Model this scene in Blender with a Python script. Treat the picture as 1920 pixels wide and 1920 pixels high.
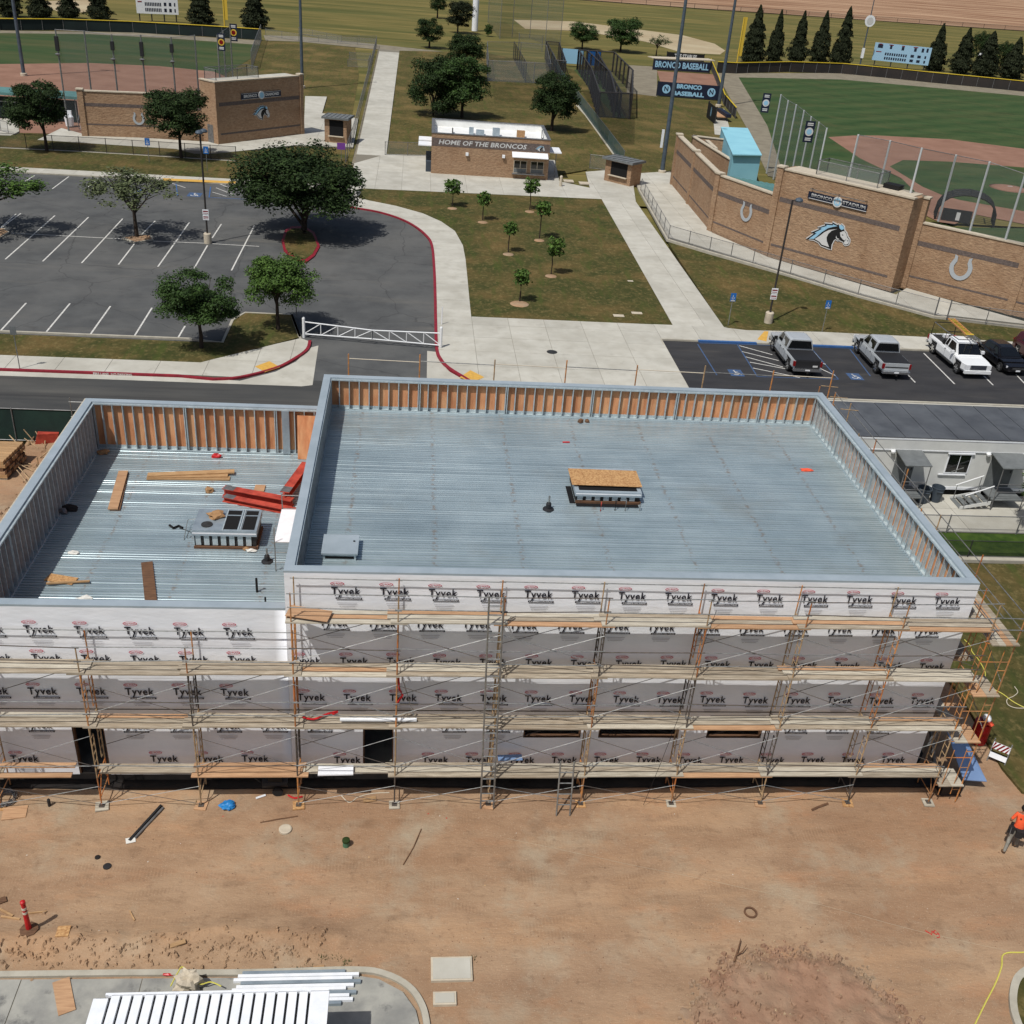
import bpy, bmesh, math, random
import numpy as np
from mathutils import Vector as V, Matrix, noise
random.seed(11); U = random.uniform
for o in list(bpy.data.objects): bpy.data.objects.remove(o)
S = bpy.context.scene; COL = S.collection
rad = math.radians
# ------------------------------------------------------------------ camera, world, sun, exposure
FPX = 1954.27; CP = V((3.4694, -25.7963, 25.2213))
PITCH, ROLL, YAW = rad(29.6813), rad(4.7037), rad(-6.6824)
fw = V((-math.sin(YAW)*math.cos(PITCH), math.cos(YAW)*math.cos(PITCH), -math.sin(PITCH)))
r0 = V((math.cos(YAW), math.sin(YAW), 0)); u0 = r0.cross(fw)
rt = math.cos(ROLL)*r0 + math.sin(ROLL)*u0; up = -math.sin(ROLL)*r0 + math.cos(ROLL)*u0
cd = bpy.data.cameras.new('camera'); cam = bpy.data.objects.new('camera', cd); COL.objects.link(cam)
cd.sensor_width = 36; cd.lens = 36*FPX/1920; cd.clip_start = .5; cd.clip_end = 6000
cam.matrix_world = Matrix(((rt.x, up.x, -fw.x, CP.x), (rt.y, up.y, -fw.y, CP.y), (rt.z, up.z, -fw.z, CP.z), (0, 0, 0, 1)))
S.camera = cam
SUND = V((.40, .43, -1)).normalized()          # direction the light travels
w = bpy.data.worlds.new('World'); S.world = w; w.use_nodes = True
nt = w.node_tree; bg = nt.nodes['Background']
sky = nt.nodes.new('ShaderNodeTexSky'); sky.sky_type = 'NISHITA'; sky.sun_disc = False
sky.sun_elevation = math.asin(-SUND.z); sky.sun_rotation = math.atan2(-SUND.x, -SUND.y)
nt.links.new(sky.outputs[0], bg.inputs[0]); sky.dust_density = 2.6; sky.air_density = 1.0; sky.ozone_density = .9; bg.inputs[1].default_value = .075
sl = bpy.data.lights.new('sun', 'SUN'); sl.energy = 3.5; sl.angle = rad(.53); sl.color = (1, .975, .93)
so = bpy.data.objects.new('sun', sl); COL.objects.link(so); so.rotation_euler = SUND.to_track_quat('-Z', 'Y').to_euler()
S.view_settings.view_transform = 'Standard'; S.view_settings.look = 'None'
S.view_settings.exposure = 0.04; S.view_settings.gamma = 1; S.view_settings.use_curve_mapping = False
S.render.engine = 'CYCLES'; S.cycles.max_bounces = 6; S.cycles.diffuse_bounces = 3; S.cycles.glossy_bounces = 3
S.cycles.transparent_max_bounces = 16; S.cycles.use_denoising = True

# ------------------------------------------------------------------ surveying helpers (photo point -> place on the ground or on a wall)
def ray(px, py): return fw + rt*((px-960)/FPX) - up*((py-960)/FPX)
def G(px, py, z=0):
    d = ray(px, py); return CP + d*((z-CP.z)/d.z)
def PG(pts, z=0): return [tuple(G(x, y, z)[:2]) for x, y in pts]
def onpl(px, py, A, n):
    d = ray(px, py); return CP + d*((V(A)-CP).dot(n)/d.dot(n))
def hat(px, py, P):
    v = ray(px, py); b = V(P)-CP; k = V((0, 0, 1))
    a11, a12, a22 = v.dot(v), -v.z, 1.0; b1, b2 = v.dot(b), -b.z
    det = a11*a22 - a12*a12
    return (a11*b2 - a12*b1)/det
def ppm(P): return FPX/(V(P)-CP).dot(fw)
# ------------------------------------------------------------------ materials
def C(r, g, b, k=1.0):
    f = lambda c: ((c/255+.055)/1.055)**2.4 if c > 10 else c/255/12.92
    return (f(r)*k, f(g)*k, f(b)*k, 1)
def mat(name, c1, c2=None, sc=4, rough=.75, metal=0, bump=0, bsc=None, det=5, rv=0, st=(1, 1, 1), c3=None, sc3=.3, a3=.6,
        fac=(.35, .65), spec=.4, alpha=None, isl=0, bd=.02):
    m = bpy.data.materials.new(name); m.use_nodes = True; t = m.node_tree; N = t.nodes.new; L = t.links.new
    p = t.nodes['Principled BSDF']; p.inputs['Roughness'].default_value = rough; p.inputs['Metallic'].default_value = metal
    p.inputs['Specular IOR Level'].default_value = spec
    geo = N('ShaderNodeNewGeometry'); mp = N('ShaderNodeMapping'); mp.inputs['Scale'].default_value = st
    L(geo.outputs['Position'], mp.inputs[0]); col = None
    def nz(s, d=det):
        n = N('ShaderNodeTexNoise'); n.inputs['Scale'].default_value = s; n.inputs['Detail'].default_value = d
        n.inputs['Roughness'].default_value = .6; L(mp.outputs[0], n.inputs['Vector']); return n.outputs[0]
    def mr(s, a, b):
        n = N('ShaderNodeMapRange'); n.inputs[1].default_value = a; n.inputs[2].default_value = b; L(s, n.inputs[0]); return n.outputs[0]
    def mix(f, a, b):
        n = N('ShaderNodeMix'); n.data_type = 'RGBA'
        if isinstance(f, float): n.inputs[0].default_value = f
        else: L(f, n.inputs[0])
        for s, k in ((a, 6), (b, 7)):
            if isinstance(s, tuple): n.inputs[k].default_value = s
            else: L(s, n.inputs[k])
        return n.outputs[2]
    col = c1
    if c2: col = mix(mr(nz(sc), *fac), c1, c2)
    if c3:
        f = mr(nz(sc3, 4), .45, .7); q = N('ShaderNodeMath'); q.operation = 'MULTIPLY'; L(f, q.inputs[0]); q.inputs[1].default_value = a3
        col = mix(q.outputs[0], col, c3)
    if rv or isl:
        h = N('ShaderNodeHueSaturation')
        oi = N('ShaderNodeObjectInfo'); src = geo.outputs['Random Per Island'] if isl else oi.outputs['Random']
        k = isl or rv; L(mr2(t, src, 1-k, 1+k), h.inputs['Value'])
        if isinstance(col, tuple): h.inputs['Color'].default_value = col
        else: L(col, h.inputs['Color'])
        col = h.outputs[0]
    if isinstance(col, tuple): p.inputs['Base Color'].default_value = col
    else: L(col, p.inputs['Base Color'])
    if bump:
        b = N('ShaderNodeBump'); b.inputs['Strength'].default_value = bump; b.inputs['Distance'].default_value = bd
        L(nz(bsc or sc*3, 6), b.inputs['Height']); L(b.outputs[0], p.inputs['Normal'])
    if alpha is not None: p.inputs['Alpha'].default_value = alpha
    m['_'] = 0; del m['_']
    return m
def mr2(t, s, a, b):
    n = t.nodes.new('ShaderNodeMapRange'); n.inputs[3].default_value = a; n.inputs[4].default_value = b; t.links.new(s, n.inputs[0]); return n.outputs[0]
K = .86   # photo tone -> surface colour
M = {}
def mm(key, *a, **k): M[key] = mat(key, *a, **k); return M[key]
mm('grass', C(92, 84, 48, K), C(70, 70, 38, K), sc=1.2, c3=C(132, 110, 70, K), sc3=.16, a3=.75, rough=.95, bump=.6, bsc=30, det=8, spec=.1)
mm('lawn', C(80, 77, 44, K), C(62, 67, 36, K), sc=.9, c3=C(122, 98, 62, K), sc3=.22, a3=.7, rough=.95, bump=.6, bsc=30, det=8, spec=.1)
mm('field_grass', C(124, 112, 66, K), C(96, 94, 52, K), sc=.05, c3=C(82, 90, 50, K), sc3=.02, a3=.8, rough=.95, st=(.5, 2.2, 1), det=6, spec=.1)
mm('fresh_grass', C(72, 92, 38, K), C(48, 70, 28, K), sc=2, rough=.95, bump=.6, bsc=30, spec=.1)
mm('turf', C(52, 76, 44, K), C(64, 82, 48, K), sc=.25, c3=C(86, 86, 56, K), sc3=.09, a3=.6, st=(.8, 1.8, 1), rough=.95, bump=.3, bsc=20, spec=.1)
mm('soft_turf', C(60, 80, 48, K), C(76, 86, 54, K), sc=.12, c3=C(96, 92, 62, K), sc3=.06, a3=.5, st=(.5, 2, 1), rough=.95, spec=.1)
mm('clay', C(140, 106, 89, K), C(154, 119, 101, K), sc=.3, rough=.95, bump=.2, bsc=8, spec=.1)
mm('warning_track', C(146, 138, 120, K), C(128, 120, 104, K), sc=.5, rough=.95, spec=.1)
mm('far_earth', C(190, 158, 128, K), C(140, 106, 82, K), sc=.03, rough=1, st=(.5, 3, 1), det=8, spec=.1)
mm('infield_sand', C(186, 172, 142, K), C(170, 152, 122, K), sc=.1, rough=1, spec=.1)
mm('asphalt', C(95, 96, 95, K), C(81, 82, 82, K), sc=.45, c3=C(108, 107, 104, K), sc3=.12, a3=.7, rough=.9, bump=.35, bsc=40, det=9, spec=.2)
mm('road_asphalt', C(82, 82, 80, K), C(66, 67, 67, K), sc=.3, c3=C(116, 112, 104, K), sc3=.1, a3=.6, rough=.9, bump=.35, bsc=40, det=9, st=(.35, 1.6, 1), spec=.2)
mm('new_asphalt', C(61, 61, 63, K), C(52, 52, 54, K), sc=.8, c3=C(76, 74, 72, K), sc3=.3, a3=.5, rough=.85, bump=.3, bsc=50, st=(.5, 1.4, 1), spec=.25)
mm('concrete', C(200, 197, 185, K), C(187, 183, 170, K), sc=.8, c3=C(166, 162, 149, K), sc3=.25, a3=.6, rough=.85, bump=.15, bsc=25, rv=.05, det=8)
mm('joint', C(128, 122, 108, K), rough=.95)
mm('pad_concrete', C(172, 170, 160, K), C(150, 149, 142, K), sc=1.2, c3=C(118, 118, 116, K), sc3=1.0, a3=.7, rough=.85, bump=.15, bsc=20, det=8)
mm('kerb', C(188, 182, 166, K), C(170, 164, 148, K), sc=2, rough=.85)
mm('red_paint', C(150, 36, 50, K), C(128, 28, 42, K), sc=2.5, rough=.6)
mm('blue_paint', C(50, 94, 152, K), C(66, 106, 158, K), sc=3, rough=.6)
mm('worn_blue', C(62, 96, 142, K), C(72, 88, 112, K), sc=5, rough=.8)
mm('white_paint', C(226, 224, 218, K), C(190, 188, 182, K), sc=6, rough=.7)
mm('worn_white', C(228, 226, 218, K), C(190, 188, 182, K), sc=5, rough=.8)
mm('yellow_paint', C(226, 178, 82, K), C(206, 160, 76, K), sc=6, rough=.7)
mm('cmu', C(184, 154, 124, K), C(148, 120, 96, K), sc=3.2, st=(.8, .8, 1.9), c3=C(160, 128, 100, K), sc3=.5, a3=.7, rough=.95, bump=.8, bsc=4.5, bd=.09, fac=(.3, .7), spec=.15)
mm('cmu_dark', C(116, 104, 98, K), C(98, 88, 84, K), sc=5, rough=.95, bump=.8, bsc=6, bd=.06, spec=.15)
mm('cap_stone', C(206, 194, 172, K), C(188, 176, 156, K), sc=3, rough=.85)
mm('galv', C(166, 178, 184), C(142, 154, 162), sc=1.6, metal=.45, rough=.42, bump=.05, bsc=3, det=4)
mm('coping', C(166, 177, 184), C(152, 164, 171), sc=.9, metal=.2, rough=.5, bump=.15, bsc=1.5, det=4)
mm('stud', C(196, 206, 208), C(170, 182, 186), sc=5, metal=.35, rough=.45)
mm('plywood', C(214, 152, 108, .95), C(186, 122, 82, .95), sc=1.6, st=(3, 3, .6), c3=C(222, 176, 130, .95), sc3=1.2, a3=.6, rough=.8, rv=.10)
mm('osb', C(206, 164, 112, .9), C(164, 118, 74, .9), sc=14, rough=.85, rv=.08, bump=.2, det=3)
mm('wood', C(196, 160, 116, .85), C(168, 130, 90, .85), sc=3, st=(1, 8, 8), rough=.85, rv=.14, bump=.2)
mm('wood_grey', C(188, 176, 156, .85), C(142, 130, 112, .85), sc=2.5, st=(.6, 7, 7), c3=C(146, 126, 102, .85), sc3=.8, a3=.6, rough=.9, rv=.12, bump=.25)
mm('wood_pale', C(204, 196, 178, .85), C(170, 160, 142, .85), sc=2.5, st=(.6, 7, 7), rough=.9, rv=.1, bump=.25)
mm('wood_orange', C(200, 160, 122, .85), C(172, 132, 98, .85), sc=2.5, st=(.6, 7, 7), rough=.85, rv=.1, bump=.2)
mm('wood_dark', C(126, 92, 66, .8), C(92, 66, 48, .8), sc=3, st=(1, 6, 6), rough=.9)
mm('wrap', C(233, 234, 237), C(222, 224, 228), sc=.9, rough=.5, bump=.5, bsc=1.3, bd=.05, spec=.3, st=(.7, 1, 1.8))
mm('ink_black', C(26, 27, 40, K), rough=.6)
mm('ink_red', C(186, 44, 72), rough=.6)
mm('ink_grey', C(168, 168, 172), rough=.6)
mm('black', C(16, 15, 15), rough=.7)
mm('membrane_and_shade', C(30, 25, 22), C(18, 16, 15), sc=3, rough=.8)  # black-brown for the wall-base membrane and for painted shade by the walls
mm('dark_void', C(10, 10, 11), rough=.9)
mm('steel_grey', C(128, 128, 128), C(100, 100, 100), sc=4, metal=.4, rough=.5)
mm('steel_dark', C(62, 62, 62, K), C(48, 48, 46, K), sc=4, metal=.2, rough=.6)
mm('pipe_galv', C(150, 151, 148), C(116, 117, 115), sc=8, metal=.5, rough=.45)
mm('scaf_orange', C(208, 140, 76, .9), C(164, 122, 86, .9), sc=5, rough=.6, fac=(.4, .6))
mm('scaf_rust', C(176, 126, 78, .9), C(120, 84, 58, .9), sc=6, rough=.75, c3=C(214, 120, 50, .9), sc3=1.5, a3=.8)
mm('scaf_tan', C(190, 160, 120, .9), C(140, 118, 92, .9), sc=6, rough=.7)
mm('scaf_dark', C(96, 88, 80, .9), C(70, 62, 56, .9), sc=6, rough=.7)
mm('red_iron', C(196, 80, 62, .9), C(150, 56, 44, .9), sc=2.5, rough=.6)
mm('flash_blue', C(126, 152, 190), C(112, 138, 176), sc=.8, metal=.25, rough=.45)
mm('white_metal', C(234, 236, 238), C(222, 225, 228), sc=3, rough=.5)
mm('pole_white', C(196, 200, 200, .9), rough=.5)
mm('white_gloss', C(236, 238, 238, .9), rough=.25, spec=.5)
mm('silver_paint', C(190, 195, 198, .9), C(182, 188, 192, .9), sc=2, metal=.2, rough=.35)
mm('black_paint', C(20, 20, 24), rough=.18, spec=.6)
mm('maroon_paint', C(64, 18, 24), rough=.2, spec=.6)
mm('glass', C(14, 16, 18), rough=.06, spec=.7)
mm('rubber', C(24, 24, 25), rough=.85)
mm('chrome', C(206, 208, 210), metal=.9, rough=.2)
mm('tail_red', C(120, 16, 20), rough=.3)
mm('head_lamp', C(220, 222, 224), rough=.12, spec=.7)
mm('vinyl_black', C(34, 34, 36), rough=.6)
mm('orange_cloth', C(242, 100, 56, .9), C(226, 84, 46, .9), sc=6, rough=.9, bump=.2)
mm('grey_trouser', C(150, 146, 136, .85), C(122, 118, 108, .85), sc=8, rough=.9)
mm('skin', C(140, 96, 72, .9), rough=.6)
mm('hair', C(18, 17, 18), rough=.7)
mm('boot', C(140, 108, 76, .8), rough=.8)
mm('black_cloth', C(28, 26, 27), C(40, 36, 35), sc=20, rough=.9)
mm('green_screen', C(32, 58, 50, K), C(24, 44, 40, K), sc=1, rough=.9)
mm('green_wall', C(28, 44, 42, K), C(22, 34, 34, K), sc=.4, rough=.9)
mm('dark_wall', C(40, 38, 36, K), C(54, 48, 44, K), sc=.3, rough=.9)
mm('cap_yellow', C(212, 184, 40, K), rough=.7)
mm('pole_yellow', C(214, 180, 62, K), rough=.6)
mm('board_blue', C(158, 196, 222, K), rough=.6)
mm('light_blue', C(150, 208, 222, .9), C(140, 198, 214, .9), sc=.5, rough=.7)
mm('teal', C(96, 140, 136, K), C(80, 124, 122, K), sc=1, rough=.7)
mm('navy', C(20, 30, 52, K), rough=.6)
mm('sign_blue', C(28, 104, 178, K), rough=.5)
mm('purple', C(120, 64, 150, K), rough=.6)
mm('emblem_blue', C(150, 196, 222, .9), rough=.5)
mm('emblem_white', C(206, 206, 204, .9), rough=.5)
mm('horseshoe', C(172, 178, 182, .9), rough=.5)
mm('lamp_pole', C(92, 104, 116, K), C(78, 90, 100, K), sc=2, metal=.3, rough=.5)
mm('bronze_pole', C(52, 48, 46, K), rough=.6)
mm('roof_membrane', C(240, 240, 236, .92), C(228, 228, 224, .92), sc=1, rough=.7)
mm('trailer_wall', C(206, 207, 203), C(196, 197, 193), sc=1.4, rough=.7)
mm('trailer_roof', C(98, 101, 105, .7), C(82, 85, 90, .7), sc=.8, c3=C(116, 120, 124, .7), sc3=.5, a3=.6, rough=.6)
mm('awning_grey', C(122, 126, 126, .8), C(106, 110, 110, .8), sc=2, rough=.7)
mm('bin_grey', C(62, 72, 82, K), rough=.6)
mm('bark', C(74, 62, 52, .7), C(52, 44, 38, .7), sc=6, st=(1, 1, .3), rough=.95, bump=.5)
mm('leaf_dark', C(48, 66, 30, .9), C(31, 46, 19, .9), sc=1.1, rough=.75, isl=.35, spec=.2)
mm('leaf_mid', C(58, 82, 34, .95), C(38, 58, 22, .95), sc=1.1, rough=.7, isl=.35, spec=.25)
mm('leaf_light', C(78, 104, 42), C(54, 78, 29), sc=1.3, rough=.7, isl=.35, spec=.25)
mm('leaf_pale', C(104, 112, 78, .85), C(74, 84, 52, .85), sc=1.3, rough=.7, isl=.35, spec=.25)
mm('needle', C(52, 58, 40, .85), C(34, 40, 27, .85), sc=.6, rough=.85, isl=.35, spec=.1)
mm('chain', C(140, 144, 146, .9), rough=.6, alpha=.20)
mm('chain_dark', C(70, 70, 68, .9), rough=.7, alpha=.20)
mm('chain_tint', C(62, 92, 92, .9), rough=.8, alpha=.72)
mm('net_black', C(22, 24, 26), rough=.9, alpha=.42)
mm('net_grey', C(90, 96, 98), rough=.9, alpha=.22)
mm('hose_yellow', C(208, 200, 92, .9), rough=.5)
mm('rope_white', C(206, 196, 176, .9), rough=.8)
mm('string', C(176, 160, 136, .9), rough=.9)
mm('heap_soil', C(166, 132, 108, K), C(146, 114, 92, K), sc=1.4, c3=C(160, 144, 120, K), sc3=.5, a3=.7, rough=.97, bump=.8, bsc=9, det=9, spec=.1, bd=.05)
mm('tarp_blue', C(40, 132, 196, .9), C(30, 112, 176, .9), sc=5, rough=.5, bump=.3)
mm('rag_orange', C(236, 92, 60, .9), rough=.9)
mm('red_plastic', C(206, 30, 36, .9), C(170, 24, 30, .9), sc=4, rough=.4)
mm('green_plastic', C(78, 120, 92, .85), rough=.6)
mm('cardboard', C(178, 140, 98, .85), C(150, 114, 78, .85), sc=6, rough=.9)
mm('paper', C(222, 220, 212, .9), rough=.8)
mm('rock', C(146, 114, 90, K), C(118, 92, 72, K), sc=6, rough=.95, rv=.15)
mm('rock_pale', C(186, 162, 130, K), C(160, 132, 104, K), sc=6, rough=.95, rv=.15)
# the building-site soil: several tones, tyre-track banding and grey dust patches
def soil():
    m = mat('soil', C(177, 148, 119, K), C(160, 131, 103, K), sc=.55, c3=C(146, 116, 92, K), sc3=.28, a3=.75, rough=.97, bump=.55, bsc=7, det=10, st=(.55, 1.2, 1), spec=.1, bd=.06)
    t = m.node_tree; p = t.nodes['Principled BSDF']; base = p.inputs['Base Color'].links[0].from_socket
    geo = t.nodes.new('ShaderNodeNewGeometry')
    def lay(base, sc, lo, hi, col, amt, det=6, sx=(1, 1, 1)):
        mp = t.nodes.new('ShaderNodeMapping'); mp.inputs['Scale'].default_value = sx; mp.inputs['Location'].default_value = (U(-9, 9), U(-9, 9), 0); t.links.new(geo.outputs['Position'], mp.inputs[0])
        n = t.nodes.new('ShaderNodeTexNoise'); n.inputs['Scale'].default_value = sc; n.inputs['Detail'].default_value = det; n.inputs['Roughness'].default_value = .65; t.links.new(mp.outputs[0], n.inputs['Vector'])
        r = t.nodes.new('ShaderNodeMapRange'); r.inputs[1].default_value = lo; r.inputs[2].default_value = hi; r.inputs[4].default_value = amt; t.links.new(n.outputs[0], r.inputs[0])
        x = t.nodes.new('ShaderNodeMix'); x.data_type = 'RGBA'; t.links.new(r.outputs[0], x.inputs[0]); t.links.new(base, x.inputs[6]); x.inputs[7].default_value = col
        return x.outputs[2]
    c = lay(base, .16, .50, .62, C(156, 122, 94, K), .7, 7, (.45, 1.5, 1))
    c = lay(c, .22, .54, .66, C(182, 146, 112, K), .7, 7, (.4, 1.8, 1))
    c = lay(c, .35, .52, .75, C(174, 164, 142, K), .75)
    c = lay(c, .5, .55, .72, C(178, 132, 98, K), .7, sx=(.5, 1.3, 1))
    c = lay(c, 3.2, .56, .75, C(120, 94, 74, K), .6, 9)
    c = lay(c, 14, .60, .78, C(190, 168, 142, K), .5, 4)
    c = lay(c, 38, .58, .70, C(128, 102, 82, K), .4, 3)
    c = lay(c, 26, .60, .70, C(206, 184, 158, K), .5, 3)
    c = lay(c, 1.1, .56, .68, C(128, 102, 80, K), .45, 9, (.8, 1.3, 1))
    sp = t.nodes.new('ShaderNodeSeparateXYZ'); t.links.new(geo.outputs['Position'], sp.inputs[0])
    def mth(op, a, b=None):
        n = t.nodes.new('ShaderNodeMath'); n.operation = op
        for i, v in enumerate((a, b)):
            if v is None: continue
            if isinstance(v, (int, float)): n.inputs[i].default_value = v
            else: t.links.new(v, n.inputs[i])
        return n.outputs[0]
    wv = mth('ADD', mth('MULTIPLY', mth('SINE', mth('MULTIPLY', sp.outputs[0], 62.0)), .35), .65)
    for yc, q, sl in ((-3.2, .12, .03), (-4.6, .10, -.05), (-2.2, .16, .06), (-5.4, .09, .10)):          # tyre tracks
        cx = t.nodes.new('ShaderNodeCombineXYZ'); t.links.new(mth('MULTIPLY', sp.outputs[0], q), cx.inputs[0]); cx.inputs[1].default_value = yc*7
        n = t.nodes.new('ShaderNodeTexNoise'); n.inputs['Scale'].default_value = 1; n.inputs['Detail'].default_value = 1; t.links.new(cx.outputs[0], n.inputs['Vector'])
        mid = mth('SUBTRACT', mth('SUBTRACT', mth('SUBTRACT', sp.outputs[1], yc), mth('MULTIPLY', mth('SUBTRACT', n.outputs[0], .5), 5.0)), mth('MULTIPLY', sp.outputs[0], sl))
        d = mth('ABSOLUTE', mth('SUBTRACT', mth('ABSOLUTE', mid), .82)); r = t.nodes.new('ShaderNodeMapRange'); r.inputs[1].default_value = .17; r.inputs[2].default_value = .07; t.links.new(d, r.inputs[0])
        n2 = t.nodes.new('ShaderNodeTexNoise'); n2.inputs['Scale'].default_value = .7; n2.inputs['Detail'].default_value = 6; t.links.new(geo.outputs['Position'], n2.inputs['Vector']); r2 = t.nodes.new('ShaderNodeMapRange'); r2.inputs[1].default_value = .42; r2.inputs[2].default_value = .66; t.links.new(n2.outputs[0], r2.inputs[0])
        f = mth('MULTIPLY', mth('MULTIPLY', mth('MULTIPLY', r.outputs[0], wv), r2.outputs[0]), .30)
        x = t.nodes.new('ShaderNodeMix'); x.data_type = 'RGBA'; t.links.new(f, x.inputs[0]); t.links.new(c, x.inputs[6]); x.inputs[7].default_value = C(118, 90, 68, K); c = x.outputs[2]
    t.links.new(c, p.inputs['Base Color']); M['soil'] = m
soil()
# zinc roof deck with rows of brown weld marks over the joists
def deckmat():
    m = mat('roof_zinc', C(188, 202, 205), C(170, 186, 191), sc=.5, metal=.5, rough=.31, bump=.04, bsc=4, det=6, c3=C(142, 158, 165), sc3=.22, a3=.5)
    t = m.node_tree; p = t.nodes['Principled BSDF']; base = p.inputs['Base Color'].links[0].from_socket
    N = t.nodes.new; L = t.links.new
    g = N('ShaderNodeNewGeometry'); s = N('ShaderNodeSeparateXYZ'); L(g.outputs['Position'], s.inputs[0])
    a = N('ShaderNodeMath'); a.operation = 'PINGPONG'; a.inputs[1].default_value = 1.45; b = N('ShaderNodeMath'); b.operation = 'ADD'; b.inputs[1].default_value = 30.35
    L(s.outputs[0], b.inputs[0]); L(b.outputs[0], a.inputs[0])
    r = N('ShaderNodeMapRange'); r.inputs[1].default_value = .13; r.inputs[2].default_value = .02; L(a.outputs[0], r.inputs[0])
    n = N('ShaderNodeTexNoise'); n.inputs['Scale'].default_value = 6; L(g.outputs['Position'], n.inputs['Vector'])
    r2 = N('ShaderNodeMapRange'); r2.inputs[1].default_value = .5; r2.inputs[2].default_value = .62; L(n.outputs[0], r2.inputs[0])
    q = N('ShaderNodeMath'); q.operation = 'MULTIPLY'; L(r.outputs[0], q.inputs[0]); L(r2.outputs[0], q.inputs[1])
    q2 = N('ShaderNodeMath'); q2.operation = 'MULTIPLY'; q2.inputs[1].default_value = .55; L(q.outputs[0], q2.inputs[0])
    x = N('ShaderNodeMix'); x.data_type = 'RGBA'; L(q2.outputs[0], x.inputs[0]); L(base, x.inputs[6]); x.inputs[7].default_value = C(150, 120, 92)
    L(x.outputs[2], p.inputs['Base Color']); M['roof_zinc'] = m
deckmat()
def layer(key, fn):           # add one more colour layer on top of an existing material
    m = M[key]; t = m.node_tree; p = t.nodes['Principled BSDF']; base = p.inputs['Base Color'].links[0].from_socket
    g = t.nodes.new('ShaderNodeNewGeometry'); f, col = fn(t, g.outputs['Position']); x = t.nodes.new('ShaderNodeMix'); x.data_type = 'RGBA'; t.links.new(f, x.inputs[0]); t.links.new(base, x.inputs[6]); x.inputs[7].default_value = col
    for l in list(p.inputs['Base Color'].links): t.links.remove(l)
    t.links.new(x.outputs[2], p.inputs['Base Color'])
def nmap(t, pos, sc, lo, hi, amt, st=(1, 1, 1), det=5, rot=0):
    mp = t.nodes.new('ShaderNodeMapping'); mp.inputs['Scale'].default_value = st; mp.inputs['Rotation'].default_value = (0, 0, rot); t.links.new(pos, mp.inputs[0])
    n = t.nodes.new('ShaderNodeTexNoise'); n.inputs['Scale'].default_value = sc; n.inputs['Detail'].default_value = det; n.inputs['Roughness'].default_value = .65; t.links.new(mp.outputs[0], n.inputs['Vector'])
    r = t.nodes.new('ShaderNodeMapRange'); r.inputs[1].default_value = lo; r.inputs[2].default_value = hi; r.inputs[4].default_value = amt; t.links.new(n.outputs[0], r.inputs[0]); return r.outputs[0]
for k in ('lawn', 'grass'):
    layer(k, lambda t, p: (nmap(t, p, 3.5, .5, .72, .75, (1, .8, 1), 8), C(134, 118, 78, K))); layer(k, lambda t, p: (nmap(t, p, 5, .55, .7, .6, (1, 1, 1), 8), C(44, 52, 24, K))); layer(k, lambda t, p: (nmap(t, p, .5, .52, .66, .6, (2.2, .35, 1), 6), C(72, 84, 38, K)))
def waves(t, p, sc, rot, amt):
    mp = t.nodes.new('ShaderNodeMapping'); mp.inputs['Rotation'].default_value = (0, 0, rot); t.links.new(p, mp.inputs[0])
    wv = t.nodes.new('ShaderNodeTexWave'); wv.inputs['Scale'].default_value = sc; wv.inputs['Distortion'].default_value = 3; wv.inputs['Detail'].default_value = 3; wv.inputs['Detail Scale'].default_value = .5; t.links.new(mp.outputs[0], wv.inputs['Vector'])
    q = t.nodes.new('ShaderNodeMath'); q.operation = 'MULTIPLY'; t.links.new(wv.outputs['Fac'], q.inputs[0]); q.inputs[1].default_value = amt; return q.outputs[0]
layer('turf', lambda t, p: (waves(t, p, .055, rad(58), .35), C(84, 100, 62, K))); layer('turf', lambda t, p: (nmap(t, p, .35, .55, .75, .6, (1, 1, 1), 7), C(98, 92, 62, K))); layer('turf', lambda t, p: (nmap(t, p, .2, .5, .7, .6, (1, 2, 1), 7), C(38, 62, 34, K)))
layer('soft_turf', lambda t, p: (nmap(t, p, .2, .5, .7, .6, (.4, 2, 1), 7), C(46, 66, 36, K)))
layer('field_grass', lambda t, p: (nmap(t, p, .08, .5, .64, .6, (.35, 2.6, 1), 8), C(146, 128, 78, K))); layer('field_grass', lambda t, p: (nmap(t, p, .05, .52, .66, .6, (.3, 2.2, 1), 8), C(70, 74, 36, K)))
layer('far_earth', lambda t, p: (nmap(t, p, .05, .5, .62, .8, (.25, 2.5, 1), 9), C(124, 84, 60, K)))
def cracks(t, p, sc, wd):
    n = t.nodes.new('ShaderNodeTexNoise'); n.inputs['Scale'].default_value = .6; t.links.new(p, n.inputs['Vector']); a = t.nodes.new('ShaderNodeVectorMath'); a.operation = 'ADD'; t.links.new(p, a.inputs[0]); t.links.new(n.outputs['Color'], a.inputs[1])
    v = t.nodes.new('ShaderNodeTexVoronoi'); v.feature = 'DISTANCE_TO_EDGE'; v.inputs['Scale'].default_value = sc; t.links.new(a.outputs[0], v.inputs['Vector'])
    r = t.nodes.new('ShaderNodeMapRange'); r.inputs[1].default_value = wd; r.inputs[2].default_value = 0; r.inputs[4].default_value = .55; t.links.new(v.outputs['Distance'], r.inputs[0]); return r.outputs[0]
layer('asphalt', lambda t, p: (cracks(t, p, .11, .006), C(56, 56, 56, K))); layer('asphalt', lambda t, p: (nmap(t, p, .5, .6, .72, .6, (1, 1, 1), 4), C(66, 66, 66, K))); layer('asphalt', lambda t, p: (nmap(t, p, .25, .55, .75, .5, (.3, 2, 1), 7), C(120, 116, 108, K)))
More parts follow.
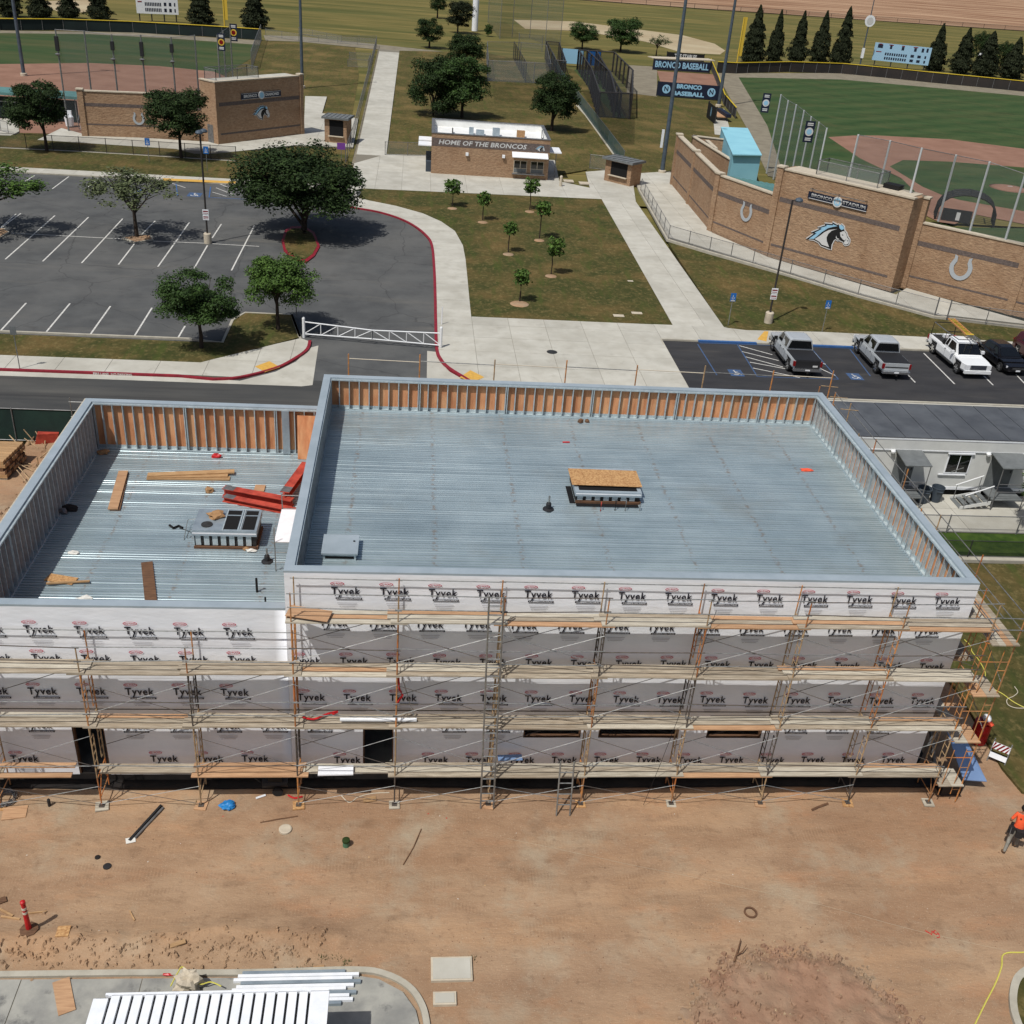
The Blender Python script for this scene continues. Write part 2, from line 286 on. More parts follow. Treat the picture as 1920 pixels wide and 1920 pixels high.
layer('road_asphalt', lambda t, p: (nmap(t, p, .35, .52, .7, .6, (.12, 3, 1), 6), C(52, 52, 53, K))); layer('new_asphalt', lambda t, p: (nmap(t, p, .8, .56, .75, .5, (.25, 1.6, 1), 7), C(92, 88, 82, K)))
layer('concrete', lambda t, p: (nmap(t, p, .9, .56, .74, .45, (1, 1, 1), 8), C(150, 144, 130, K))); layer('pad_concrete', lambda t, p: (nmap(t, p, 1.6, .58, .7, .7, (1, 1, 1), 6), C(86, 86, 86, K)))
layer('roof_zinc', lambda t, p: (nmap(t, p, 1.0, .46, .62, .35, (.12, 6.5, 1), 3), C(132, 148, 155))); layer('roof_zinc', lambda t, p: (nmap(t, p, 1.0, .54, .66, .5, (.10, 8, 1), 3), C(186, 198, 200))); layer('roof_zinc', lambda t, p: (nmap(t, p, .35, .55, .75, .35, (1, 1, 1), 7), C(150, 146, 132)))
layer('cmu', lambda t, p: (nmap(t, p, .35, .52, .7, .5, (1, 1, .6), 6), C(132, 100, 74, K)))
# ------------------------------------------------------------------ objects and meshes
def org(o):
    p = V((0, 0, 0))
    while o: p = p + o.location; o = o.parent
    return p
class MB:
    def __init__(s): s.v = []; s.f = []; s.m = []
    def add(s, vs, fs, mi=0):
        b = len(s.v); s.v += [tuple(v) for v in vs]; s.f += [tuple(b+i for i in f) for f in fs]; s.m += [mi]*len(fs); return s
    def box(s, x0, x1, y0, y1, z0, z1, mi=0):
        return s.add([(x0, y0, z0), (x1, y0, z0), (x1, y1, z0), (x0, y1, z0), (x0, y0, z1), (x1, y0, z1), (x1, y1, z1), (x0, y1, z1)],
                     [(3, 2, 1, 0), (4, 5, 6, 7), (0, 1, 5, 4), (1, 2, 6, 5), (2, 3, 7, 6), (3, 0, 4, 7)], mi)
    def ob(s, c, ax, ay, az, mi=0):
        c, ax, ay, az = V(c), V(ax), V(ay), V(az)
        q = [(-1, -1, -1), (1, -1, -1), (1, 1, -1), (-1, 1, -1), (-1, -1, 1), (1, -1, 1), (1, 1, 1), (-1, 1, 1)]
        return s.add([c+ax*i+ay*j+az*k for i, j, k in q], [(3, 2, 1, 0), (4, 5, 6, 7), (0, 1, 5, 4), (1, 2, 6, 5), (2, 3, 7, 6), (3, 0, 4, 7)], mi)
    def bar(s, p, q, wd, h=None, upv=(0, 0, 1), mi=0):
        p, q = V(p), V(q); d = (q-p); l = d.length
        if l < 1e-6: return s
        d /= l; a = d.cross(V(upv))
        if a.length < 1e-3: a = d.cross(V((0, 1, 0)))
        a.normalize(); b = a.cross(d)
        return s.ob((p+q)/2, d*(l/2), a*(wd/2), b*((h or wd)/2), mi)
    def tube(s, pts, r, n=6, mi=0):
        pts = [V(p) for p in pts]; rr = r if isinstance(r, (list, tuple)) else [r]*len(pts); rings = []
        for i, p in enumerate(pts):
            d = (pts[min(i+1, len(pts)-1)]-pts[max(i-1, 0)]).normalized()
            a = d.cross(V((0, 0, 1)))
            if a.length < .05: a = d.cross(V((0, 1, 0)))
            a.normalize(); b = a.cross(d); rings.append([p+(a*math.cos(t)+b*math.sin(t))*rr[i] for t in [2*math.pi*k/n for k in range(n)]])
        vs = [v for g in rings for v in g]; fs = []
        for i in range(len(pts)-1):
            for k in range(n): fs.append((i*n+k, i*n+(k+1) % n, (i+1)*n+(k+1) % n, (i+1)*n+k))
        fs += [tuple(range(n))[::-1], tuple((len(pts)-1)*n+k for k in range(n))]
        return s.add(vs, fs, mi)
    def lathe(s, c, prof, n=12, mi=0):
        c = V(c); vs = []; fs = []
        for r, z in prof: vs += [c+V((r*math.cos(2*math.pi*k/n), r*math.sin(2*math.pi*k/n), z)) for k in range(n)]
        for i in range(len(prof)-1):
            for k in range(n): fs.append((i*n+k, i*n+(k+1) % n, (i+1)*n+(k+1) % n, (i+1)*n+k))
        fs += [tuple(range(n))[::-1], tuple((len(prof)-1)*n+k for k in range(n))]
        return s.add(vs, fs, mi)
    def prism(s, poly, z0, z1, mi=0):
        n = len(poly); a = sum(poly[i][0]*poly[(i+1) % n][1]-poly[(i+1) % n][0]*poly[i][1] for i in range(n))
        if a < 0: poly = poly[::-1]
        vs = [(x, y, z0) for x, y in poly]+[(x, y, z1) for x, y in poly]
        return s.add(vs, [tuple(range(n))[::-1], tuple(range(n, 2*n))]+[(i, (i+1) % n, n+(i+1) % n, n+i) for i in range(n)], mi)
    def flat(s, poly, z, mi=0):
        n = len(poly); a = sum(poly[i][0]*poly[(i+1) % n][1]-poly[(i+1) % n][0]*poly[i][1] for i in range(n))
        if a < 0: poly = poly[::-1]
        return s.add([(x, y, z) for x, y in poly], [tuple(range(n))], mi)
    def plate(s, pts, n, t, mi=0):       # 3-d polygon pts thickened by t along n
        n = V(n); k = len(pts); vs = [V(p) for p in pts]+[V(p)+n*t for p in pts]
        return s.add(vs, [tuple(range(k)), tuple(range(k, 2*k))[::-1]]+[(i, k+i, k+(i+1) % k, (i+1) % k) for i in range(k)], mi)
    def mesh(s, name, mats, o=V((0, 0, 0)), smooth=False):
        me = bpy.data.meshes.new(name); me.from_pydata([(v[0]-o.x, v[1]-o.y, v[2]-o.z) for v in s.v], [], s.f)
        for m in (mats if isinstance(mats, (list, tuple)) else [mats]): me.materials.append(M[m] if isinstance(m, str) else m)
        if any(s.m): me.polygons.foreach_set('material_index', s.m)
        if smooth: me.polygons.foreach_set('use_smooth', [True]*len(s.f))
        me.update(); return me
    def build(s, name, mats, parent=None, at=None, local=False, smooth=False, fix=False):
        o = V(at) if at is not None else (V((0, 0, 0)) if (local or parent is None) else org(parent))
        me = s.mesh(name, mats, o, smooth)
        if fix:
            bm = bmesh.new(); bm.from_mesh(me); bmesh.ops.recalc_face_normals(bm, faces=bm.faces); bm.to_mesh(me); bm.free()
        ob = bpy.data.objects.new(name, me); COL.objects.link(ob)
        if parent: ob.parent = parent
        if at is not None: ob.location = V(at) - (org(parent) if parent else V((0, 0, 0)))
        return ob
def tag(o, label=None, cat=None, group=None, kind=None):
    if label: o['label'] = label
    if cat: o['category'] = cat
    if group: o['group'] = group
    if kind: o['kind'] = kind
    return o
def thing(name, loc, label, cat, group=None, rz=0):
    o = bpy.data.objects.new(name, None); COL.objects.link(o); o.location = loc; o.rotation_euler = (0, 0, rz); o.empty_display_size = .2
    return tag(o, label, cat, group)
def link(me, name, parent=None, loc=(0, 0, 0), rot=None, sc=None):
    o = bpy.data.objects.new(name, me); COL.objects.link(o); o.parent = parent
    o.location = V(loc) - (org(parent) if parent else V((0, 0, 0)))
    if rot: o.rotation_euler = rot
    if sc: o.scale = sc
    return o
def tree_copy(o, parent=None):
    c = o.copy(); COL.objects.link(c); c.parent = parent
    for ch in o.children: tree_copy(ch, c)
    return c
def text(s, size, off=0.0, shear=0, ext=0, res=2, sx=1.0, align='CENTER', sp=1.0):
    cu = bpy.data.curves.new('t', 'FONT'); cu.body = s; cu.size = size; cu.offset = off; cu.shear = shear; cu.extrude = ext; cu.resolution_u = res
    cu.align_x = align; cu.space_character = sp; cu.align_y = 'CENTER'; cu.fill_mode = 'BOTH' if ext else 'FRONT'
    ob = bpy.data.objects.new('t', cu); COL.objects.link(ob); dg = bpy.context.evaluated_depsgraph_get(); dg.update()
    me = bpy.data.meshes.new_from_object(ob.evaluated_get(dg)); bpy.data.objects.remove(ob); bpy.data.curves.remove(cu)
    if sx != 1:
        for v in me.vertices: v.co.x *= sx
    return me
def put(me, name, mats, parent, P, r, n):          # lay a flat XY mesh on a wall: x along r, y up, z along n
    me.materials.clear()
    for m in (mats if isinstance(mats, (list, tuple)) else [mats]): me.materials.append(M[m])
    o = bpy.data.objects.new(name, me); COL.objects.link(o); o.parent = parent
    r, n = V(r).normalized(), V(n).normalized(); u = n.cross(r); P = V(P) - (org(parent) if parent else V((0, 0, 0)))
    o.matrix_basis = Matrix(((r.x, u.x, n.x, P.x), (r.y, u.y, n.y, P.y), (r.z, u.z, n.z, P.z), (0, 0, 0, 1))); return o
def clip(poly, x0, x1, y0, y1):
    for ax, lim, sg in ((0, x0, 1), (0, x1, -1), (1, y0, 1), (1, y1, -1)):
        out = []
        for i in range(len(poly)):
            p, q = poly[i], poly[(i+1) % len(poly)]; a, b = (p[ax]-lim)*sg, (q[ax]-lim)*sg
            if a >= 0: out.append(p)
            if (a >= 0) != (b >= 0):
                t = a/(a-b); out.append((p[0]+(q[0]-p[0])*t, p[1]+(q[1]-p[1])*t))
        poly = out
        if len(poly) < 3: return []
    return poly
def area(p): return abs(sum(p[i][0]*p[(i+1) % len(p)][1]-p[(i+1) % len(p)][0]*p[i][1] for i in range(len(p))))/2
def paving(name, poly, xs, ys, z1, m='concrete', z0=-.05, gap=.012, jm='joint'):
    base = MB().prism(poly, z0, z1-.018).build(name, jm); tag(base, kind='structure')
    for i in range(len(xs)-1):
        for j in range(len(ys)-1):
            c = clip(poly, xs[i]+gap, xs[i+1]-gap, ys[j]+gap, ys[j+1]-gap)
            if len(c) >= 3 and area(c) > .12: MB().prism(c, z1-.03, z1+U(-.003, .003)).build('slab', m, base)
    return base
def rng(a, b, st):
    n = max(1, round((b-a)/st)); return [a+(b-a)*i/n for i in range(n+1)]
def sheet(name, poly, z, m, thick=0, kind='structure'):
    mb = MB()
    mb.prism(poly, z-thick, z) if thick else mb.flat(poly, z)
    return tag(mb.build(name, m), kind=kind)
def offs(pts, d):
    out = []
    for i, p in enumerate(pts):
        a = V(pts[max(i-1, 0)]); b = V(pts[min(i+1, len(pts)-1)]); t = (b-a).normalized(); out.append((p[0]-t.y*d, p[1]+t.x*d))
    return out
def strip(mb, pts, w, z0, z1, mi=0):           # continuous kerb-like strip centred on pts
    L, R = offs(pts, w/2), offs(pts, -w/2); n = len(pts)
    vs = [(x, y, z) for ps in (L, R) for z in (z0, z1) for x, y in ps]
    l0, l1, q0, q1 = 0, n, 2*n, 3*n; fs = []
    for i in range(n-1): fs += [(l1+i, q1+i, q1+i+1, l1+i+1), (q0+i, q0+i+1, q1+i+1, q1+i), (l0+i+1, l0+i, l1+i, l1+i+1)]
    fs += [(l0, q0, q1, l1), (q0+n-1, l0+n-1, l1+n-1, q1+n-1)]
    return mb.add(vs, fs, mi)
def smoothpts(pts, k=4):
    P = [V((p[0], p[1], 0)) for p in pts]; out = []
    for i in range(len(P)-1):
        a, b, c, d = P[max(i-1, 0)], P[i], P[i+1], P[min(i+2, len(P)-1)]
        for j in range(k):
            t = j/k; q = .5*((2*b)+(c-a)*t+(2*a-5*b+4*c-d)*t*t+(3*b-a-3*c+d)*t**3); out.append((q.x, q.y))
    out.append((P[-1].x, P[-1].y)); return out
# ================================================================== GROUND
FZ = -.06
sheet('ground', [(-1500, -200), (1600, -200), (1600, 3000), (-1500, 3000)], -.30, 'field_grass')
sheet('field', [(-400, 83), (500, 83), (500, 372), (-400, 372)], FZ, 'field_grass')
# far bare earth beyond the last fence
sheet('earth_field', [(-300, 408), (80, 408), (250, 424), (600, 440), (900, 1200), (-600, 1200)], -.10, 'far_earth')
# ---- building-site soil as a relief grid
def soil_h(x, y):
    h = .035*noise.noise((x*.5, y*.5, 1))+.018*noise.noise((x*1.7, y*1.7, 4))+.010*noise.noise((x*5, y*5, 2))
    for yc, am in ((-3.1, 1), (-4.7, .8), (-2.4, .5)):
        yy = yc+.5*noise.noise((x*.14, yc, 0))
        for o_ in (-.85, .85): d_ = abs(y-yy-o_)/.17; h -= (.032*am*max(0, 1-d_*d_)*(1+.5*math.sin(x*26))*max(0, .35+noise.noise((x*.23, yc*3, o_))) if d_ < 1 else 0)
    b = math.exp(-((y+6.1+.25*noise.noise((x*.4, 0, 0)))/.45)**2)*(1 if x < 1.5 else max(0, 1-(x-1.5)/2)); h += b*(.17+.10*noise.noise((x*2, y*2, 5)))
    if -9.5 < x < 3 and -7.1 < y < -6.2: h += .05*noise.fractal((x*4, y*4, 3), 1, 2, 3)
    if x < -9.3 and y > 2: h += .10*noise.fractal((x*1.2, y*1.2, 6), 1, 2, 4)+.04
    return h
def heap_h(x, y):
    a = math.atan2(y+9.6, x-14.4); d = math.hypot((x-14.4)/3.25, (y+9.6)/2.95)*(1+.10*noise.noise((math.cos(a)*1.5, math.sin(a)*1.5, 2))); q = max(0, min(1, (1-d)/.22)); q = q*q*(3-2*q)
    return soil_h(x, y)-.03+q*(.15+.05*noise.noise((x*1.1, y*1.1, 8))) + (.055*noise.fractal((x*2.6, y*2.6, 3), 1, 2.1, 5)*(1.6 if d > .68 else .7) if d < 1.06 else -.02)
def soil_grid():
    xs = [-16]+[-15+.5*i for i in range(9)]+[-10.5+.14*i for i in range(int(36.5/.14))]; ys = [-12+.14*i for i in range(int(13/.14))]+[1.2+.45*i for i in range(52)]
    vs = [(x, y, soil_h(x, y)) for y in ys for x in xs]; n = len(xs)
    fs = [(j*n+i, j*n+i+1, (j+1)*n+i+1, (j+1)*n+i) for j in range(len(ys)-1) for i in range(n-1)]
    mb = MB(); mb.v = vs; mb.f = fs; mb.m = [0]*len(fs); o = mb.build('soil_ground', 'soil', smooth=True); tag(o, kind='structure')
soil_grid()
def heap():
    xs = rng(10.6, 18.2, .075); ys = rng(-13.5, -6.2, .075); n = len(xs); mb = MB(); mb.v = [(x, y, heap_h(x, y)) for y in ys for x in xs]
    mb.f = [(j*n+i, j*n+i+1, (j+1)*n+i+1, (j+1)*n+i) for j in range(len(ys)-1) for i in range(n-1)]; mb.m = [0]*len(mb.f); return tag(mb.build('dirt_heap', 'heap_soil', smooth=True, at=(14.4, -9.6, 0)), 'low reddish dirt heap with clods along its rim at the lower right', 'dirt heap')
heap()
# ---- roads and parking surfaces
sheet('road', [(-160, 24.9), (21.3, 24.9), (21.3, 33.5), (-160, 33.5)], .030, 'road_asphalt')
sheet('parking_lot', [(-160, 33.0), (5.6, 33.0), (5.6, 70), (2.5, 78), (-2, 82.6), (-160, 82.6)], .022, 'asphalt')
lot2 = sheet('new_parking_lot', [(21.15, 33.4), (170, 33.8), (170, 43.2), (21.15, 42.95)], .026, 'new_asphalt')
mb = MB()
for k in range(5): 
    x = 26+k*9+U(-2, 2); mb.prism([(x, 34.2+U(0, .8)), (x+U(2, 5), 34.3+U(0, .6)), (x+4, 34.7+U(0, .5)), (x+1, 34.6+U(0, .5))], .026, .0285)
# ---- lawns
Z1 = .11
LW = lambda name, px, m='lawn': sheet(name, PG(px, Z1), Z1, m, .2)
lawn_edge = [(880, 560), (877, 527), (873, 487), (868, 460), (853, 433), (827, 415), (793, 400), (743, 386), (693, 376), (672, 371)]
LW('central_lawn', [(680, 353), (1128, 373), (1263, 612), (1200, 610), (884, 598)]+lawn_edge)
LW('corner_lawn', [(1253, 455), (1330, 477), (1411, 500), (1481, 520), (1608, 558), (1750, 597), (1920, 617), (2300, 690), (2300, 700), (1887, 640), (1700, 630), (1538, 622), (1400, 619), (1357, 614)])
llw = PG([(350, 640), (417, 642), (436, 600), (460, 586), (547, 590), (562, 632), (520, 643), (373, 683), (250, 679)], Z1)
sheet('verge_lawn', [(-160, 39.35)]+llw[:8]+[(-160, llw[8][1])], Z1, 'lawn', .2)
sheet('far_verge_lawn', [(-160, 84.4), (-3.2, 84.4), (-4.2, 99.5), (-12, 99.5), (-19, 97.8), (-24, 99.8), (-160, 99.8)], Z1, 'lawn', .2)
sheet('middle_lawn', [(-160, 99.8), (-4.5, 99.8), (-6.2, 165), (-9, 205), (-22, 206), (-160, 215)], -.03, 'grass')
LW('picnic_lawn', [(727, 291), (749, 95), (905, 98), (1075, 130), (1245, 322), (1110, 353), (1100, 318), (1032, 330), (1030, 300), (805, 293)], 'grass')
sheet('bullpen_lawn', PG([(1075, 130), (1180, 175), (1240, 182), (1345, 190), (1385, 300), (1290, 330), (1250, 330), (1195, 322)], .0), 0.0, 'grass', .1)
LW('right_site_lawn', [(1776, 1270), (1800, 1300), (1826, 1345), (1846, 1383), (1880, 1440), (1917, 1484), (2150, 1560), (2300, 1500), (2300, 1062), (1700, 1055), (1720, 1200)])
sheet('green_strip', [(21.9, 14.75), (60, 14.75), (60, 16.95), (21.9, 16.95)], .13, 'fresh_grass', .2)
# ---- concrete
ZP = .13
paving('lot_pavement', [(-160, 82.45), (-2.4, 82.45), (-1.2, 84.35), (-160, 84.35)], rng(-60, 0, 3.0), [82, 85], ZP)
cor = PG([(373, 684), (520, 644), (564, 634), (580, 640), (576, 655), (553, 672), (517, 690), (450, 707), (367, 712)], ZP)
paving('street_pavement', [(-160, 33.45)]+[(-9.4, 33.45)]+cor[::-1][1:-1]+[(-9.3, 35.45), (-160, 35.3)], [-160]+rng(-40, -6, 2.75)+[-4, -2], [33, 36, 38, 42], ZP)
aprL = PG([(450, 714), (517, 697), (555, 678), (582, 652), (597, 648), (590, 700), (586, 722)], .03)
sheet('driveway_apron', [(-160, 32.55), (-160, 33.2), (-9, 33.2)]+aprL[:4]+[aprL[4], aprL[6], (-2.9, 32.55)], .036, 'concrete', .02)
sheet('driveway_apron', PG([(801, 658), (818, 660), (826, 680), (843, 697), (876, 716), (876, 730), (800, 724)], .03), .036, 'concrete', .02)
loop_out = [(655, 386), (660, 388), (707, 396), (747, 408), (777, 423), (800, 442), (810, 460), (814, 500), (816, 550), (817, 600), (819, 653), (827, 674), (843, 690), (877, 711), (910, 735)]
lo = smoothpts(PG(loop_out, ZP), 4)
li = PG([(680, 353), (672, 371)]+lawn_edge[::-1][1:]+[(884, 598)], ZP)
loop_in = PG(lawn_edge[::-1], ZP)+PG([(884, 598)], ZP)
lo2 = [p for p in lo if p[1] > 45.8]
paving('loop_pavement', lo2+[(lo2[-1][0], 45.9), loop_in[-1]]+loop_in[::-1][1:]+PG([(672, 371), (660, 345)], ZP), rng(-4, 10, 14), [45.8]+rng(47.5, 88, 1.9), ZP)
lo3 = [p for p in lo if p[1] <= 46.0]
paving('plaza', [(lo3[0][0], 45.9)]+lo3[1:]+[(9.8, 33.0), (21.1, 33.0), (21.1, 45.95)]+[(lo3[0][0]+.2, 45.95)], [5.0, 7.8, 10.4, 13.0, 15.7, 18.4, 21.15], [33, 36.6, 39.2, 41.8, 44.3, 46], ZP)
paving('parking_pavement', [(21.12, 43.05), (170, 43.3), (170, 46.4)]+PG([(1887, 640), (1700, 630), (1538, 622), (1400, 619), (1357, 614)], ZP)+[(26.7, 46.05), (21.12, 46.0)], [21.1]+rng(24, 60, 3.0), [43, 47], ZP)
paving('stadium_path', PG([(1128, 373), (1190, 375), (1358, 614), (1263, 612)], ZP), [20, 25, 30], rng(46, 86, 4.0), ZP)
paving('snack_bar_plaza', PG([(657, 345), (664, 306), (725, 289), (810, 291), (1040, 300), (1049, 340), (1106, 352), (1098, 322), (1150, 318), (1195, 322), (1188, 350), (1192, 377), (1128, 373), (680, 353)], ZP), [-4, -.5, 2.2, 5.2, 9, 12.8, 16.5, 19.5, 23.2, 27, 31], [80, 87.5, 91.8, 96, 101, 110], ZP)
paving('field_path', PG([(664, 309), (712, 92), (749, 95), (724, 292)], ZP), [-8, 4], rng(100, 200, 5), ZP)
sheet('dirt_edge', PG([(659, 309), (664, 309), (712, 92), (709, 92)], .05), .05, 'warning_track', .1)
paving('grandstand_pavement', PG([(1192, 325), (1257, 321), (1270, 350), (1335, 436), (1440, 482), (1680, 552), (1700, 540), (1920, 602), (2250, 690), (2250, 712), (1920, 607), (1752, 588), (1608, 549), (1481, 511), (1411, 491), (1253, 444), (1200, 355)], ZP), [20]+rng(26, 75, 4.5), [30]+rng(40, 100, 5), ZP)
paving('diamond_pavement', PG([(70, 262), (115, 240), (160, 252), (430, 268), (570, 240), (572, 180), (613, 181), (604, 212), (672, 222), (662, 276), (555, 272), (400, 288), (365, 288), (330, 279)], ZP), rng(-45, 2, 5), [97, 101, 104, 108, 112, 118, 126, 140], ZP)
sheet('bench_pad', PG([(-80, 222), (30, 222), (36, 246), (20, 254), (-80, 250)], ZP), ZP, 'concrete', .2)
paving('trailer_pavement', [(21.7, 17.0), (60, 17.0), (60, 21.6), (21.7, 21.6)], rng(21.7, 45, 3.3), [17, 19.4, 21.7], ZP)
sheet('kerb_walk', [(22, 32.6), (170, 33.0), (170, 33.35), (22, 33.15)], .14, 'concrete', .2)
sheet('trailer_yard', [(22, 25), (170, 25), (170, 32.7), (22, 32.6)], -.01, 'soil', .05)
# front pad with its rounded kerb
pe = [(-30, -7.12), (-6.9, -7.13), (-.7, -7.22), (2.3, -7.2), (3.2, -7.35), (3.85, -7.75), (4.2, -8.3), (4.33, -8.9), (4.36, -9.6), (4.36, -14)]
paving('front_pad', [(x-.16 if i > 3 else x, y-.16) for i, (x, y) in enumerate(pe)]+[(-30, -14)], [-30, -9.6, -6.3, -3.2, 0, 4.4], [-14.1, -9.8, -7.2], .07, 'pad_concrete')
mb = MB(); strip(mb, smoothpts(pe, 4), .17, -.05, .09); tag(mb.build('front_kerb', 'kerb'), kind='structure')
# second kerb, lower right corner of the picture
ke = smoothpts([tuple(G(x, y)[:2]) for x, y in [(1935, 1815), (1908, 1835), (1898, 1865), (1900, 1900), (1912, 1935)]], 4)
mb = MB(); strip(mb, ke, .2, -.05, .12); tag(mb.build('island_kerb', 'kerb'), kind='structure')
sheet('island_lawn', ke+[(ke[-1][0]+3, ke[-1][1]), (ke[0][0]+3, ke[0][1])], .07, 'grass', .1)
# ---- kerbs
def kerb(name, pts, m, wd=.16, z0=-.05, z1=.14): 
    mb = MB(); strip(mb, pts, wd, z0, z1); return tag(mb.build(name, m), kind='structure')
kl = [(-160, 33.32), (-10.2, 33.32)]+smoothpts(PG([(400, 709.5), (450, 706), (517, 689), (553, 671), (576, 654), (581, 638)], .14), 4)
rk = kerb('red_kerb', kl, 'red_paint', .2, -.05, .15)
kerb('loop_kerb', lo, 'red_paint', .2, -.05, .15)
me = text('FIRE LANE  NO PARKING', .20, .006); p = G(206, 707, .152)
put(me, 'kerb_lettering', 'white_paint', rk, (p.x, 33.20, .075), (1, 0, 0), (0, -1, 0)); rk.children[-1].location.y = 33.215
kerb('lot_kerb', [(-160, 82.38), (-2.3, 82.38)], 'kerb'); kerb('lot_kerb', [(-160, 39.45), (llw[0][0], 39.45)]+llw[1:6], 'kerb', .18)
kerb('verge_kerb', PG([(547, 590), (563, 634)], .1), 'kerb')
kerb('parking_kerb', [(21.05, 33.4), (21.05, 43.0)], 'kerb', .14, -.05, .13)
kk = [(21.1, 43.02), (170, 43.25)]; kerb('parking_kerb', kk, 'kerb', .16)
for a, b in ((1311, 1423), (1519, 1598)):
    A, B = G(a, 641, .14), G(b, 648, .14); kerb('blue_kerb', [(A.x, 42.99), (B.x, 43.01)], 'blue_paint', .24, -.04, .148)
kerb('kerb_edge', [(22, 33.3), (170, 33.55)], 'kerb', .2, -.05, .16)
kerb('mow_strip', PG([(-200, 268), (0, 277), (150, 284), (300, 293), (443, 302)], .1), 'kerb', .35, -.05, .12)
kerb('mow_strip', [(22, 14.6), (60, 14.5)], 'kerb', .35, -.05, .13)
kerb('fence_footing', PG([(1190, 330), (1201, 358), (1253, 449), (1330, 472), (1411, 495), (1481, 516), (1608, 554), (1752, 593), (1920, 612), (2250, 700)], .13), 'kerb', .35, -.05, .17)
kerb('fence_footing', PG([(1082, 198), (1100, 218), (1170, 315)], .05), 'kerb', .5, -.05, .14)
# tree planters in the lot
def planter(px, m='kerb', inner='soil'):
    pts = PG(px, .1); o = tag(MB().prism(pts, -.05, .12).build('planter_kerb', m), kind='structure')
    c = (sum(p[0] for p in pts)/len(pts), sum(p[1] for p in pts)/len(pts))
    MB().prism([(c[0]+(x-c[0])*.86, c[1]+(y-c[1])*.86) for x, y in pts], 0, .135).build('planter_soil', inner, o)
planter([(228, 446), (252, 455), (288, 449), (283, 441), (262, 440)]); planter([(-22, 440), (0, 446), (18, 435), (8, 428), (-18, 428)])
planter([(532, 470), (528, 452), (534, 432), (545, 425), (570, 424), (590, 436), (600, 462), (590, 480), (574, 492), (555, 490)], 'red_paint', 'lawn')
# ---- painted markings
def line(parent, pts, wd, m, z): 
    mb = MB(); L, R = offs(pts, wd/2), offs(pts, -wd/2)
    for i in range(len(pts)-1): mb.add([(R[i][0], R[i][1], z), (R[i+1][0], R[i+1][1], z), (L[i+1][0], L[i+1][1], z), (L[i][0], L[i][1], z)], [(0, 1, 2, 3)])
    return mb.build('parking_line', m, parent)
LOT = bpy.data.objects['parking_lot']; ZL = .029
for a, b in [((2, 619), (49, 568)), ((87, 622), (131, 569)), ((170, 626), (207, 574)), ((252, 630), (285, 577)), ((334, 633), (347, 611)),
             ((10, 486), (103, 404)), ((80, 490), (166, 407)), ((153, 493), (230, 410)), ((222, 496), (252, 457)), ((266, 439), (291, 414)), ((296, 500), (355, 417)), ((364, 503), (389, 460)), ((398, 446), (415, 420)), ((434, 507), (477, 423)), ((0, 429), (39, 400)), ((-62, 483), (30, 401)),
             ((98, 354), (129, 331)), ((158, 357), (185, 334)), ((30, 350), (65, 329))]:
    line(LOT, PG([a, b], ZL), .11, 'worn_white', ZL)
line(LOT, PG([(20, 437), (230, 448)], ZL), .11, 'worn_white', ZL+.004); line(LOT, PG([(287, 452), (384, 456)], ZL), .11, 'worn_white', ZL+.004); line(LOT, PG([(398, 457), (486, 462)], ZL), .11, 'worn_white', ZL+.004)
for a, b in [((312, 340), (348, 352)), ((410, 344), (450, 360)), ((405, 352), (440, 366)), ((398, 360), (425, 368))]: line(LOT, PG([a, b], ZL), .1, 'worn_white', ZL)
for a, b in [((395, 350), (392, 370)), ((392, 370), (470, 374)), ((330, 345), (333, 366))]: line(LOT, PG([a, b], ZL+.004), .1, 'blue_paint', ZL+.004)
sheet('yellow_kerb', PG([(305, 334), (442, 340), (442, 344), (305, 338)], .145), .146, 'yellow_paint', .02)
for px in ([(478, 687), (505, 677), (525, 688), (497, 697)], [(862, 707), (882, 694), (908, 707), (888, 716)], [(1420, 636), (1433, 621), (1441, 621), (1437, 640)]):
    o = sheet('tactile_paving', PG(px, ZP+.012), ZP+.012, 'yellow_paint', .04)
ZN = .034
for a, b in [((1308, 645), (1344, 703)), ((1382, 645), (1420, 706)), ((1420, 706), (1572, 711)), ((1520, 652), (1572, 711)), ((1594, 655), (1632, 705)), ((1312, 643), (1594, 652))]: line(lot2, PG([a, b], ZN), .09, 'worn_blue', ZN)
for a, b in [((1386, 648), (1448, 665)), ((1391, 659), (1460, 676)), ((1398, 669), (1468, 688)), ((1406, 679), (1520, 700)), ((1412, 690), (1500, 708)), ((1520, 660), (1535, 672)), ((1528, 676), (1548, 683)), ((1532, 688), (1566, 704))]: line(lot2, PG([a, b], ZN+.004), .10, 'white_paint', ZN+.004)
for a, b in [((1732, 662), (1790, 720)), ((1688, 688), (1716, 717)), ((1845, 705), (1862, 722)), ((1905, 702), (1930, 728)), ((1655, 657), (1684, 686))]: line(lot2, PG([a, b], ZN), .10, 'white_paint', ZN)
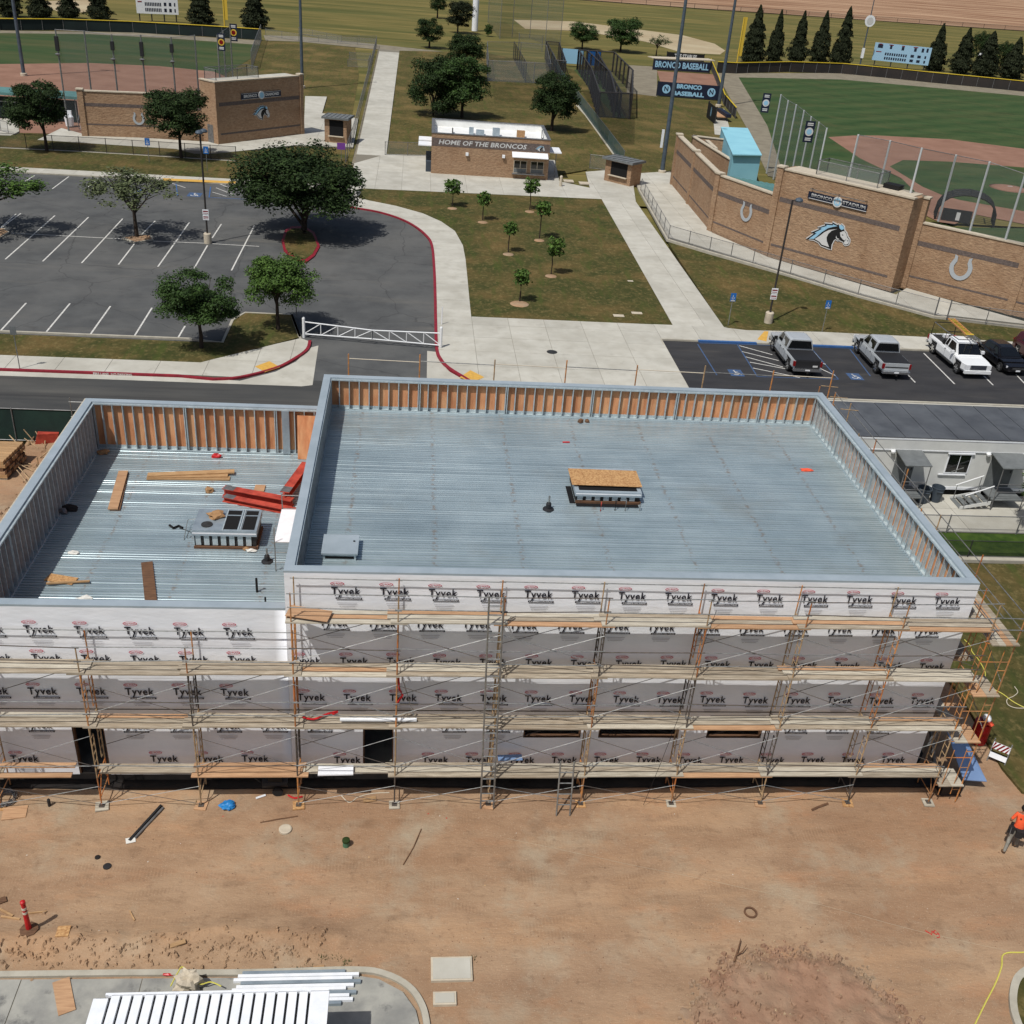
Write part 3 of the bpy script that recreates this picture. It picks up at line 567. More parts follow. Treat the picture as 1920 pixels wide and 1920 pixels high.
def access_sign(px, py, w_, parent, z):            # wheelchair emblem on a blue field
    c = G(px, py, z); 
    MB().flat([(c.x-w_/2, c.y-w_*.62), (c.x+w_/2, c.y-w_*.62), (c.x+w_/2, c.y+w_*.62), (c.x-w_/2, c.y+w_*.62)], z).build('blue_square', 'worn_blue', parent)
    mb = MB(); q = lambda a, b: (c.x+a*w_, c.y+b*w_)
    for i in range(12):
        a0, a1 = rad(-200+i*20), rad(-200+(i+1)*20)
        mb.add([(*q(-.05+.24*math.cos(a), -.18+.24*math.sin(a)), z+.004) for a in (a0, a1)]+[(*q(-.05+.16*math.cos(a), -.18+.16*math.sin(a)), z+.004) for a in (a1, a0)], [(0, 1, 2, 3)])
    for pl in ([(-.1, .3), (0, .3), (.04, -.02), (-.06, -.02)], [(-.06, .0), (.22, .0), (.22, -.08), (-.06, -.08)], [(.14, -.02), (.22, -.02), (.34, -.36), (.26, -.38)], [(-.12, .36), (.0, .36), (.0, .48), (-.12, .48)], [(-.02, .2), (.18, .2), (.18, .13), (-.02, .13)]):
        mb.flat([q(*p) for p in pl], z+.004)
    mb.build('wheelchair_emblem', 'white_paint', parent)
access_sign(1380, 699, .92, lot2, ZN); access_sign(1603, 706, .92, lot2, ZN); access_sign(365, 365, 1.25, LOT, ZL); access_sign(252, 358, 1.25, LOT, ZL)
# ---- plaza details
pz = bpy.data.objects['plaza']
def cover(px, py, r, name, label, m, z, rect=None):
    c = G(px, py, z)
    mb = MB()
    if rect: mb.box(c.x-rect[0]/2, c.x+rect[0]/2, c.y-rect[1]/2, c.y+rect[1]/2, z-.1, z+.02)
    else: mb.lathe((c.x, c.y, 0), [(r, z-.1), (r, z+.012), (r*.9, z+.016)], 20)
    return tag(mb.build(name, m, at=(c.x, c.y, z)), label, 'cover')
cover(1035, 660, .36, 'manhole_cover', 'round brown manhole cover in the pale concrete plaza', 'steel_dark', ZP)
for i, (x, y, a, b, l) in enumerate([(1160, 592, .8, .5, 'left concrete utility cover set in the lawn by the plaza edge'), (1194, 587, .8, .45, 'right concrete utility cover set in the lawn by the plaza edge'), (1182, 527, .45, .3, 'small pale utility cover in the lawn beside the stadium path')]): cover(x, y, 0, 'utility_cover', l, 'cap_stone', Z1, (a, b))
cover(1066, 339, 0, 'utility_cover', 'pale utility cover on the grass between snack bar and ticket booth', 'cap_stone', Z1, (1.1, 1.1)); 
cover(1095, 343, 0, 'utility_cover', 'pale utility cover on the grass nearest the ticket booth', 'cap_stone', Z1, (1.1, 1.1))
# ---- baseball field on the right
sheet('outfield_grass', PG([(1382, 143), (1480, 144), (1577, 147), (1660, 152), (1746, 162), (1920, 178), (2300, 220), (2300, 330), (1920, 279), (1780, 261), (1647, 254), (1553, 257), (1613, 297), (1690, 335), (1743, 362), (1770, 410), (1600, 380), (1500, 330), (1463, 318), (1437, 236)], .0), .0, 'turf')
sheet('warning_track', PG([(1343, 137), (1380, 137), (1577, 137), (1746, 155), (1920, 171), (2300, 212), (2300, 224), (1920, 180), (1746, 164), (1577, 149), (1385, 145), (1439, 236), (1466, 318), (1500, 340), (1440, 330), (1400, 240)], .012), .012, 'warning_track')
sheet('infield_clay', PG([(1553, 257), (1600, 254), (1647, 254), (1780, 261), (1920, 279), (2300, 335), (2300, 420), (1920, 420), (1818, 400), (1812, 412), (1790, 420), (1760, 416), (1738, 405), (1728, 390), (1732, 375), (1690, 334), (1613, 297)], .012), .012, 'clay')
sheet('infield_grass', PG([(1668, 312), (1693, 300), (1780, 303), (1920, 314), (2300, 345), (2300, 400), (1920, 396), (1800, 375), (1765, 365), (1730, 350)], .018), .018, 'turf')
hp = G(1774, 397, .03); sheet('home_circle', [(hp.x+3.0*math.cos(a), hp.y+3.0*math.sin(a)) for a in [2*math.pi*i/28 for i in range(28)]], .024, 'clay')
pm = G(1893, 353, .03); o = tag(MB().lathe((pm.x, pm.y, 0), [(2.6, 0), (1.6, .16), (.8, .25), (.1, .26)], 24).build('pitchers_mound', 'clay', smooth=True), kind='structure')
MB().box(pm.x-.3, pm.x+.3, pm.y-.08, pm.y+.08, .25, .30).build('pitching_plate', 'white_paint', o)
sheet('backstop_turf', PG([(1500, 345), (1690, 385), (1740, 412), (1790, 426), (1920, 428), (2200, 480), (2200, 560), (1920, 470), (1735, 410)], .005), .005, 'soft_turf')
# ---- softball field on the left
sheet('softball_grass', PG([(-300, 66), (0, 62), (167, 63), (320, 72), (484, 84), (470, 110), (420, 140), (400, 134), (167, 119), (0, 121), (-300, 140)], .0), .0, 'soft_turf')
sheet('softball_clay', PG([(-300, 140), (0, 120), (167, 118), (300, 124), (400, 134), (440, 150), (430, 230), (150, 252), (-300, 240)], .008), .008, 'clay')
sheet('softball_track', PG([(-300, 62), (0, 57), (250, 61), (490, 76), (486, 84), (320, 72), (167, 64), (0, 62), (-300, 68)], .012), .012, 'warning_track')
sheet('field_road', PG([(494, 66), (560, 68), (715, 84), (900, 104), (900, 110), (712, 93), (560, 78), (498, 76)], .0), .0, 'warning_track')
# ---- practice fields behind
sheet('practice_clay', PG([(963, 37), (1073, 40), (1140, 48), (1280, 66), (1340, 82), (1360, 95), (1350, 102), (1280, 99), (1210, 78), (1090, 58), (985, 54)], -.02), -.02, 'infield_sand')
sheet('left_far_clay', PG([(60, 2), (175, 0), (165, 22), (120, 26)], -.02), -.02, 'infield_sand')
sheet('bullpen_pad', PG([(1177, 122), (1232, 125), (1232, 181), (1175, 174)], .02), .02, 'warning_track')
sheet('bullpen_clay', PG([(1232, 133), (1346, 140), (1358, 166), (1240, 160)], .03), .03, 'clay')
sheet('cage_pad', PG([(912, 117), (1032, 125), (1034, 158), (915, 154)], .02), .02, 'warning_track')
sheet('cage_turf', PG([(1076, 130), (1130, 135), (1172, 222), (1120, 220)], .02), .02, 'turf')
# ================================================================== THE UNFINISHED BUILDING
W, D, H, RZ = 21.25, 14.69, 8.30, 6.87
WX, WD, WH, WRZ = -9.58, 14.45, 6.97, 4.83
B = thing('unfinished_building', (5.8, 7, 0), 'unfinished two-part building in white printed house wrap with open zinc deck roofs', 'building')
TH = .26
# ---- outer sheathing, floors, copings
def part(name, m, fn, parent=B, **k): mb = MB(); fn(mb); return mb.build(name, m, parent, **k)
part('side_wall', 'plywood', lambda b: b.box(W-.17, W, .02, D, -.1, H-.05)); part('side_wall', 'plywood', lambda b: b.box(WX, WX+.17, .02, WD, -.1, WH-.05))
part('back_wall', 'plywood', lambda b: b.box(.0, W-.17, D-.12, D, -.1, H-.05)); part('back_wall', 'plywood', lambda b: b.box(WX+.17, -.002, WD-.12, WD, -.1, WH-.05))
part('party_wall', 'plywood', lambda b: b.box(0, .12, .05, D-.12, -.1, H-.05))
part('floor_slab', 'pad_concrete', lambda b: b.box(WX+.2, W-.2, .1, 14.3, -.1, .05))
part('dark_backing', 'dark_void', lambda b: b.box(WX+.2, W-.2, 3.0, 3.1, .05, 4.7))  # black backing panel: the dark of the interior is put into its colour
part('base_membrane', 'membrane_and_shade', lambda b: b.box(WX, W, -.012, .05, -.15, .34))
def cop(a, b, c, d, z): return part('coping', 'coping', lambda m: m.box(a, b, c, d, z-.07, z))
cop(-.03, W+.03, -.05, TH, H); cop(-.03, TH, TH+.004, D-TH-.004, H); cop(W-TH, W+.03, TH+.004, D-TH-.004, H); cop(-.03, W+.03, D-TH, D+.04, H)
cop(WX-.04, -.034, -.05, TH, WH); cop(WX-.04, WX+TH, TH+.004, WD-TH-.004, WH); cop(WX-.04, -.034, WD-TH, WD+.04, WH)
part('plywood_edge', 'wood_pale', lambda b: b.box(WX-.085, WX-.041, -.03, WD+.03, WH-.25, WH-.006))
# ---- fluted roof decks
def deck(name, x0, x1, y0, y1, z):
    vs, fs = [], []; y = y0; P = .1524; prof = [(0, 0), (.076, 0), (.084, -.004), (.090, -.014), (.100, -.056), (.132, -.056), (.142, -.014), (.147, -.004)]
    ys = []
    while y < y1-.001:
        dz = .006*(int((y-y0)/P+.5)//6 % 2)+U(-.002, .002); tl = U(-.035, .035)
        for a, h in prof:
            if y+a <= y1: ys.append((y+a, z+h+dz+a*tl))
        y += P
    xs = rng(x0, x1, 3.0)
    for yy, zz in ys: vs += [(x, yy, zz) for x in xs]
    n = len(xs)
    for j in range(len(ys)-1):
        for i in range(n-1): fs.append((j*n+i, j*n+i+1, (j+1)*n+i+1, (j+1)*n+i))
    mb = MB(); mb.v = vs; mb.f = fs; mb.m = [0]*len(fs); return mb.build(name, 'roof_zinc', B)
deck('roof_deck', .12, W-.17, .17, D-.12, RZ); deck('roof_deck', WX+.17, -.002, .17, WD-.12, WRZ)
# ---- parapet framing: C-studs, tracks and plywood panels behind them
def stud_mesh(h, flip=1):
    mb = MB(); mb.box(-.018, .018, -.075, -.072, 0, h); mb.box(-.018, -.015, -.072, .072, 0, h); mb.box(-.018, .018, .072, .075, 0, h); return mb.mesh('stud', 'stud')
def framing(axis, fixed, a, b, z0, z1, sgn, panel_out):
    h = z1-z0-.07-.03; me = stud_mesh(h); n = int((b-a)/.4064)
    for i in range(n+1):
        for dx in ((0,) if i % 9 else (0, .075)):
            t = a+.02+i*.4064+dx
            if t > b-.03: continue
            if axis == 'x': link(me, 'stud', B, (t, fixed-sgn*.085, z0+.03), (0, 0, 0 if sgn > 0 else math.pi))
            else: link(me, 'stud', B, (fixed-sgn*.085, t, z0+.03), (0, 0, -math.pi/2*sgn))
    k = max(1, round((b-a)/1.22)); 
    for i in range(k):
        p, q = a+(b-a)*i/k+.004, a+(b-a)*(i+1)/k-.004
        if axis == 'x': MB().box(p, q, fixed, fixed+sgn*.012, z0+.16, z1-.075).build('plywood_panel', 'plywood', B)
        else: MB().box(fixed, fixed+sgn*.012, p, q, z0+.16, z1-.075).build('plywood_panel', 'plywood', B)
    for zz in (z0, z1-.10):
        mb = MB()
        if axis == 'x': mb.box(a, b, fixed-sgn*.165, fixed-sgn*.002, zz, zz+.028); mb.box(a, b, fixed-sgn*.168, fixed-sgn*.1645, zz-(.03 if zz > z0 else 0), zz+(.03 if zz > z0 else .07))
        else: mb.box(fixed-sgn*.165, fixed-sgn*.002, a, b, zz, zz+.028); mb.box(fixed-sgn*.168, fixed-sgn*.1645, a, b, zz-(.03 if zz > z0 else 0), zz+(.03 if zz > z0 else .07))
        mb.build('track', 'stud', B)
    part('edge_angle', 'stud', (lambda m: m.box(a, b, fixed-sgn*.02, fixed-sgn*.006, z0-.02, z0+.16)) if axis == 'x' else (lambda m: m.box(fixed-sgn*.02, fixed-sgn*.006, a, b, z0-.02, z0+.16)))
framing('x', D-.134, .18, W-.19, RZ, H, 1, 0); framing('y', W-.184, .35, D-.32, RZ, H, 1, 0); framing('y', .134, .35, D-.32, RZ, H, -1, 0)
framing('x', WD-.134, WX+.2, -.03, WRZ, WH, 1, 0); framing('y', WX+.184, .35, WD-.32, WRZ, WH, -1, 0)
# blocking pieces and the loose plywood sheet in the back corner of the low roof
part('blocking', 'galv', lambda b: [b.box(-1.75, -1.45, 14.12, 14.30, WRZ+.05, WH-.12)])
o = part('spare', 'plywood', lambda b: b.plate([(-1.1, 13.72, WRZ+.02), (-.22, 13.72, WRZ+.02), (-.22, 14.02, WH-.25), (-1.1, 14.02, WH-.25)], (0, .98, -.15), .02), parent=None, at=(-.65, 13.8, WRZ))
o.name = 'plywood_sheet'; tag(o, 'full plywood sheet leaning in the back corner of the lower roof beside the high wall', 'plywood sheet')
# ---- front wrap in courses with openings
OPEN = [(-6.76, -5.79, .2, 2.55), (2.26, 3.24, .2, 2.55), (7.46, 9.36, 1.92, 2.9), (9.95, 12.64, 1.92, 2.9), (13.6, 15.48, 1.92, 2.9)]
def wrap_sheet(x0, x1, z0, z1, y):
    xb = sorted(set([x0, x1]+[v for o in OPEN for v in o[:2] if x0 < v < x1]+rng(x0, x1, .35))); zb = sorted(set([z0, z1]+[v for o in OPEN for v in o[2:] if z0 < v < z1]+rng(z0, z1, .22)))
    idx = {}; vs = []; fs = []
    def vi(i, j):
        if (i, j) not in idx:
            x, z = xb[i], zb[j]; idx[i, j] = len(vs)
            vs.append((x, y+.009*noise.noise((x*.8, z*1.5, 3))+.006*noise.noise((x*2.2, z*1.1, 9))-.004*abs(noise.noise((x*1.1+z*1.6, z*.6, 5))), z))
        return idx[i, j]
    for i in range(len(xb)-1):
        for j in range(len(zb)-1):
            cx, cz = (xb[i]+xb[i+1])/2, (zb[j]+zb[j+1])/2
            if any(o[0] < cx < o[1] and o[2] < cz < o[3] for o in OPEN): continue
            fs.append((vi(i, j), vi(i+1, j), vi(i+1, j+1), vi(i, j+1)))
    mb = MB(); mb.v = vs; mb.f = fs; mb.m = [0]*len(fs); return mb.build('wrap_sheet', 'wrap', B, smooth=True)
def join(parts, mats):
    mb = MB()
    for me, mi, dx, dy, dz in parts:
        mb.add([(v.co.x+dx, v.co.y+dy, v.co.z+dz) for v in me.vertices], [tuple(p.vertices) for p in me.polygons], mi)
    return mb.mesh('wrap_print', mats)
def logo():
    t = text('Tyvek', .38, .008, 0, 0, 3, sp=1.12); xs = [v.co.x for v in t.vertices]; k = .86/(max(xs)-min(xs))
    for v in t.vertices: v.co.x *= k
    d = text('DU PONT', .095, .0015, 0, 0, 2); xs = [v.co.x for v in d.vertices]; k = .31/(max(xs)-min(xs))
    for v in d.vertices: v.co.x *= k
    c = text('COMMERCIALWRAP', .06, .001, 0, 0, 1); xs = [v.co.x for v in c.vertices]; k = .72/(max(xs)-min(xs))
    for v in c.vertices: v.co.x *= k
    ring = MB(); n = 20; f = lambda r, i: (.205*r*math.cos(2*math.pi*i/n), .072*r*math.sin(2*math.pi*i/n)*1.0, 0)
    for i in range(n): ring.add([f(1, i), f(1, i+1), f(.87, i+1), f(.87, i)], [(0, 1, 2, 3)])
    bar = MB().add([(-.39, -.034, 0), (.39, -.034, 0), (.39, .034, 0), (-.39, .034, 0)], [(0, 1, 2, 3)])
    fine = MB()
    for a, b, y in ((-.30, .28, 0), (-.27, .26, -.06), (-.16, .22, -.12), (-.24, -.18, -.12)): fine.add([(a, y, 0), (b, y, 0), (b, y+.018, 0), (a, y+.018, 0)], [(0, 1, 2, 3)])
    return join([(ring.mesh('r', []), 1, -.24, .27, 0), (d, 1, -.24, .27, 0), (t, 0, 0, 0, 0), (bar.mesh('b', []), 0, .10, -.245, 0), (c, 2, .10, -.245, .003), (fine.mesh('f', []), 3, .06, -.42, 0)], ['ink_black', 'ink_red', 'wrap', 'ink_grey'])
LOGO = logo()
def course(x0, x1, z0, z1, y, zc, xc, skip=()):
    s = wrap_sheet(x0, x1, z0, z1, y); k = math.ceil((x0-.5-xc)/1.4325); x = xc+k*1.4325
    while x < x1+.45:
        if x0+.46 < x < x1-.52 and not any(o[0]-.5 < x < o[1]+.5 and o[2]-.2 < zc < o[3]+.2 for o in OPEN):
            link(LOGO, 'wrap_print', s, (x, y-.034, zc+U(-.015, .015)), (math.pi/2, U(-.008, .008), 0))
        x += 1.4325
    return s
for i, (z0, z1, zc, xc) in enumerate([(.32, 1.50, .95, 1.75), (1.46, 2.92, 2.42, .80), (2.88, 4.28, 3.58, 2.08), (4.24, 5.62, 5.03, 1.98), (5.58, 6.92, 6.47, 1.38), (6.88, 8.235, 7.62, 1.75)]):
    course(-.02, W+.03, z0, z1, -.024-.006*i, zc, xc)
for i, (z0, z1, zc, xc) in enumerate([(.32, 1.50, 1.0, -5.5), (1.46, 2.92, 2.40, -4.9), (2.88, 4.32, 3.77, -4.55), (4.28, 5.60, 5.04, -4.25), (5.56, 6.905, 6.10, -4.31)]):
    course(WX-.03, -.025, z0, z1, -.024-.006*i, zc, xc)
for a, b, c, d in OPEN:                      # jambs and headers round the openings, darkness behind
    part('opening_frame', 'wood_dark', lambda m: [m.box(a, a+.04, .0, .16, c, d), m.box(b-.04, b, .0, .16, c, d), m.box(a, b, .0, .16, d-.04, d), m.box(a, b, .0, .16, c-.03, c)])
# end return of the wrap at the right corner and the side entrance steel
part('wrap_return', 'wrap', lambda b: b.box(W-.02, W+.03, .0, .30, 6.3, 8.23))
for a, b in (((21.6, .25, 0), (22.0, .5, 2.6)), ((21.35, .8, .2), (22.2, 1.2, 2.6)), ((21.4, .15, .1), (21.5, 2.2, 2.5)), ((22.3, .3, .1), (21.9, 1.6, 2.5))): part('steel_strut', 'steel_grey', lambda m: m.bar(a, b, .12, .07))
part('side_shade_sheet', 'membrane_and_shade', lambda m: m.box(W+.01, W+.03, .35, D-1, -.1, 2.5))  # black sheet on the side wall, colouring in the shade there
sheet('shade_strip', [(WX-.3, -.34), (-2, -.40), (3, -.30), (9, -.42), (15, -.33), (W+.9, -.40), (W+1.1, 2.4), (W, 2.4), (W, .0), (WX-.3, 0)], .075, 'membrane_and_shade', .12)  # black strip laid on the ground as painted shade of the decks
# ================================================================== SCAFFOLD
SC = thing('scaffold', (5.8, -.7, 0), 'tall rusty and orange tube scaffold standing around the wrapped building', 'scaffold')
YO, YI = -1.12, -.22
LIFT = [(.03, 1.24), (1.24, 3.30), (3.30, 5.35), (5.35, 7.26)]
DZ = [1.25, 3.29, 5.32, 7.26]
SM = ['scaf_tan', 'scaf_rust', 'scaf_orange', 'scaf_dark']
def frame_mesh(h, m, wy=YI-YO):
    mb = MB(); mb.tube([(0, 0, 0), (0, 0, h)], .024, 6); mb.tube([(0, wy, 0), (0, wy, h)], .024, 6); mb.tube([(0, 0, h-.06), (0, wy, h-.06)], .02, 5)
    if h > 1.6:
        for s, y0 in ((1, 0), (-1, wy)):
            y1 = y0+s*.26; mb.tube([(0, y0, h-.45), (0, y0+s*.12, h-.2), (0, y0+s*.34, h-.06)], .014, 4)
            mb.tube([(0, y1, .25), (0, y1, h-.5)], .016, 5)
            for k in range(5): z = .25+k*(h-.75)/4; mb.tube([(0, y0, z), (0, y1, z)], .013, 4)
    else:
        mb.tube([(0, 0, .35), (0, wy, .35)], .018, 5); mb.tube([(0, 0, .35), (0, wy*.5, h-.06)], .014, 4); mb.tube([(0, wy, .35), (0, wy*.5, h-.06)], .014, 4)
    return mb.mesh('frame', m)
FM = {}
def frame(x, y, lift, m, rz=0):
    h = LIFT[lift][1]-LIFT[lift][0]; k = (round(h, 2), m)
    if k not in FM: FM[k] = frame_mesh(h, m)
    return link(FM[k], 'frame', SC, (x, y, LIFT[lift][0]), (0, 0, rz))
def tubep(name, pts, r, m, n=5): return MB().tube(pts, r, n).build(name, m, SC)
XK = [.268+3.05*k for k in range(-4, 7)]+[21.43]
for i, x in enumerate(XK):
    main = i >= 4
    for l in range(4 if main else 3):
        frame(x, YO, l, SM[(i*2+l*3+(i*l) % 3) % 3 if (i+l) % 5 else 3])
    top = DZ[3]+1.0 if main else DZ[2]+.95
    m = SM[(i+1) % 3]; tubep('guard_post', [(x, YO, LIFT[3 if main else 2][1]), (x, YO, top)], .022, m); tubep('guard_post', [(x, YI, LIFT[3 if main else 2][1]), (x, YI, top-.05)], .022, SM[(i+2) % 3])
    for yy in (YO, YI): link(bpy.data.meshes.get('base_plate') or MB().box(-.08, .08, -.08, .08, 0, .03).mesh('base_plate', 'scaf_dark'), 'base_plate', SC, (x, yy, .045))
for i in range(len(XK)-1):
    a, b = XK[i], XK[i+1]; main = i >= 4
    for l in range(4 if main else 3):
        z0, z1 = LIFT[l]; 
        lo_, hi_ = (z0+.12, z1-.35) if l == 0 else (z0+.5, z1-.35)
        if (i+l) % 7 != 3:
            tubep('cross_brace', [(a, YO-.03, lo_), (b, YO-.03, hi_)], .0105, 'pipe_galv', 4); tubep('cross_brace', [(a, YO-.045, hi_), (b, YO-.045, lo_)], .0125, 'scaf_dark' if (i+l) % 3 else 'pipe_galv', 4)
        if l and (i+l) % 2: tubep('cross_brace', [(a, YI, lo_), (b, YI, hi_)], .0125, 'scaf_dark', 4)
    for l in range(4 if main else 3):
        for dz in (.48, .98):
            if l == 0 and dz > .6: continue
            j = U(-.05, .05); tubep('guard_rail', [(a-.1, YO-.02, DZ[l]+dz+j), (b+.1, YO-.02, DZ[l]+dz-j)], .017, 'pipe_galv' if (i+l) % 3 else 'scaf_dark')
    tl = 3 if main else 2
    tubep('guard_rail', [(a-.1, YI, DZ[tl]+.9), (b+.1, YI, DZ[tl]+.88)], .016, 'pipe_galv')
    tubep('ledger', [(a, YI, DZ[1]-.08), (b, YI, DZ[1]-.08)], .018, 'scaf_dark')
# return along the right-hand side
DS = [.87, 2.81, 4.80, 6.82]; YS = [-1.09, 1.95, 5.0, 8.05, 11.1, 14.15, 15.9]
for i, y in enumerate(YS):
    for x, q in ((22.41, 0), (21.62 if i else 22.41, 1)):
        if i == 0 and q: continue
        tubep('side_post', [(x, y, .03), (x, y, 7.85+(.25 if (i+q) % 2 else 0))], .024, ['scaf_tan', 'scaf_orange', 'scaf_rust'][(i+q+1) % 3])
    for z in DS+[2.1, 4.1, 6.1]: tubep('side_rung', [(21.62 if i else 21.43, y, z-.06), (22.41, y, z-.06)], .018, SM[(i+1) % 3])
for z in (.6, 1.6, 2.3, 3.6, 4.3, 5.7): tubep('side_rung', [(22.13, YS[0], z), (22.41, YS[0], z)], .014, 'scaf_orange')
for a, b in ((.4, 2.4), (2.9, 4.6), (4.9, 6.5)): tubep('side_post', [(22.13, YS[0], a), (22.13, YS[0], b)], .016, 'scaf_orange'); tubep('side_post', [(21.68, YO, a), (21.68, YO, b)], .016, 'scaf_orange')
for i in range(len(YS)-1):
    for x in (22.41, 21.62):
        for z in (7.3, 7.8): tubep('guard_rail', [(x, YS[i]-.1, z), (x, YS[i+1]+.1, z+.02)], .017, 'pipe_galv')
    tubep('cross_brace', [(22.43, YS[i], 5.2), (22.43, YS[i+1], 6.6)], .0125, 'pipe_galv', 4); tubep('cross_brace', [(22.45, YS[i], 3.2), (22.45, YS[i+1], 4.6)], .0125, 'pipe_galv', 4)
tubep('guard_rail', [(21.4, -1.12, 7.75), (22.5, -1.12, 7.72)], .017, 'pipe_galv'); tubep('guard_rail', [(21.4, -1.12, 7.3), (22.5, -1.12, 7.3)], .017, 'pipe_galv')
# rear run: only its tops show above the parapet
XB = [.9, 3.9, 7.1, 10.2, 13.3, 16.3, 19.4, 22.1]
for i, x in enumerate(XB):
    tubep('rear_post', [(x, 15.95, .03), (x, 15.95, 8.75+.1*(i % 2))], .03, 'scaf_orange' if i % 3 != 2 else 'scaf_tan'); tubep('rear_post', [(x, 15.1, .03), (x, 15.1, 7.6)], .024, 'scaf_rust')
    if i: tubep('guard_rail', [(XB[i-1], 15.95, 8.55), (x, 15.95, 8.5)], .02, 'rope_white' if i % 2 else 'pipe_galv'); tubep('guard_rail', [(XB[i-1], 15.95, 7.6), (x, 15.95, 7.6)], .017, 'pipe_galv'); MB().box(XB[i-1], x, 15.1, 15.9, 6.75, 6.8).build('rear_platform', 'wood_grey', SC)
for y in (13.5, 14.8, 16): tubep('side_rung', [(21.7, y, 8.1), (22.5, y, 8.05)], .018, 'scaf_tan')
# left return beside the low wing
for i, y in enumerate((16.2, 13.2, 10.1, 7.0, 3.9, .8)):
    for x in (-10.0, -10.85): tubep('side_post', [(x, y, .03), (x, y, 6.2 if i < 1 else 5.2)], .022, 'pipe_galv' if i == 0 else SM[i % 3])
    if i: 
        py = y+3.1; tubep('cross_brace', [(-10.87, y, 3.2), (-10.87, py, 4.7)], .016, 'rope_white', 4); tubep('cross_brace', [(-10.89, y, 1.2), (-10.89, py, 2.7)], .016, 'pipe_galv', 4)
        tubep('guard_rail', [(-10.85, y, 5.0), (-10.85, py, 5.0)], .018, 'rope_white')
tubep('guard_rail', [(-10.9, 16.2, 6.0), (-8.6, 16.2, 6.0)], .02, 'pipe_galv'); tubep('guard_rail', [(-10.9, 16.2, 5.3), (-9, 16.2, 5.3)], .02, 'pipe_galv')
MB().box(-10.85, -9.75, 14.9, 16.3, 4.3, 4.35).build('rear_platform', 'wood_grey', SC)
# ladders
def ladder(name, A, Bq, wd, step, label, m):
    A, Bq = V(A), V(Bq); o = thing(name, A, label, 'ladder'); mb = MB(); x = V((wd/2, 0, 0))
    for s in (-1, 1): MB().tube([A+x*s, Bq+x*s], .03, 5).build('rail', m, o)
    n = int((Bq-A).length/step)
    for i in range(1, n):
        p = A+(Bq-A)*(i/n); MB().tube([p-x, p+x], .021, 5).build('rung', m, o)
    return o
ladder('access_ladder', (6.32, -1.28, .03), (6.10, -1.28, 8.35), .42, .31, 'tall grey access ladder fixed upright to the front of the scaffold', 'pipe_galv')
ladder('step_ladder', (8.78, -1.62, .03), (8.78, -1.22, 2.0), .44, .38, 'short grey ladder leaning on the lowest scaffold deck', 'pipe_galv')
# sill boards under the posts
for i, x in enumerate(XK[1:]):
    w_ = U(.15, .2); a = U(-.25, .25)
    o = MB().ob((x, YO, .022), (w_*math.cos(a), w_*math.sin(a), 0), (-w_*math.sin(a), w_*math.cos(a), 0), (0, 0, .022)).build('sill_board', ['osb', 'wood_pale', 'wood_orange'][i % 3], at=(x, YO, 0))
    tag(o, 'square sill board under front scaffold post number %s from the left corner' % ['one', 'two', 'three', 'four', 'five', 'six', 'seven', 'eight', 'nine', 'ten', 'eleven'][i], 'board', 'sill boards under the scaffold posts')
# planks
ORD = ['first', 'second', 'third', 'fourth', 'fifth', 'sixth', 'seventh', 'eighth', 'ninth', 'tenth', 'eleventh']
LV = ['lowest', 'second', 'third', 'topmost']; PM = {}
def plank(x0, x1, y0, y1, z, label, m, th=.042):
    k = (round(x1-x0, 2), round(y1-y0, 2), m)
    if k not in PM:
        a, b = (x1-x0)/2, (y1-y0)/2; PM[k] = MB().box(-a, a, -b, b, -th, 0).mesh('scaffold_plank', m)
    o = link(PM[k], 'scaffold_plank', None, ((x0+x1)/2, (y0+y1)/2, z), (U(-.006, .006), U(-.004, .004), U(-.004, .004)))
    return tag(o, label, 'plank', 'planks on the scaffold decks')
COLW = {'wood_grey': 'weathered grey', 'wood_pale': 'pale', 'wood_orange': 'orange-tan', 'osb': 'tan'}
for i in range(len(XK)-1):
    a, b = XK[i], XK[i+1]; main = i >= 4
    for l in range(4 if main else 3):
        for r in range(3):
            if l == 0 and ((i == 1 and r == 1) or (i == 2 and r == 0) or (i == 4 and r == 0)): continue
            m = random.choice(['wood_grey']*6+['wood_pale']*3+['wood_orange']*(2 if (i+l) % 2 else 1)); y0 = YO-.03+r*.212
            x0, x1 = a-.22+U(-.1, .1), b+.2+U(-.1, .1)
            if l == 0 and i == 1: x1 -= .9
            if l == 0 and i == 2: x0 += .25
            x1 = min(x1, 21.95)
            lab = '%s scaffold plank, %s from the wall, bay %s from left, %s deck' % (COLW[m], ['third', 'second', 'first'][r], ORD[i], LV[l])
            plank(round(x0, 1), round(x1, 1), y0, y0+.204, DZ[l]+(.046 if i % 2 else 0)+.0015*r, lab, m)
for l, (n, segs) in enumerate([(2, [(-1.2, -.35)]), (2, [(-1.2, -.3), (.0, 3.0)]), (2, [(-1.25, -.2), (.6, 3.8)]), (4, [(-1.25, 1.9), (1.7, 5.0), (4.8, 8.0), (7.8, 11), (10.8, 14.2)])]):
    for si, (y0, y1) in enumerate(segs):
        for r in range(n):
            wd = .88/n if n == 2 else .22; x0 = 21.55+r*(wd+.006)
            o = MB().box(x0, x0+wd, y0, y1, DS[l]-.042, DS[l]+(.046 if si % 2 else .0)).build('scaffold_plank', ['wood_grey', 'wood_pale', 'wood_orange'][(r+l) % 3], at=(x0, (y0+y1)/2, DS[l]))
            tag(o, 'scaffold plank on the right-hand side return, %s deck, length %s back, board %s outwards' % (LV[l], ORD[si], ORD[r]), 'plank', 'planks on the scaffold decks')
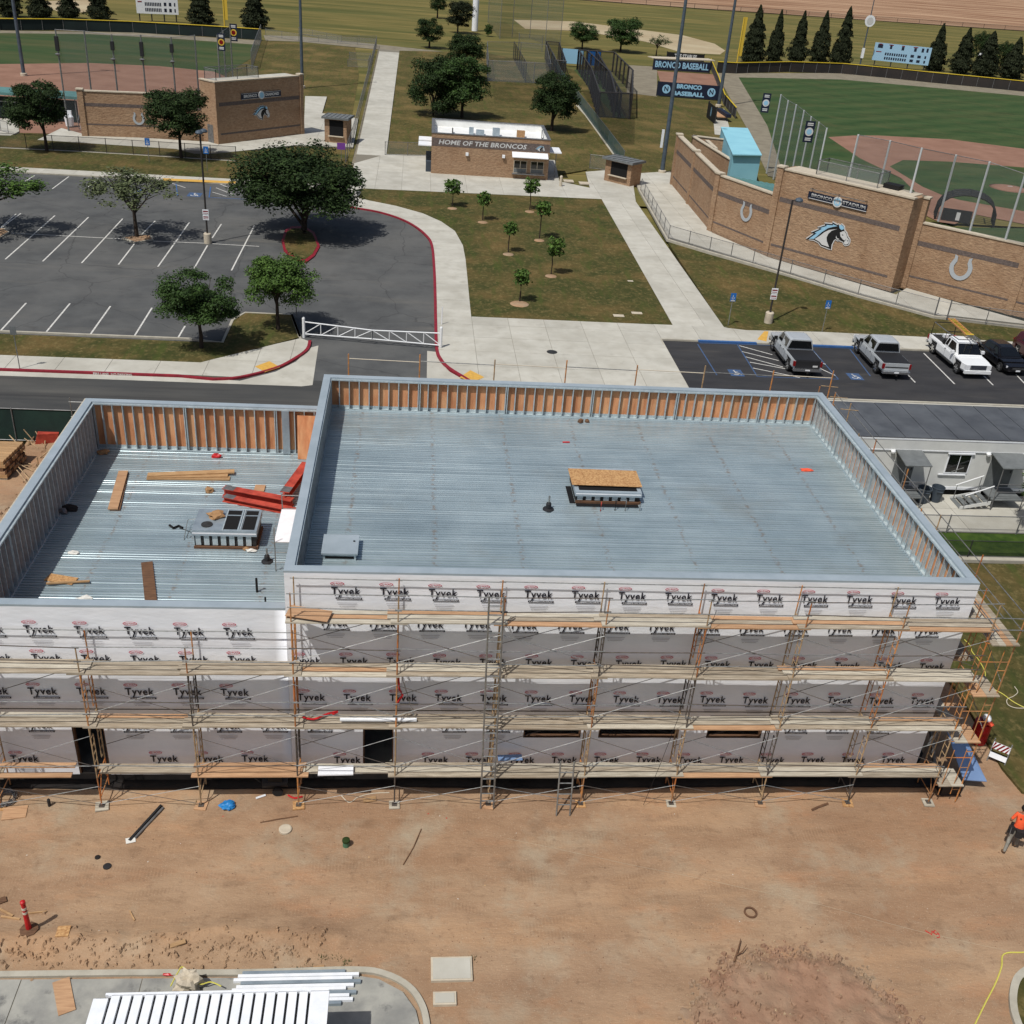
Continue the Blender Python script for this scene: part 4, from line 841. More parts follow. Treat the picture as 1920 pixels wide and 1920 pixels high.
# loose things on the decks
def tilt_sheet(name, P, w_, d_, rz, m, label, cat, th=.012):
    P = V(P); c, s = math.cos(rz), math.sin(rz)
    o = MB().ob(P+V((0, 0, th/2)), (w_/2*c, w_/2*s, 0), (-d_/2*s, d_/2*c, 0), (0, 0, th/2)).build(name, m, at=P); return tag(o, label, cat)
tilt_sheet('plywood_piece', (.75, -.85, 7.36), 1.25, .55, -.22, 'wood_orange', 'skewed orange plywood piece on the topmost deck beside the low roof', 'plywood piece')
tilt_sheet('sheet_metal_piece', (7.05, -.35, 1.335), .8, .28, .05, 'flash_blue', 'blue-grey sheet of metal on the lowest deck beside the tall ladder', 'metal sheet')
tilt_sheet('plastic_film', (1.45, -.95, 1.335), 1.1, .4, .03, 'wrap', 'crumpled white wrap offcut lying on the lowest deck left of the doorway', 'wrap offcut', .05)
o = MB().box(1.6, 3.95, -.95, -.85, 3.40, 3.46).build('white_trim', 'white_metal', at=(2.8, -.9, 3.38)); tag(o, 'long white trim piece lying on the second deck above the right doorway', 'trim')
def ribbon(name, pts, wd, z, m, label, cat):
    mb = MB(); strip(mb, smoothpts(pts, 4), wd, z, z+.02); return tag(mb.build(name, m, at=(pts[0][0], pts[0][1], z)), label, cat)
ribbon('red_strap', [(.45, -.75), (.8, -.85), (1.2, -.6), (1.5, -.5), (1.35, -.62)], .07, 3.38, 'red_plastic', 'red strap lying in a loop on the second deck', 'strap')
o = MB().tube([(3.36, -.95, 5.1), (3.4, -1.0, 4.7), (3.5, -.95, 4.45), (3.36, -1, 4.2)], .035, 5).build('red_rag', 'red_plastic', at=(3.4, -1, 4.5)); tag(o, 'red rag hanging from the scaffold post above the second deck', 'rag')
o = MB().bar((3.4, -.8, 5.3), (3.85, -.75, 3.5), .09, .02).build('metal_strip', 'pipe_galv', at=(3.6, -.8, 3.5)); tag(o, 'bent silver strip leaning against the scaffold above the second deck', 'metal strip')
o = MB().tube([(12.6, -1.3, 8.0), (12.3, -1.35, 6), (12.1, -1.3, 4), (11.8, -1.3, 2), (11.5, -1.25, .1)], .008, 4).build('extension_lead', 'black', at=(12.1, -1.3, 0)); tag(o, 'thin black lead hanging down the front of the scaffold', 'cord')
# leaning blue sheet at the right corner
A_ = [G(1806, 1463, .42), G(1850, 1466, .42), G(1778, 1319, 2.35), G(1759, 1323, 2.35)]
o = MB().plate(A_, (0, 0, 1), .03).build('leaning_sheet_metal', 'flash_blue', at=A_[0], fix=True); tag(o, 'long blue-grey sheet-metal panel leaning up at the right corner of the building', 'metal panel')
# ================================================================== ON THE ROOFS
def solid(name, m, fn, label, cat, at, group=None, **k):
    mb = MB(); fn(mb); return tag(mb.build(name, m, at=at, **k), label, cat, group)
h = thing('roof_hatch', (1.37, 3.3, RZ), 'grey metal roof hatch with closed lid near the front left corner of the high roof', 'roof hatch')
MB().box(.86, 1.90, 2.78, 3.84, RZ, RZ+.24).build('curb', 'stud', h); MB().box(.92, 1.84, 2.772, 2.779, RZ+.07, RZ+.16).build('vent_slot', 'dark_void', h)
MB().box(.80, 1.96, 2.72, 3.90, RZ+.245, RZ+.30).build('lid', 'coping', h); MB().box(1.78, 1.84, 3.45, 3.50, RZ+.30, RZ+.33).build('latch', 'black', h)
def mech(name, x0, x1, y0, y1, zb, zt, label):
    o = thing(name, ((x0+x1)/2, (y0+y1)/2, zb), label, 'roof curb')
    MB().box(x0-.02, x1+.02, y0-.06, y0-.005, zb, zb+.10).box(x1+.005, x1+.06, y0-.06, y1, zb, zb+.10).build('base_angle', 'wood_dark', o)
    MB().box(x0, x1, y0+.04, y1, zb+.0, zt-.22).build('skirt', 'steel_dark', o)
    n = 7
    for i in range(n): MB().box(x0+.05+(x1-x0-.1)*i/n, x0+.05+(x1-x0-.1)*(i+.62)/n, y0+.0, y0+.045, zb+.12, zt-.24).build('insulation_clip', 'stud', o)
    mb = MB(); mb.box(x0-.05, x1+.05, y0-.07, y1+.05, zt-.24, zt-.06); mb.build('flange', 'coping', o)
    MB().box(x0-.03, x1+.03, y0-.076, y0-.071, zt-.16, zt-.11).build('flange_trim', 'white_metal', o)
    return o
q = mech('roof_curb', 9.60, 11.95, 6.98, 8.75, RZ, 7.42, 'square zinc mechanical curb in the middle of the high roof')
MB().box(9.6, 11.9, 6.70, 6.91, RZ+.008, RZ+.02).box(9.38, 9.58, 6.9, 8.2, RZ+.008, RZ+.02).build('deck_opening', 'dark_void', q)
MB().box(9.7, 11.85, 7.05, 8.68, 7.362, 7.37).build('curb_opening', 'dark_void', q)
solid('osb_sheet', 'osb', lambda b: [b.box(9.46+i*.52, 9.974+i*.52, 7.28-.01*i, 8.55-.01*i, 7.44, 7.455) for i in range(5)], 'strand-board sheet laid over the zinc curb in the middle of the high roof', 'sheet', (10.7, 8, 7.44))
for i, (px, m, hh) in enumerate([(1126, 'red_iron', .28), (1153, 'black', .33), (1172, 'pipe_galv', .38), (1199, 'pipe_galv', .2)]):
    c = G(px, 958 if i != 1 else 957, RZ); solid('conduit', m, lambda b: b.tube([c, c+V((0, 0, hh)), c+V((.02, .12, hh+.02))], .022, 6), '%s conduit stub standing in front of the middle roof curb' % ['thin red', 'black', 'tall silver', 'short silver'][i], 'conduit', c)
def boot(px, py, z, label, hh=.40):
    c = G(px, py, z); o = thing('vent_pipe', c, label, 'vent pipe')
    MB().lathe(c, [(.21, .0), (.20, .03), (.10, .06), (.095, hh*.6), (.07, hh*.7)], 14).build('flashing_boot', 'vinyl_black', o, smooth=False); MB().lathe(c, [(.035, hh*.6), (.035, hh+.15)], 8).build('pipe', 'pipe_galv', o)
boot(1028, 955, RZ, 'black booted vent pipe on the high roof left of the middle curb'); boot(501, 1053, WRZ, 'black booted vent pipe on the low roof near the high wall')
solid('pipe_stub', 'black', lambda b: b.tube([G(482, 1110, WRZ), G(482, 1110, WRZ)+V((0, 0, .55))], .04, 8), 'plain black pipe stub near the front right of the low roof', 'pipe', G(482, 1110, WRZ))
solid('pipe_stub', 'black', lambda b: b.tube([G(498, 1134, WRZ), G(498, 1134, WRZ)+V((0, 0, .3))], .03, 8), 'short black pipe stub at the front edge of the low roof', 'pipe', G(498, 1134, WRZ))
def blob(name, c, s, m, label, cat, n=2, seed=0, amp=.35, at=None, parent=None):
    bm = bmesh.new(); bmesh.ops.create_icosphere(bm, subdivisions=n, radius=1)
    for v in bm.verts:
        k = 1+amp*noise.noise(v.co*1.6+V((seed, 0, 0)))+amp*.4*noise.noise(v.co*4+V((seed, 3, 0))); v.co *= k; v.co = V((v.co.x*s[0], v.co.y*s[1], max(v.co.z, -.55)*s[2]+.55*s[2]))
    me = bpy.data.meshes.new(name); bm.to_mesh(me); bm.free(); me.materials.append(M[m]); o = link(me, name, parent, c); return tag(o, label, cat)
blob('orange_cloth', G(1512, 882, RZ+.01), (.30, .10, .05), 'rag_orange', 'crumpled orange cloth lying on the high roof towards the right', 'cloth', seed=3, amp=.6)
blob('beam_clamp', G(1088, 792, RZ), (.12, .10, .12), 'wood_dark', 'left brown lump of a pair by the rear parapet of the high roof', 'clamp', 1, 4); blob('beam_clamp', G(1101, 792, RZ), (.12, .10, .12), 'wood_dark', 'right brown lump of a pair by the rear parapet of the high roof', 'clamp', 1, 5)
solid('caulk_tube', 'red_plastic', lambda b: b.tube([G(1055, 829, RZ+.03), G(1068, 829, RZ+.03)], .03, 6), 'small red and white tube lying on the high roof', 'tube', G(1062, 829, RZ))
# low roof
q = mech('air_unit_curb', -4.02, -1.86, 6.62, 8.05, WRZ, 5.62, 'large open galvanised air-unit curb on the low roof')
MB().box(-4.07, -1.81, 6.55, 8.10, 5.561, 5.60).build('top_plate', 'galv', q)
for a, b, c, d in ((-2.98, -2.50, 6.66, 7.62), (-2.98, -2.50, 7.70, 8.0), (-2.34, -1.90, 6.66, 7.62), (-2.34, -1.90, 7.70, 8.0)): MB().box(a, b, c, d, 5.598, 5.604).build('opening', 'dark_void', q)
MB().box(-2.47, -2.44, 6.6, 8.05, 5.6, 5.63).box(-2.40, -2.37, 6.6, 8.05, 5.6, 5.63).box(-3.02, -2.985, 6.6, 8.05, 5.6, 5.62).build('rail', 'stud', q)
c = V((-3.6, 6.95, 5.605)); solid('grinding_disc', 'steel_dark', lambda b: b.lathe(c, [(.20, 0), (.20, .03), (.05, .04)], 18), 'dark round disc lying on top of the low roof air-unit curb', 'disc', c)
blob('burlap_sack', (-3.38, 7.55, 5.60), (.30, .26, .13), 'cardboard', 'crumpled tan sack on top of the air-unit curb', 'sack', seed=8, amp=.6)
blob('paper_sack', G(393, 922, WRZ), (.17, .13, .15), 'cardboard', 'crumpled brown paper sack between the timber and the red beams', 'sack', seed=9, amp=.6)
blob('cardboard_scrap', G(462, 1030, WRZ), (.16, .12, .08), 'cardboard', 'torn cardboard scrap in front of the air-unit curb', 'scrap', 1, 12, .6); blob('plastic_bag', G(471, 1034, WRZ), (.17, .10, .07), 'paper', 'white plastic bag in front of the air-unit curb', 'bag', 2, 13, .6)
blob('plastic_bag', G(138, 1037, WRZ), (.20, .13, .05), 'paper', 'pale paper scrap on the left of the low roof', 'scrap', 2, 14, .6); blob('white_scrap', G(160, 1125, WRZ), (.22, .12, .10), 'paper', 'white bag near the front parapet of the low roof', 'bag', 2, 15, .6)
blob('cable_coil', G(128, 955, WRZ), (.36, .25, .07), 'membrane_and_shade', 'black coil of cable in the shade of the left parapet', 'cable', 2, 16, .5); blob('stone_block', G(118, 962, WRZ), (.22, .16, .14), 'steel_grey', 'grey lump lying against the left parapet of the low roof', 'block', 1, 17, .5)
blob('debris_lump', G(194, 850, WRZ), (.25, .18, .10), 'cardboard', 'dusty lump in the rear left corner of the low roof', 'debris', 2, 18, .5)
blob('tool_bag', G(406, 858, WRZ), (.20, .10, .12), 'red_plastic', 'red and black tool bag by the rear parapet of the low roof', 'tool bag', 2, 19, .5)
blob('glove', G(431, 938, WRZ), (.10, .07, .03), 'emblem_blue', 'pale blue glove beside the left end of the red beams', 'glove', 1, 20, .5)
solid('power_tool', 'black', lambda b: [b.tube([G(318, 985, WRZ+.03), G(325, 990, WRZ+.05), G(335, 986, WRZ+.03), G(342, 990, WRZ+.03)], .05, 5), b.tube([G(336, 990, WRZ+.02), G(352, 995, WRZ+.02), G(362, 1000, WRZ+.02)], .012, 4)], 'black power tool with cord lying left of the air-unit curb', 'power tool', G(330, 988, WRZ))
solid('bent_conduit', 'pipe_galv', lambda b: [b.tube([G(345, 1013, WRZ), G(346, 1005, WRZ+.1), G(352, 975, WRZ+.25), G(372, 972, WRZ+.3)], .012, 4), b.tube([G(352, 1010, WRZ), G(352, 1000, WRZ+.2), G(366, 985, WRZ+.3)], .012, 4)], 'thin bent conduits at the left side of the air-unit curb', 'conduit', G(350, 1000, WRZ))
def board(name, P, Q, wd, z, th, m, label, cat, group=None):
    P, Q = V((P[0], P[1], 0)), V((Q[0], Q[1], 0)); d = (Q-P); l = d.length; d /= l; n = V((-d.y, d.x, 0)); c = (P+Q)/2+V((0, 0, z+th/2))
    return tag(MB().ob(c, d*l/2, n*wd/2, (0, 0, th/2)).build(name, m, at=c), label, cat, group)
board('timber_board', (-7.38, 9.1), (-7.78, 12.1), .36, WRZ+.005, .05, 'wood_dark', 'underneath brown board of the pair pointing to the rear on the low roof', 'board'); board('timber_board', (-7.46, 9.08), (-7.80, 12.12), .36, WRZ+.06, .05, 'wood_orange', 'upper brown board of the pair pointing to the rear on the low roof', 'board')
board('timber_board', (-6.8, 11.72), (-3.6, 11.85), .30, WRZ+.005, .045, 'wood', 'bottom board of the fanned stack along the rear of the low roof', 'board'); board('timber_board', (-6.8, 11.75), (-3.7, 12.02), .28, WRZ+.055, .045, 'wood', 'middle board of the fanned stack along the rear of the low roof', 'board'); board('timber_board', (-6.78, 11.78), (-3.48, 12.28), .28, WRZ+.105, .05, 'wood', 'top board of the fanned stack along the rear of the low roof', 'board')
board('timber_board', (-4.76, 3.05), (-5.45, 5.55), .38, WRZ+.005, .05, 'wood_dark', 'single brown board near the front of the low roof', 'board')
p = G(115, 1087, WRZ); tilt_sheet('plywood_scrap', (p.x, p.y, WRZ+.006), 1.0, .42, -.25, 'osb', 'ragged plywood scrap at the front left of the low roof', 'plywood piece', .03); p = G(132, 1096, WRZ); board('timber_stick', (p.x-.75, p.y-.06), (p.x+.6, p.y+.12), .09, WRZ+.05, .04, 'wood', 'pale stick across the ragged plywood scrap', 'stick')
p = G(487, 917, WRZ); tilt_sheet('timber_offcut', (p.x, p.y, WRZ+.006), .40, .52, 0, 'wood_orange', 'short square timber offcut behind the red beams', 'timber offcut', .05)
def channel(name, P, Q, wd, hh, label):
    o = thing(name, P, label, 'steel beam', 'red steel beams on the low roof'); P, Q = V(P), V(Q); d = (Q-P).normalized(); n = V((-d.y, d.x, 0)).normalized(); u = V((0, 0, 1))
    mb = MB(); mb.bar(P+u*hh, Q+u*hh, wd, .025); mb.build('top_flange', 'red_iron', o); mb = MB(); mb.bar(P+u*hh/2, Q+u*hh/2, .03, hh-.03); mb.build('web', 'red_iron', o); mb = MB(); mb.bar(P+u*.012, Q+u*.012, wd, .025); mb.build('bottom_flange', 'red_iron', o)
    mb = MB(); mb.ob(P+d*.25+u*(hh+.015), d*.22, n*wd/2, u*.003); mb.build('end_plate', 'steel_grey', o)
channel('steel_beam', (-3.62, 10.62, WRZ), (-.9, 9.75, WRZ), .34, .30, 'rear red steel beam of the pair lying on the low roof'); channel('steel_beam', (-3.55, 10.12, WRZ), (-.45, 9.05, WRZ), .30, .20, 'front red steel beam of the pair lying on the low roof'); channel('steel_beam', (-1.2, 9.85, WRZ+.30), (-.62, 12.5, WRZ+.25), .36, .26, 'red steel beam lying crosswise on the pair towards the high wall')
q = thing('work_platform', (-.62, 6.3, WRZ), 'white plank work platform on light tube legs against the high wall', 'work platform')
for x in (-1.0, -.25):
    for y in (5.2, 7.55): MB().tube([(x, y, WRZ), (x, y, 6.6)], .02, 6).build('leg', 'pipe_galv', q)
for z in (5.2, 5.6, 6.0):
    for y in (5.2, 7.55): MB().tube([(-1.0, y, z), (-.25, y, z)], .015, 5).build('rung', 'pipe_galv', q)
MB().box(-1.02, -.24, 5.25, 7.5, 5.95, 6.0).build('platform', 'white_metal', q); MB().tube([(-1.0, 7.55, 6.55), (-.25, 7.55, 6.55)], .018, 5).build('guard_rail', 'pipe_galv', q)
# ================================================================== ON THE SITE GROUND
def gz(x, y): return max(soil_h(x, y), heap_h(x, y) if 10.7 < x < 18.1 and y < -6.3 else -9)
def gp(px, py): p = G(px, py, 0); p = G(px, py, gz(p.x, p.y)); return V((p.x, p.y, gz(p.x, p.y)))
c = gp(55, 1745); o = thing('delineator_post', c, 'red plastic delineator post with pale bands on a black rubber base', 'delineator')
MB().lathe(c, [(.25, 0), (.25, .04), (.12, .07)], 8).build('base', 'wood_dark', o); MB().lathe(c, [(.075, .08), (.06, .95), (.06, 1.02)], 12).build('post', 'red_plastic', o)
MB().lathe(c, [(.045, 1.02), (.07, 1.06), (.07, 1.14), (.03, 1.17)], 12).build('grip', 'red_plastic', o)
for z in (.68, .84): MB().lathe(c, [(.0685, z), (.067, z+.08)], 12).build('band', 'rope_white', o)
for i, (px, py, a, b, rz, m, l) in enumerate([(119, 1748, .34, .34, .05, 'osb', 'square board on the soil right of the red delineator'), (333, 1768, .42, .13, .4, 'wood', 'short board lying on the soil bank by the front pad'), (12, 1712, .5, .06, -.5, 'wood', 'thin stick left of the red delineator'), (20, 1722, .55, .05, -.2, 'wood', 'second thin stick left of the red delineator'), (68, 1712, .55, .04, .1, 'wood', 'thin stick right behind the red delineator'), (248, 1718, .38, .03, -1, 'wood', 'thin upright-lying stick in the middle of the bare soil'), (598, 1817, .3, .16, .1, 'wood', 'small block on the soil near the rounded kerb'), (28, 1525, .7, .5, .15, 'wood_orange', 'plywood piece under the wire coil at the left edge'), (693, 1500, .42, .2, .2, 'wood', 'broken board among litter below the right doorway'), (2, 1690, .28, .2, .5, 'wood_dark', 'dark block at the left edge of the soil')]):
    p = gp(px, py); o = MB().ob(p+V((0, 0, .025)), (a/2*math.cos(rz), a/2*math.sin(rz), 0), (-b/2*math.sin(rz), b/2*math.cos(rz), 0), (0, 0, .02)).build('scrap_board', m, at=p+V((0, 0, .025))); tag(o, l, 'board')
def stick(px, r, m, label, cat='stick', name='stick', n=5):
    pts = [gp(x, y)+V((0, 0, r*.9)) for x, y in px]; mb = MB(); mb.tube(pts, r, n); return tag(mb.build(name, m, at=pts[0]), label, cat)
stick([(302, 1512), (243, 1577)], .05, 'vinyl_black', 'left of two long black pipes lying on the soil', 'pipe', 'black_pipe'); stick([(306, 1516), (254, 1572)], .045, 'steel_grey', 'right grey pipe of the two lying on the soil', 'pipe', 'grey_pipe')
p = gp(245, 1576); tilt_sheet('paper_scrap', p+V((0, 0, .012)), .28, .22, .3, 'paper', 'white scrap under the end of the long black pipes', 'scrap', .01)
stick([(790, 1555), (775, 1590), (756, 1622)], .018, 'wood_dark', 'long brown stick on the soil right of centre'); stick([(488, 1543), (520, 1537), (558, 1531)], .02, 'wood_dark', 'brown stick lying behind the round lid'); stick([(1522, 1520), (1535, 1514), (1552, 1508)], .04, 'wood_dark', 'reddish torn branch below the right scaffold bays', 'branch', 'branch')
p = gp(1376, 1805); o = tag(MB().tube([p+V((0, 0, .03)), p+V((.2, .35, .12)), p+V((.33, .62, .22))], [.035, .028, .012], 5).tube([p+V((.1, .17, .08)), p+V((.28, .22, .2)), p+V((.42, .36, .3))], [.022, .018, .01], 5).build('branch', 'wood_dark', at=p), 'forked dark branch stuck in the dirt heap', 'branch')
blob('blue_tarp', gp(428, 1512), (.22, .19, .10), 'tarp_blue', 'crumpled blue plastic bag on the soil below the scaffold', 'bag', 3, 31, .5)
solid('access_cover', 'cap_stone', lambda b: b.lathe(gp(535, 1556), [(.20, -.05), (.20, .05), (.16, .065)], 18), 'round pale lid set in the soil', 'lid', gp(535, 1556))
c = gp(649, 1586); o = thing('cleanout_pipe', c, 'green capped clean-out pipe sticking up from the soil', 'pipe'); MB().lathe(c, [(.105, -.05), (.10, .22)], 14).build('pipe', 'green_plastic', o); MB().lathe(c, [(.12, .21), (.12, .27), (.05, .29)], 14).build('cap', 'leaf_dark', o)
for i, (px, py) in enumerate([(201, 1625), (183, 1608)]): solid('rubber_disc', 'vinyl_black' if i == 0 else 'membrane_and_shade', lambda b: b.lathe(gp(px, py), [(.12-.04*i, -.03), (.12-.04*i, .03), (.05, .035)], 14), ['dark round disc on the left of the bare soil', 'smaller dark disc on the left of the bare soil'][i], 'disc', gp(px, py))
c = gp(1407, 1712)
def ring(b):
    for i in range(20):
        a0, a1 = 2*math.pi*i/20, 2*math.pi*(i+1)/20
        for r0, r1, z0, z1 in ((.15, .20, .05, .05), (.20, .20, .05, -.03), (.15, .15, -.03, .05)): b.add([c+V((r0*math.cos(a0), r0*math.sin(a0), z0)), c+V((r1*math.cos(a0), r1*math.sin(a0), z1)), c+V((r1*math.cos(a1), r1*math.sin(a1), z1)), c+V((r0*math.cos(a1), r0*math.sin(a1), z0))], [(0, 1, 2, 3)])
solid('pipe_collar', 'wood_dark', ring, 'round brown pipe collar above the dirt heap', 'collar', c)
for (x0, y0, x1, y1, l) in ((808, 1797, 884, 1843, 'large square concrete vault cover in the soil'), (812, 1862, 855, 1888, 'small concrete vault cover in front of the large one')):
    a, b_ = gp(x0, y1), gp(x1, y0); o = thing('vault_cover', ((a.x+b_.x)/2, (a.y+b_.y)/2, 0), l, 'vault cover')
    MB().box(a.x, b_.x, a.y, b_.y, -.1, .09).build('frame', 'cap_stone', o); MB().box(a.x+.05, b_.x-.05, a.y+.05, b_.y-.05, .09, .105).build('lid', 'concrete', o)
# wire coil, cords and hoses
def hose(name, px, z, r, m, label, cat):
    pts = [V((x, y, (z if z is not None else gz(x, y))+r)) for x, y in smoothpts([tuple(G(x, y, z or 0)[:2]) for x, y in px], 5)]; mb = MB(); mb.tube(pts, r, 5); return tag(mb.build(name, m, at=pts[0]), label, cat)
hose('yellow_hose', [(1960, 1780), (1918, 1786), (1882, 1790), (1877, 1815), (1866, 1845), (1848, 1880), (1826, 1925), (1810, 1960)], None, .022, 'hose_yellow', 'yellow hose curving over the soil at the lower right corner', 'hose')
hose('lime_hose', [(1808, 1200), (1820, 1212), (1822, 1222), (1836, 1240), (1847, 1262), (1846, 1278), (1858, 1290), (1880, 1302), (1902, 1318), (1930, 1330), (1960, 1330)], .12, .02, 'hose_yellow', 'lime yellow air hose snaking over the lawn right of the scaffold', 'hose')
hose('pale_hose', [(1902, 1288), (1908, 1298), (1900, 1306), (1888, 1312), (1890, 1322), (1905, 1328), (1925, 1328)], .12, .016, 'rope_white', 'pale hose loop on the lawn at the right edge', 'hose')
hose('string_line', [(950, 1572), (1100, 1604), (1300, 1645), (1500, 1688), (1700, 1740), (1900, 1786)], None, .005, 'string', 'thin string line stretched across the bare soil', 'string')
hose('white_rope', [(640, 1492), (655, 1505), (672, 1495), (700, 1488), (730, 1486)], None, .015, 'rope_white', 'white rope in a loop among litter below the right doorway', 'rope')
hose('red_strap', [(540, 1492), (552, 1497), (567, 1494)], None, .03, 'red_plastic', 'red strap on the soil behind the wheeled machine', 'strap')
mb = MB(); c = gp(12, 1500)
for k in range(9): mb.tube([c+V(((.26+.05*math.sin(k*2))*math.cos(t)+U(-.03, .03), (.26+.04*k % .1)*math.sin(t)+U(-.03, .03), .03+.018*k)) for t in [i*.5 for i in range(13)]], .012, 4)
tag(mb.build('wire_coil', 'steel_grey', at=c), 'tangled grey wire coil at the left edge below the scaffold', 'wire coil')
solid('black_bottle', 'vinyl_black', lambda b: b.lathe(gp(93, 1511), [(.05, 0), (.05, .26), (.025, .3)], 10), 'small black canister standing left of the scaffold post', 'canister', gp(93, 1511))
c = gp(518, 1492); o = thing('wheeled_compressor', c, 'black wheeled compressor in the shade under the scaffold', 'compressor')
MB().tube([c+V((-.45, .2, .38)), c+V((.35, .25, .38))], .17, 10).build('tank', 'vinyl_black', o); MB().box(c.x-.25, c.x+.2, c.y+.1, c.y+.35, c.z+.5, c.z+.85).build('motor', 'black', o); MB().tube([c+V((-.5, .2, .4)), c+V((-.75, .1, .75))], .02, 5).build('handle', 'steel_dark', o)
for s in (0, .45): MB().tube([c+V((.05, s-.03, .17)), c+V((.05, s+.03, .17))], .17, 14).build('wheel', 'rubber', o)
stick([(480, 1498), (498, 1492)], .035, 'white_metal', 'short white tube lying beside the wheeled compressor', 'tube', 'white_tube')
p = G(1780, 1490, 0); solid('storage_bin', 'vinyl_black', lambda b: b.box(p.x-.35, p.x+.35, p.y-.05, p.y+.45, 0, .62), 'black storage bin under the right end of the scaffold', 'bin', p)
c = G(1832, 1388, .05); o = thing('steel_drum', c, 'red steel drum beside the right scaffold return', 'drum'); MB().lathe(c, [(.30, 0), (.31, .3), (.30, .31), (.31, .6), (.30, .61), (.30, .9)], 18).build('body', 'red_plastic', o); MB().lathe(c, [(.285, .9), (.285, .902), (.05, .903)], 18).build('lid', 'tail_red', o)
blob('hard_hat', c+V((.12, .08, .905)), (.15, .18, .15), 'white_gloss', 'white hard hat on top of the red drum', 'hard hat', 3, 41, .05); blob('orange_vest', c+V((.12, -.2, .905)), (.14, .1, .06), 'rag_orange', 'orange vest bundled on the red drum below the hard hat', 'vest', 2, 42, .5)
# barricade
c = G(1866, 1432, .02); o = thing('folding_barricade', c, 'folding barricade with red and white striped board on the soil edge', 'barricade')
for s in (0, 1):
    y = s*.55
    for x in (-.29, .29): MB().bar(c+V((x, y, 0)), c+V((x, .275+(y-.275)*.15, .82)), .04, .03).build('leg', 'pipe_galv', o)
def stripes(P, n, w_, h_, parent):
    P = V(P); r = V((1, 0, 0)); u = V((0, .24, .97)).normalized(); nn = r.cross(u)
    MB().ob(P+nn*(-.012), r*w_/2, u*h_/2, nn*.01).build('panel', 'white_metal', parent); mb = MB()
    for i in range(-1, n):
        a, b = -w_/2+i*w_/n, -w_/2+(i+.5)*w_/n; q = [(max(-w_/2, min(w_/2, x)), z) for x, z in ((a, -h_/2), (b, -h_/2), (b+h_*.7, h_/2), (a+h_*.7, h_/2))]
        mb.add([P+r*x+u*z+nn*.003 for x, z in q], [(0, 1, 2, 3)])
    mb.build('stripe', 'tail_red', parent)
stripes(c+V((0, .12, .66)), 4, .58, .26, o); MB().ob(c+V((0, .05, .28)), (.29, 0, 0), (0, .03, .09), (0, .01, 0)).build('lower_panel', 'white_metal', o); o.rotation_euler = (0, 0, rad(-38))
# front pad: board, studs, canvas bag, covered walkway
p = G(120, 1868, .08); tilt_sheet('plywood_board', p, .42, 1.05, .42, 'wood_orange', 'orange plywood board lying askew on the front concrete pad', 'board', .02)
ends = [2.25, 2.62, 2.45, 2.68, 2.5, 2.3, 2.58, 2.4, 2.5, 2.2]
for i in range(10):
    y = -7.30-.105*i; o = MB().box(-.6-.1*(i % 3), ends[i]-.12, y-.045, y+.045, .075+.0, .165+.012*(i % 2)).build('steel_stud', 'white_metal' if i % 3 else 'galv', at=(1, y, .075))
    tag(o, '%s long galvanised stud from the rear in the bundle on the front pad' % ORD[i], 'steel stud', 'galvanised studs bundled on the front pad')
blob('canvas_bag', G(356, 1850, .08), (.34, .26, .36), 'cap_stone', 'crumpled grey canvas sack with yellow straps behind the white ribbed roof', 'sack', 3, 51, .85)
hose('yellow_strap', [(320, 1850), (335, 1822), (345, 1815), (372, 1845), (395, 1842), (415, 1850)], .3, .018, 'hose_yellow', 'yellow strap over the grey canvas sack', 'strap')
stick([(145, 1832), (185, 1826), (225, 1830)], .03, 'wood_dark', 'dark bent rod on the edge of the front pad', 'rod', 'bent_rod'); blob('red_rag', G(315, 1828, .05), (.18, .05, .04), 'red_plastic', 'red rag on the soil beside the grey canvas sack', 'rag', 1, 52, .5)
cw = thing('covered_walkway', (-.8, -12, 0), 'walkway canopy with white ribbed metal roof in the lower left foreground', 'canopy')
x0, x1, yf = -3.56, 1.91, -9.5
MB().box(x0+.03, x1-.03, -14.5, yf-.06, 2.36, 2.40).build('groove_shade_sheet', 'steel_dark', cw); MB().box(x0+.25, x1-.01, yf-.055, yf, 2.38, 2.505).build('fascia_trim', 'white_metal', cw)  # dark sheet paints the shade in the grooves of the white roof
xs = [x0]+[x0+.40+.257*i for i in range(20)]
xs = [x for x in xs if x < x1-.25]+[x1+.0]
for i in range(len(xs)-1):
    mb = MB(); a, b = xs[i], xs[i+1]-(.062 if i < len(xs)-2 else 0); mb.box(a, b, -14.5, yf-(.075 if i else .14), 2.404, 2.50); mb.build('roof_panel', 'white_metal', cw)
for i in range(0, len(xs)-2, 3): MB().box(xs[i+1]-.075, xs[i+1]+.01, yf-.072, yf-.057, 2.42, 2.5).build('seam_block', 'white_metal', cw)
for x in (x0+.5, x1-.4): MB().box(x-.07, x+.07, -10.4, -10.26, .05, 2.36).build('post', 'white_metal', cw); MB().box(x-.06, x+.06, -14.4, -9.7, 2.2, 2.36).build('beam', 'white_metal', cw)
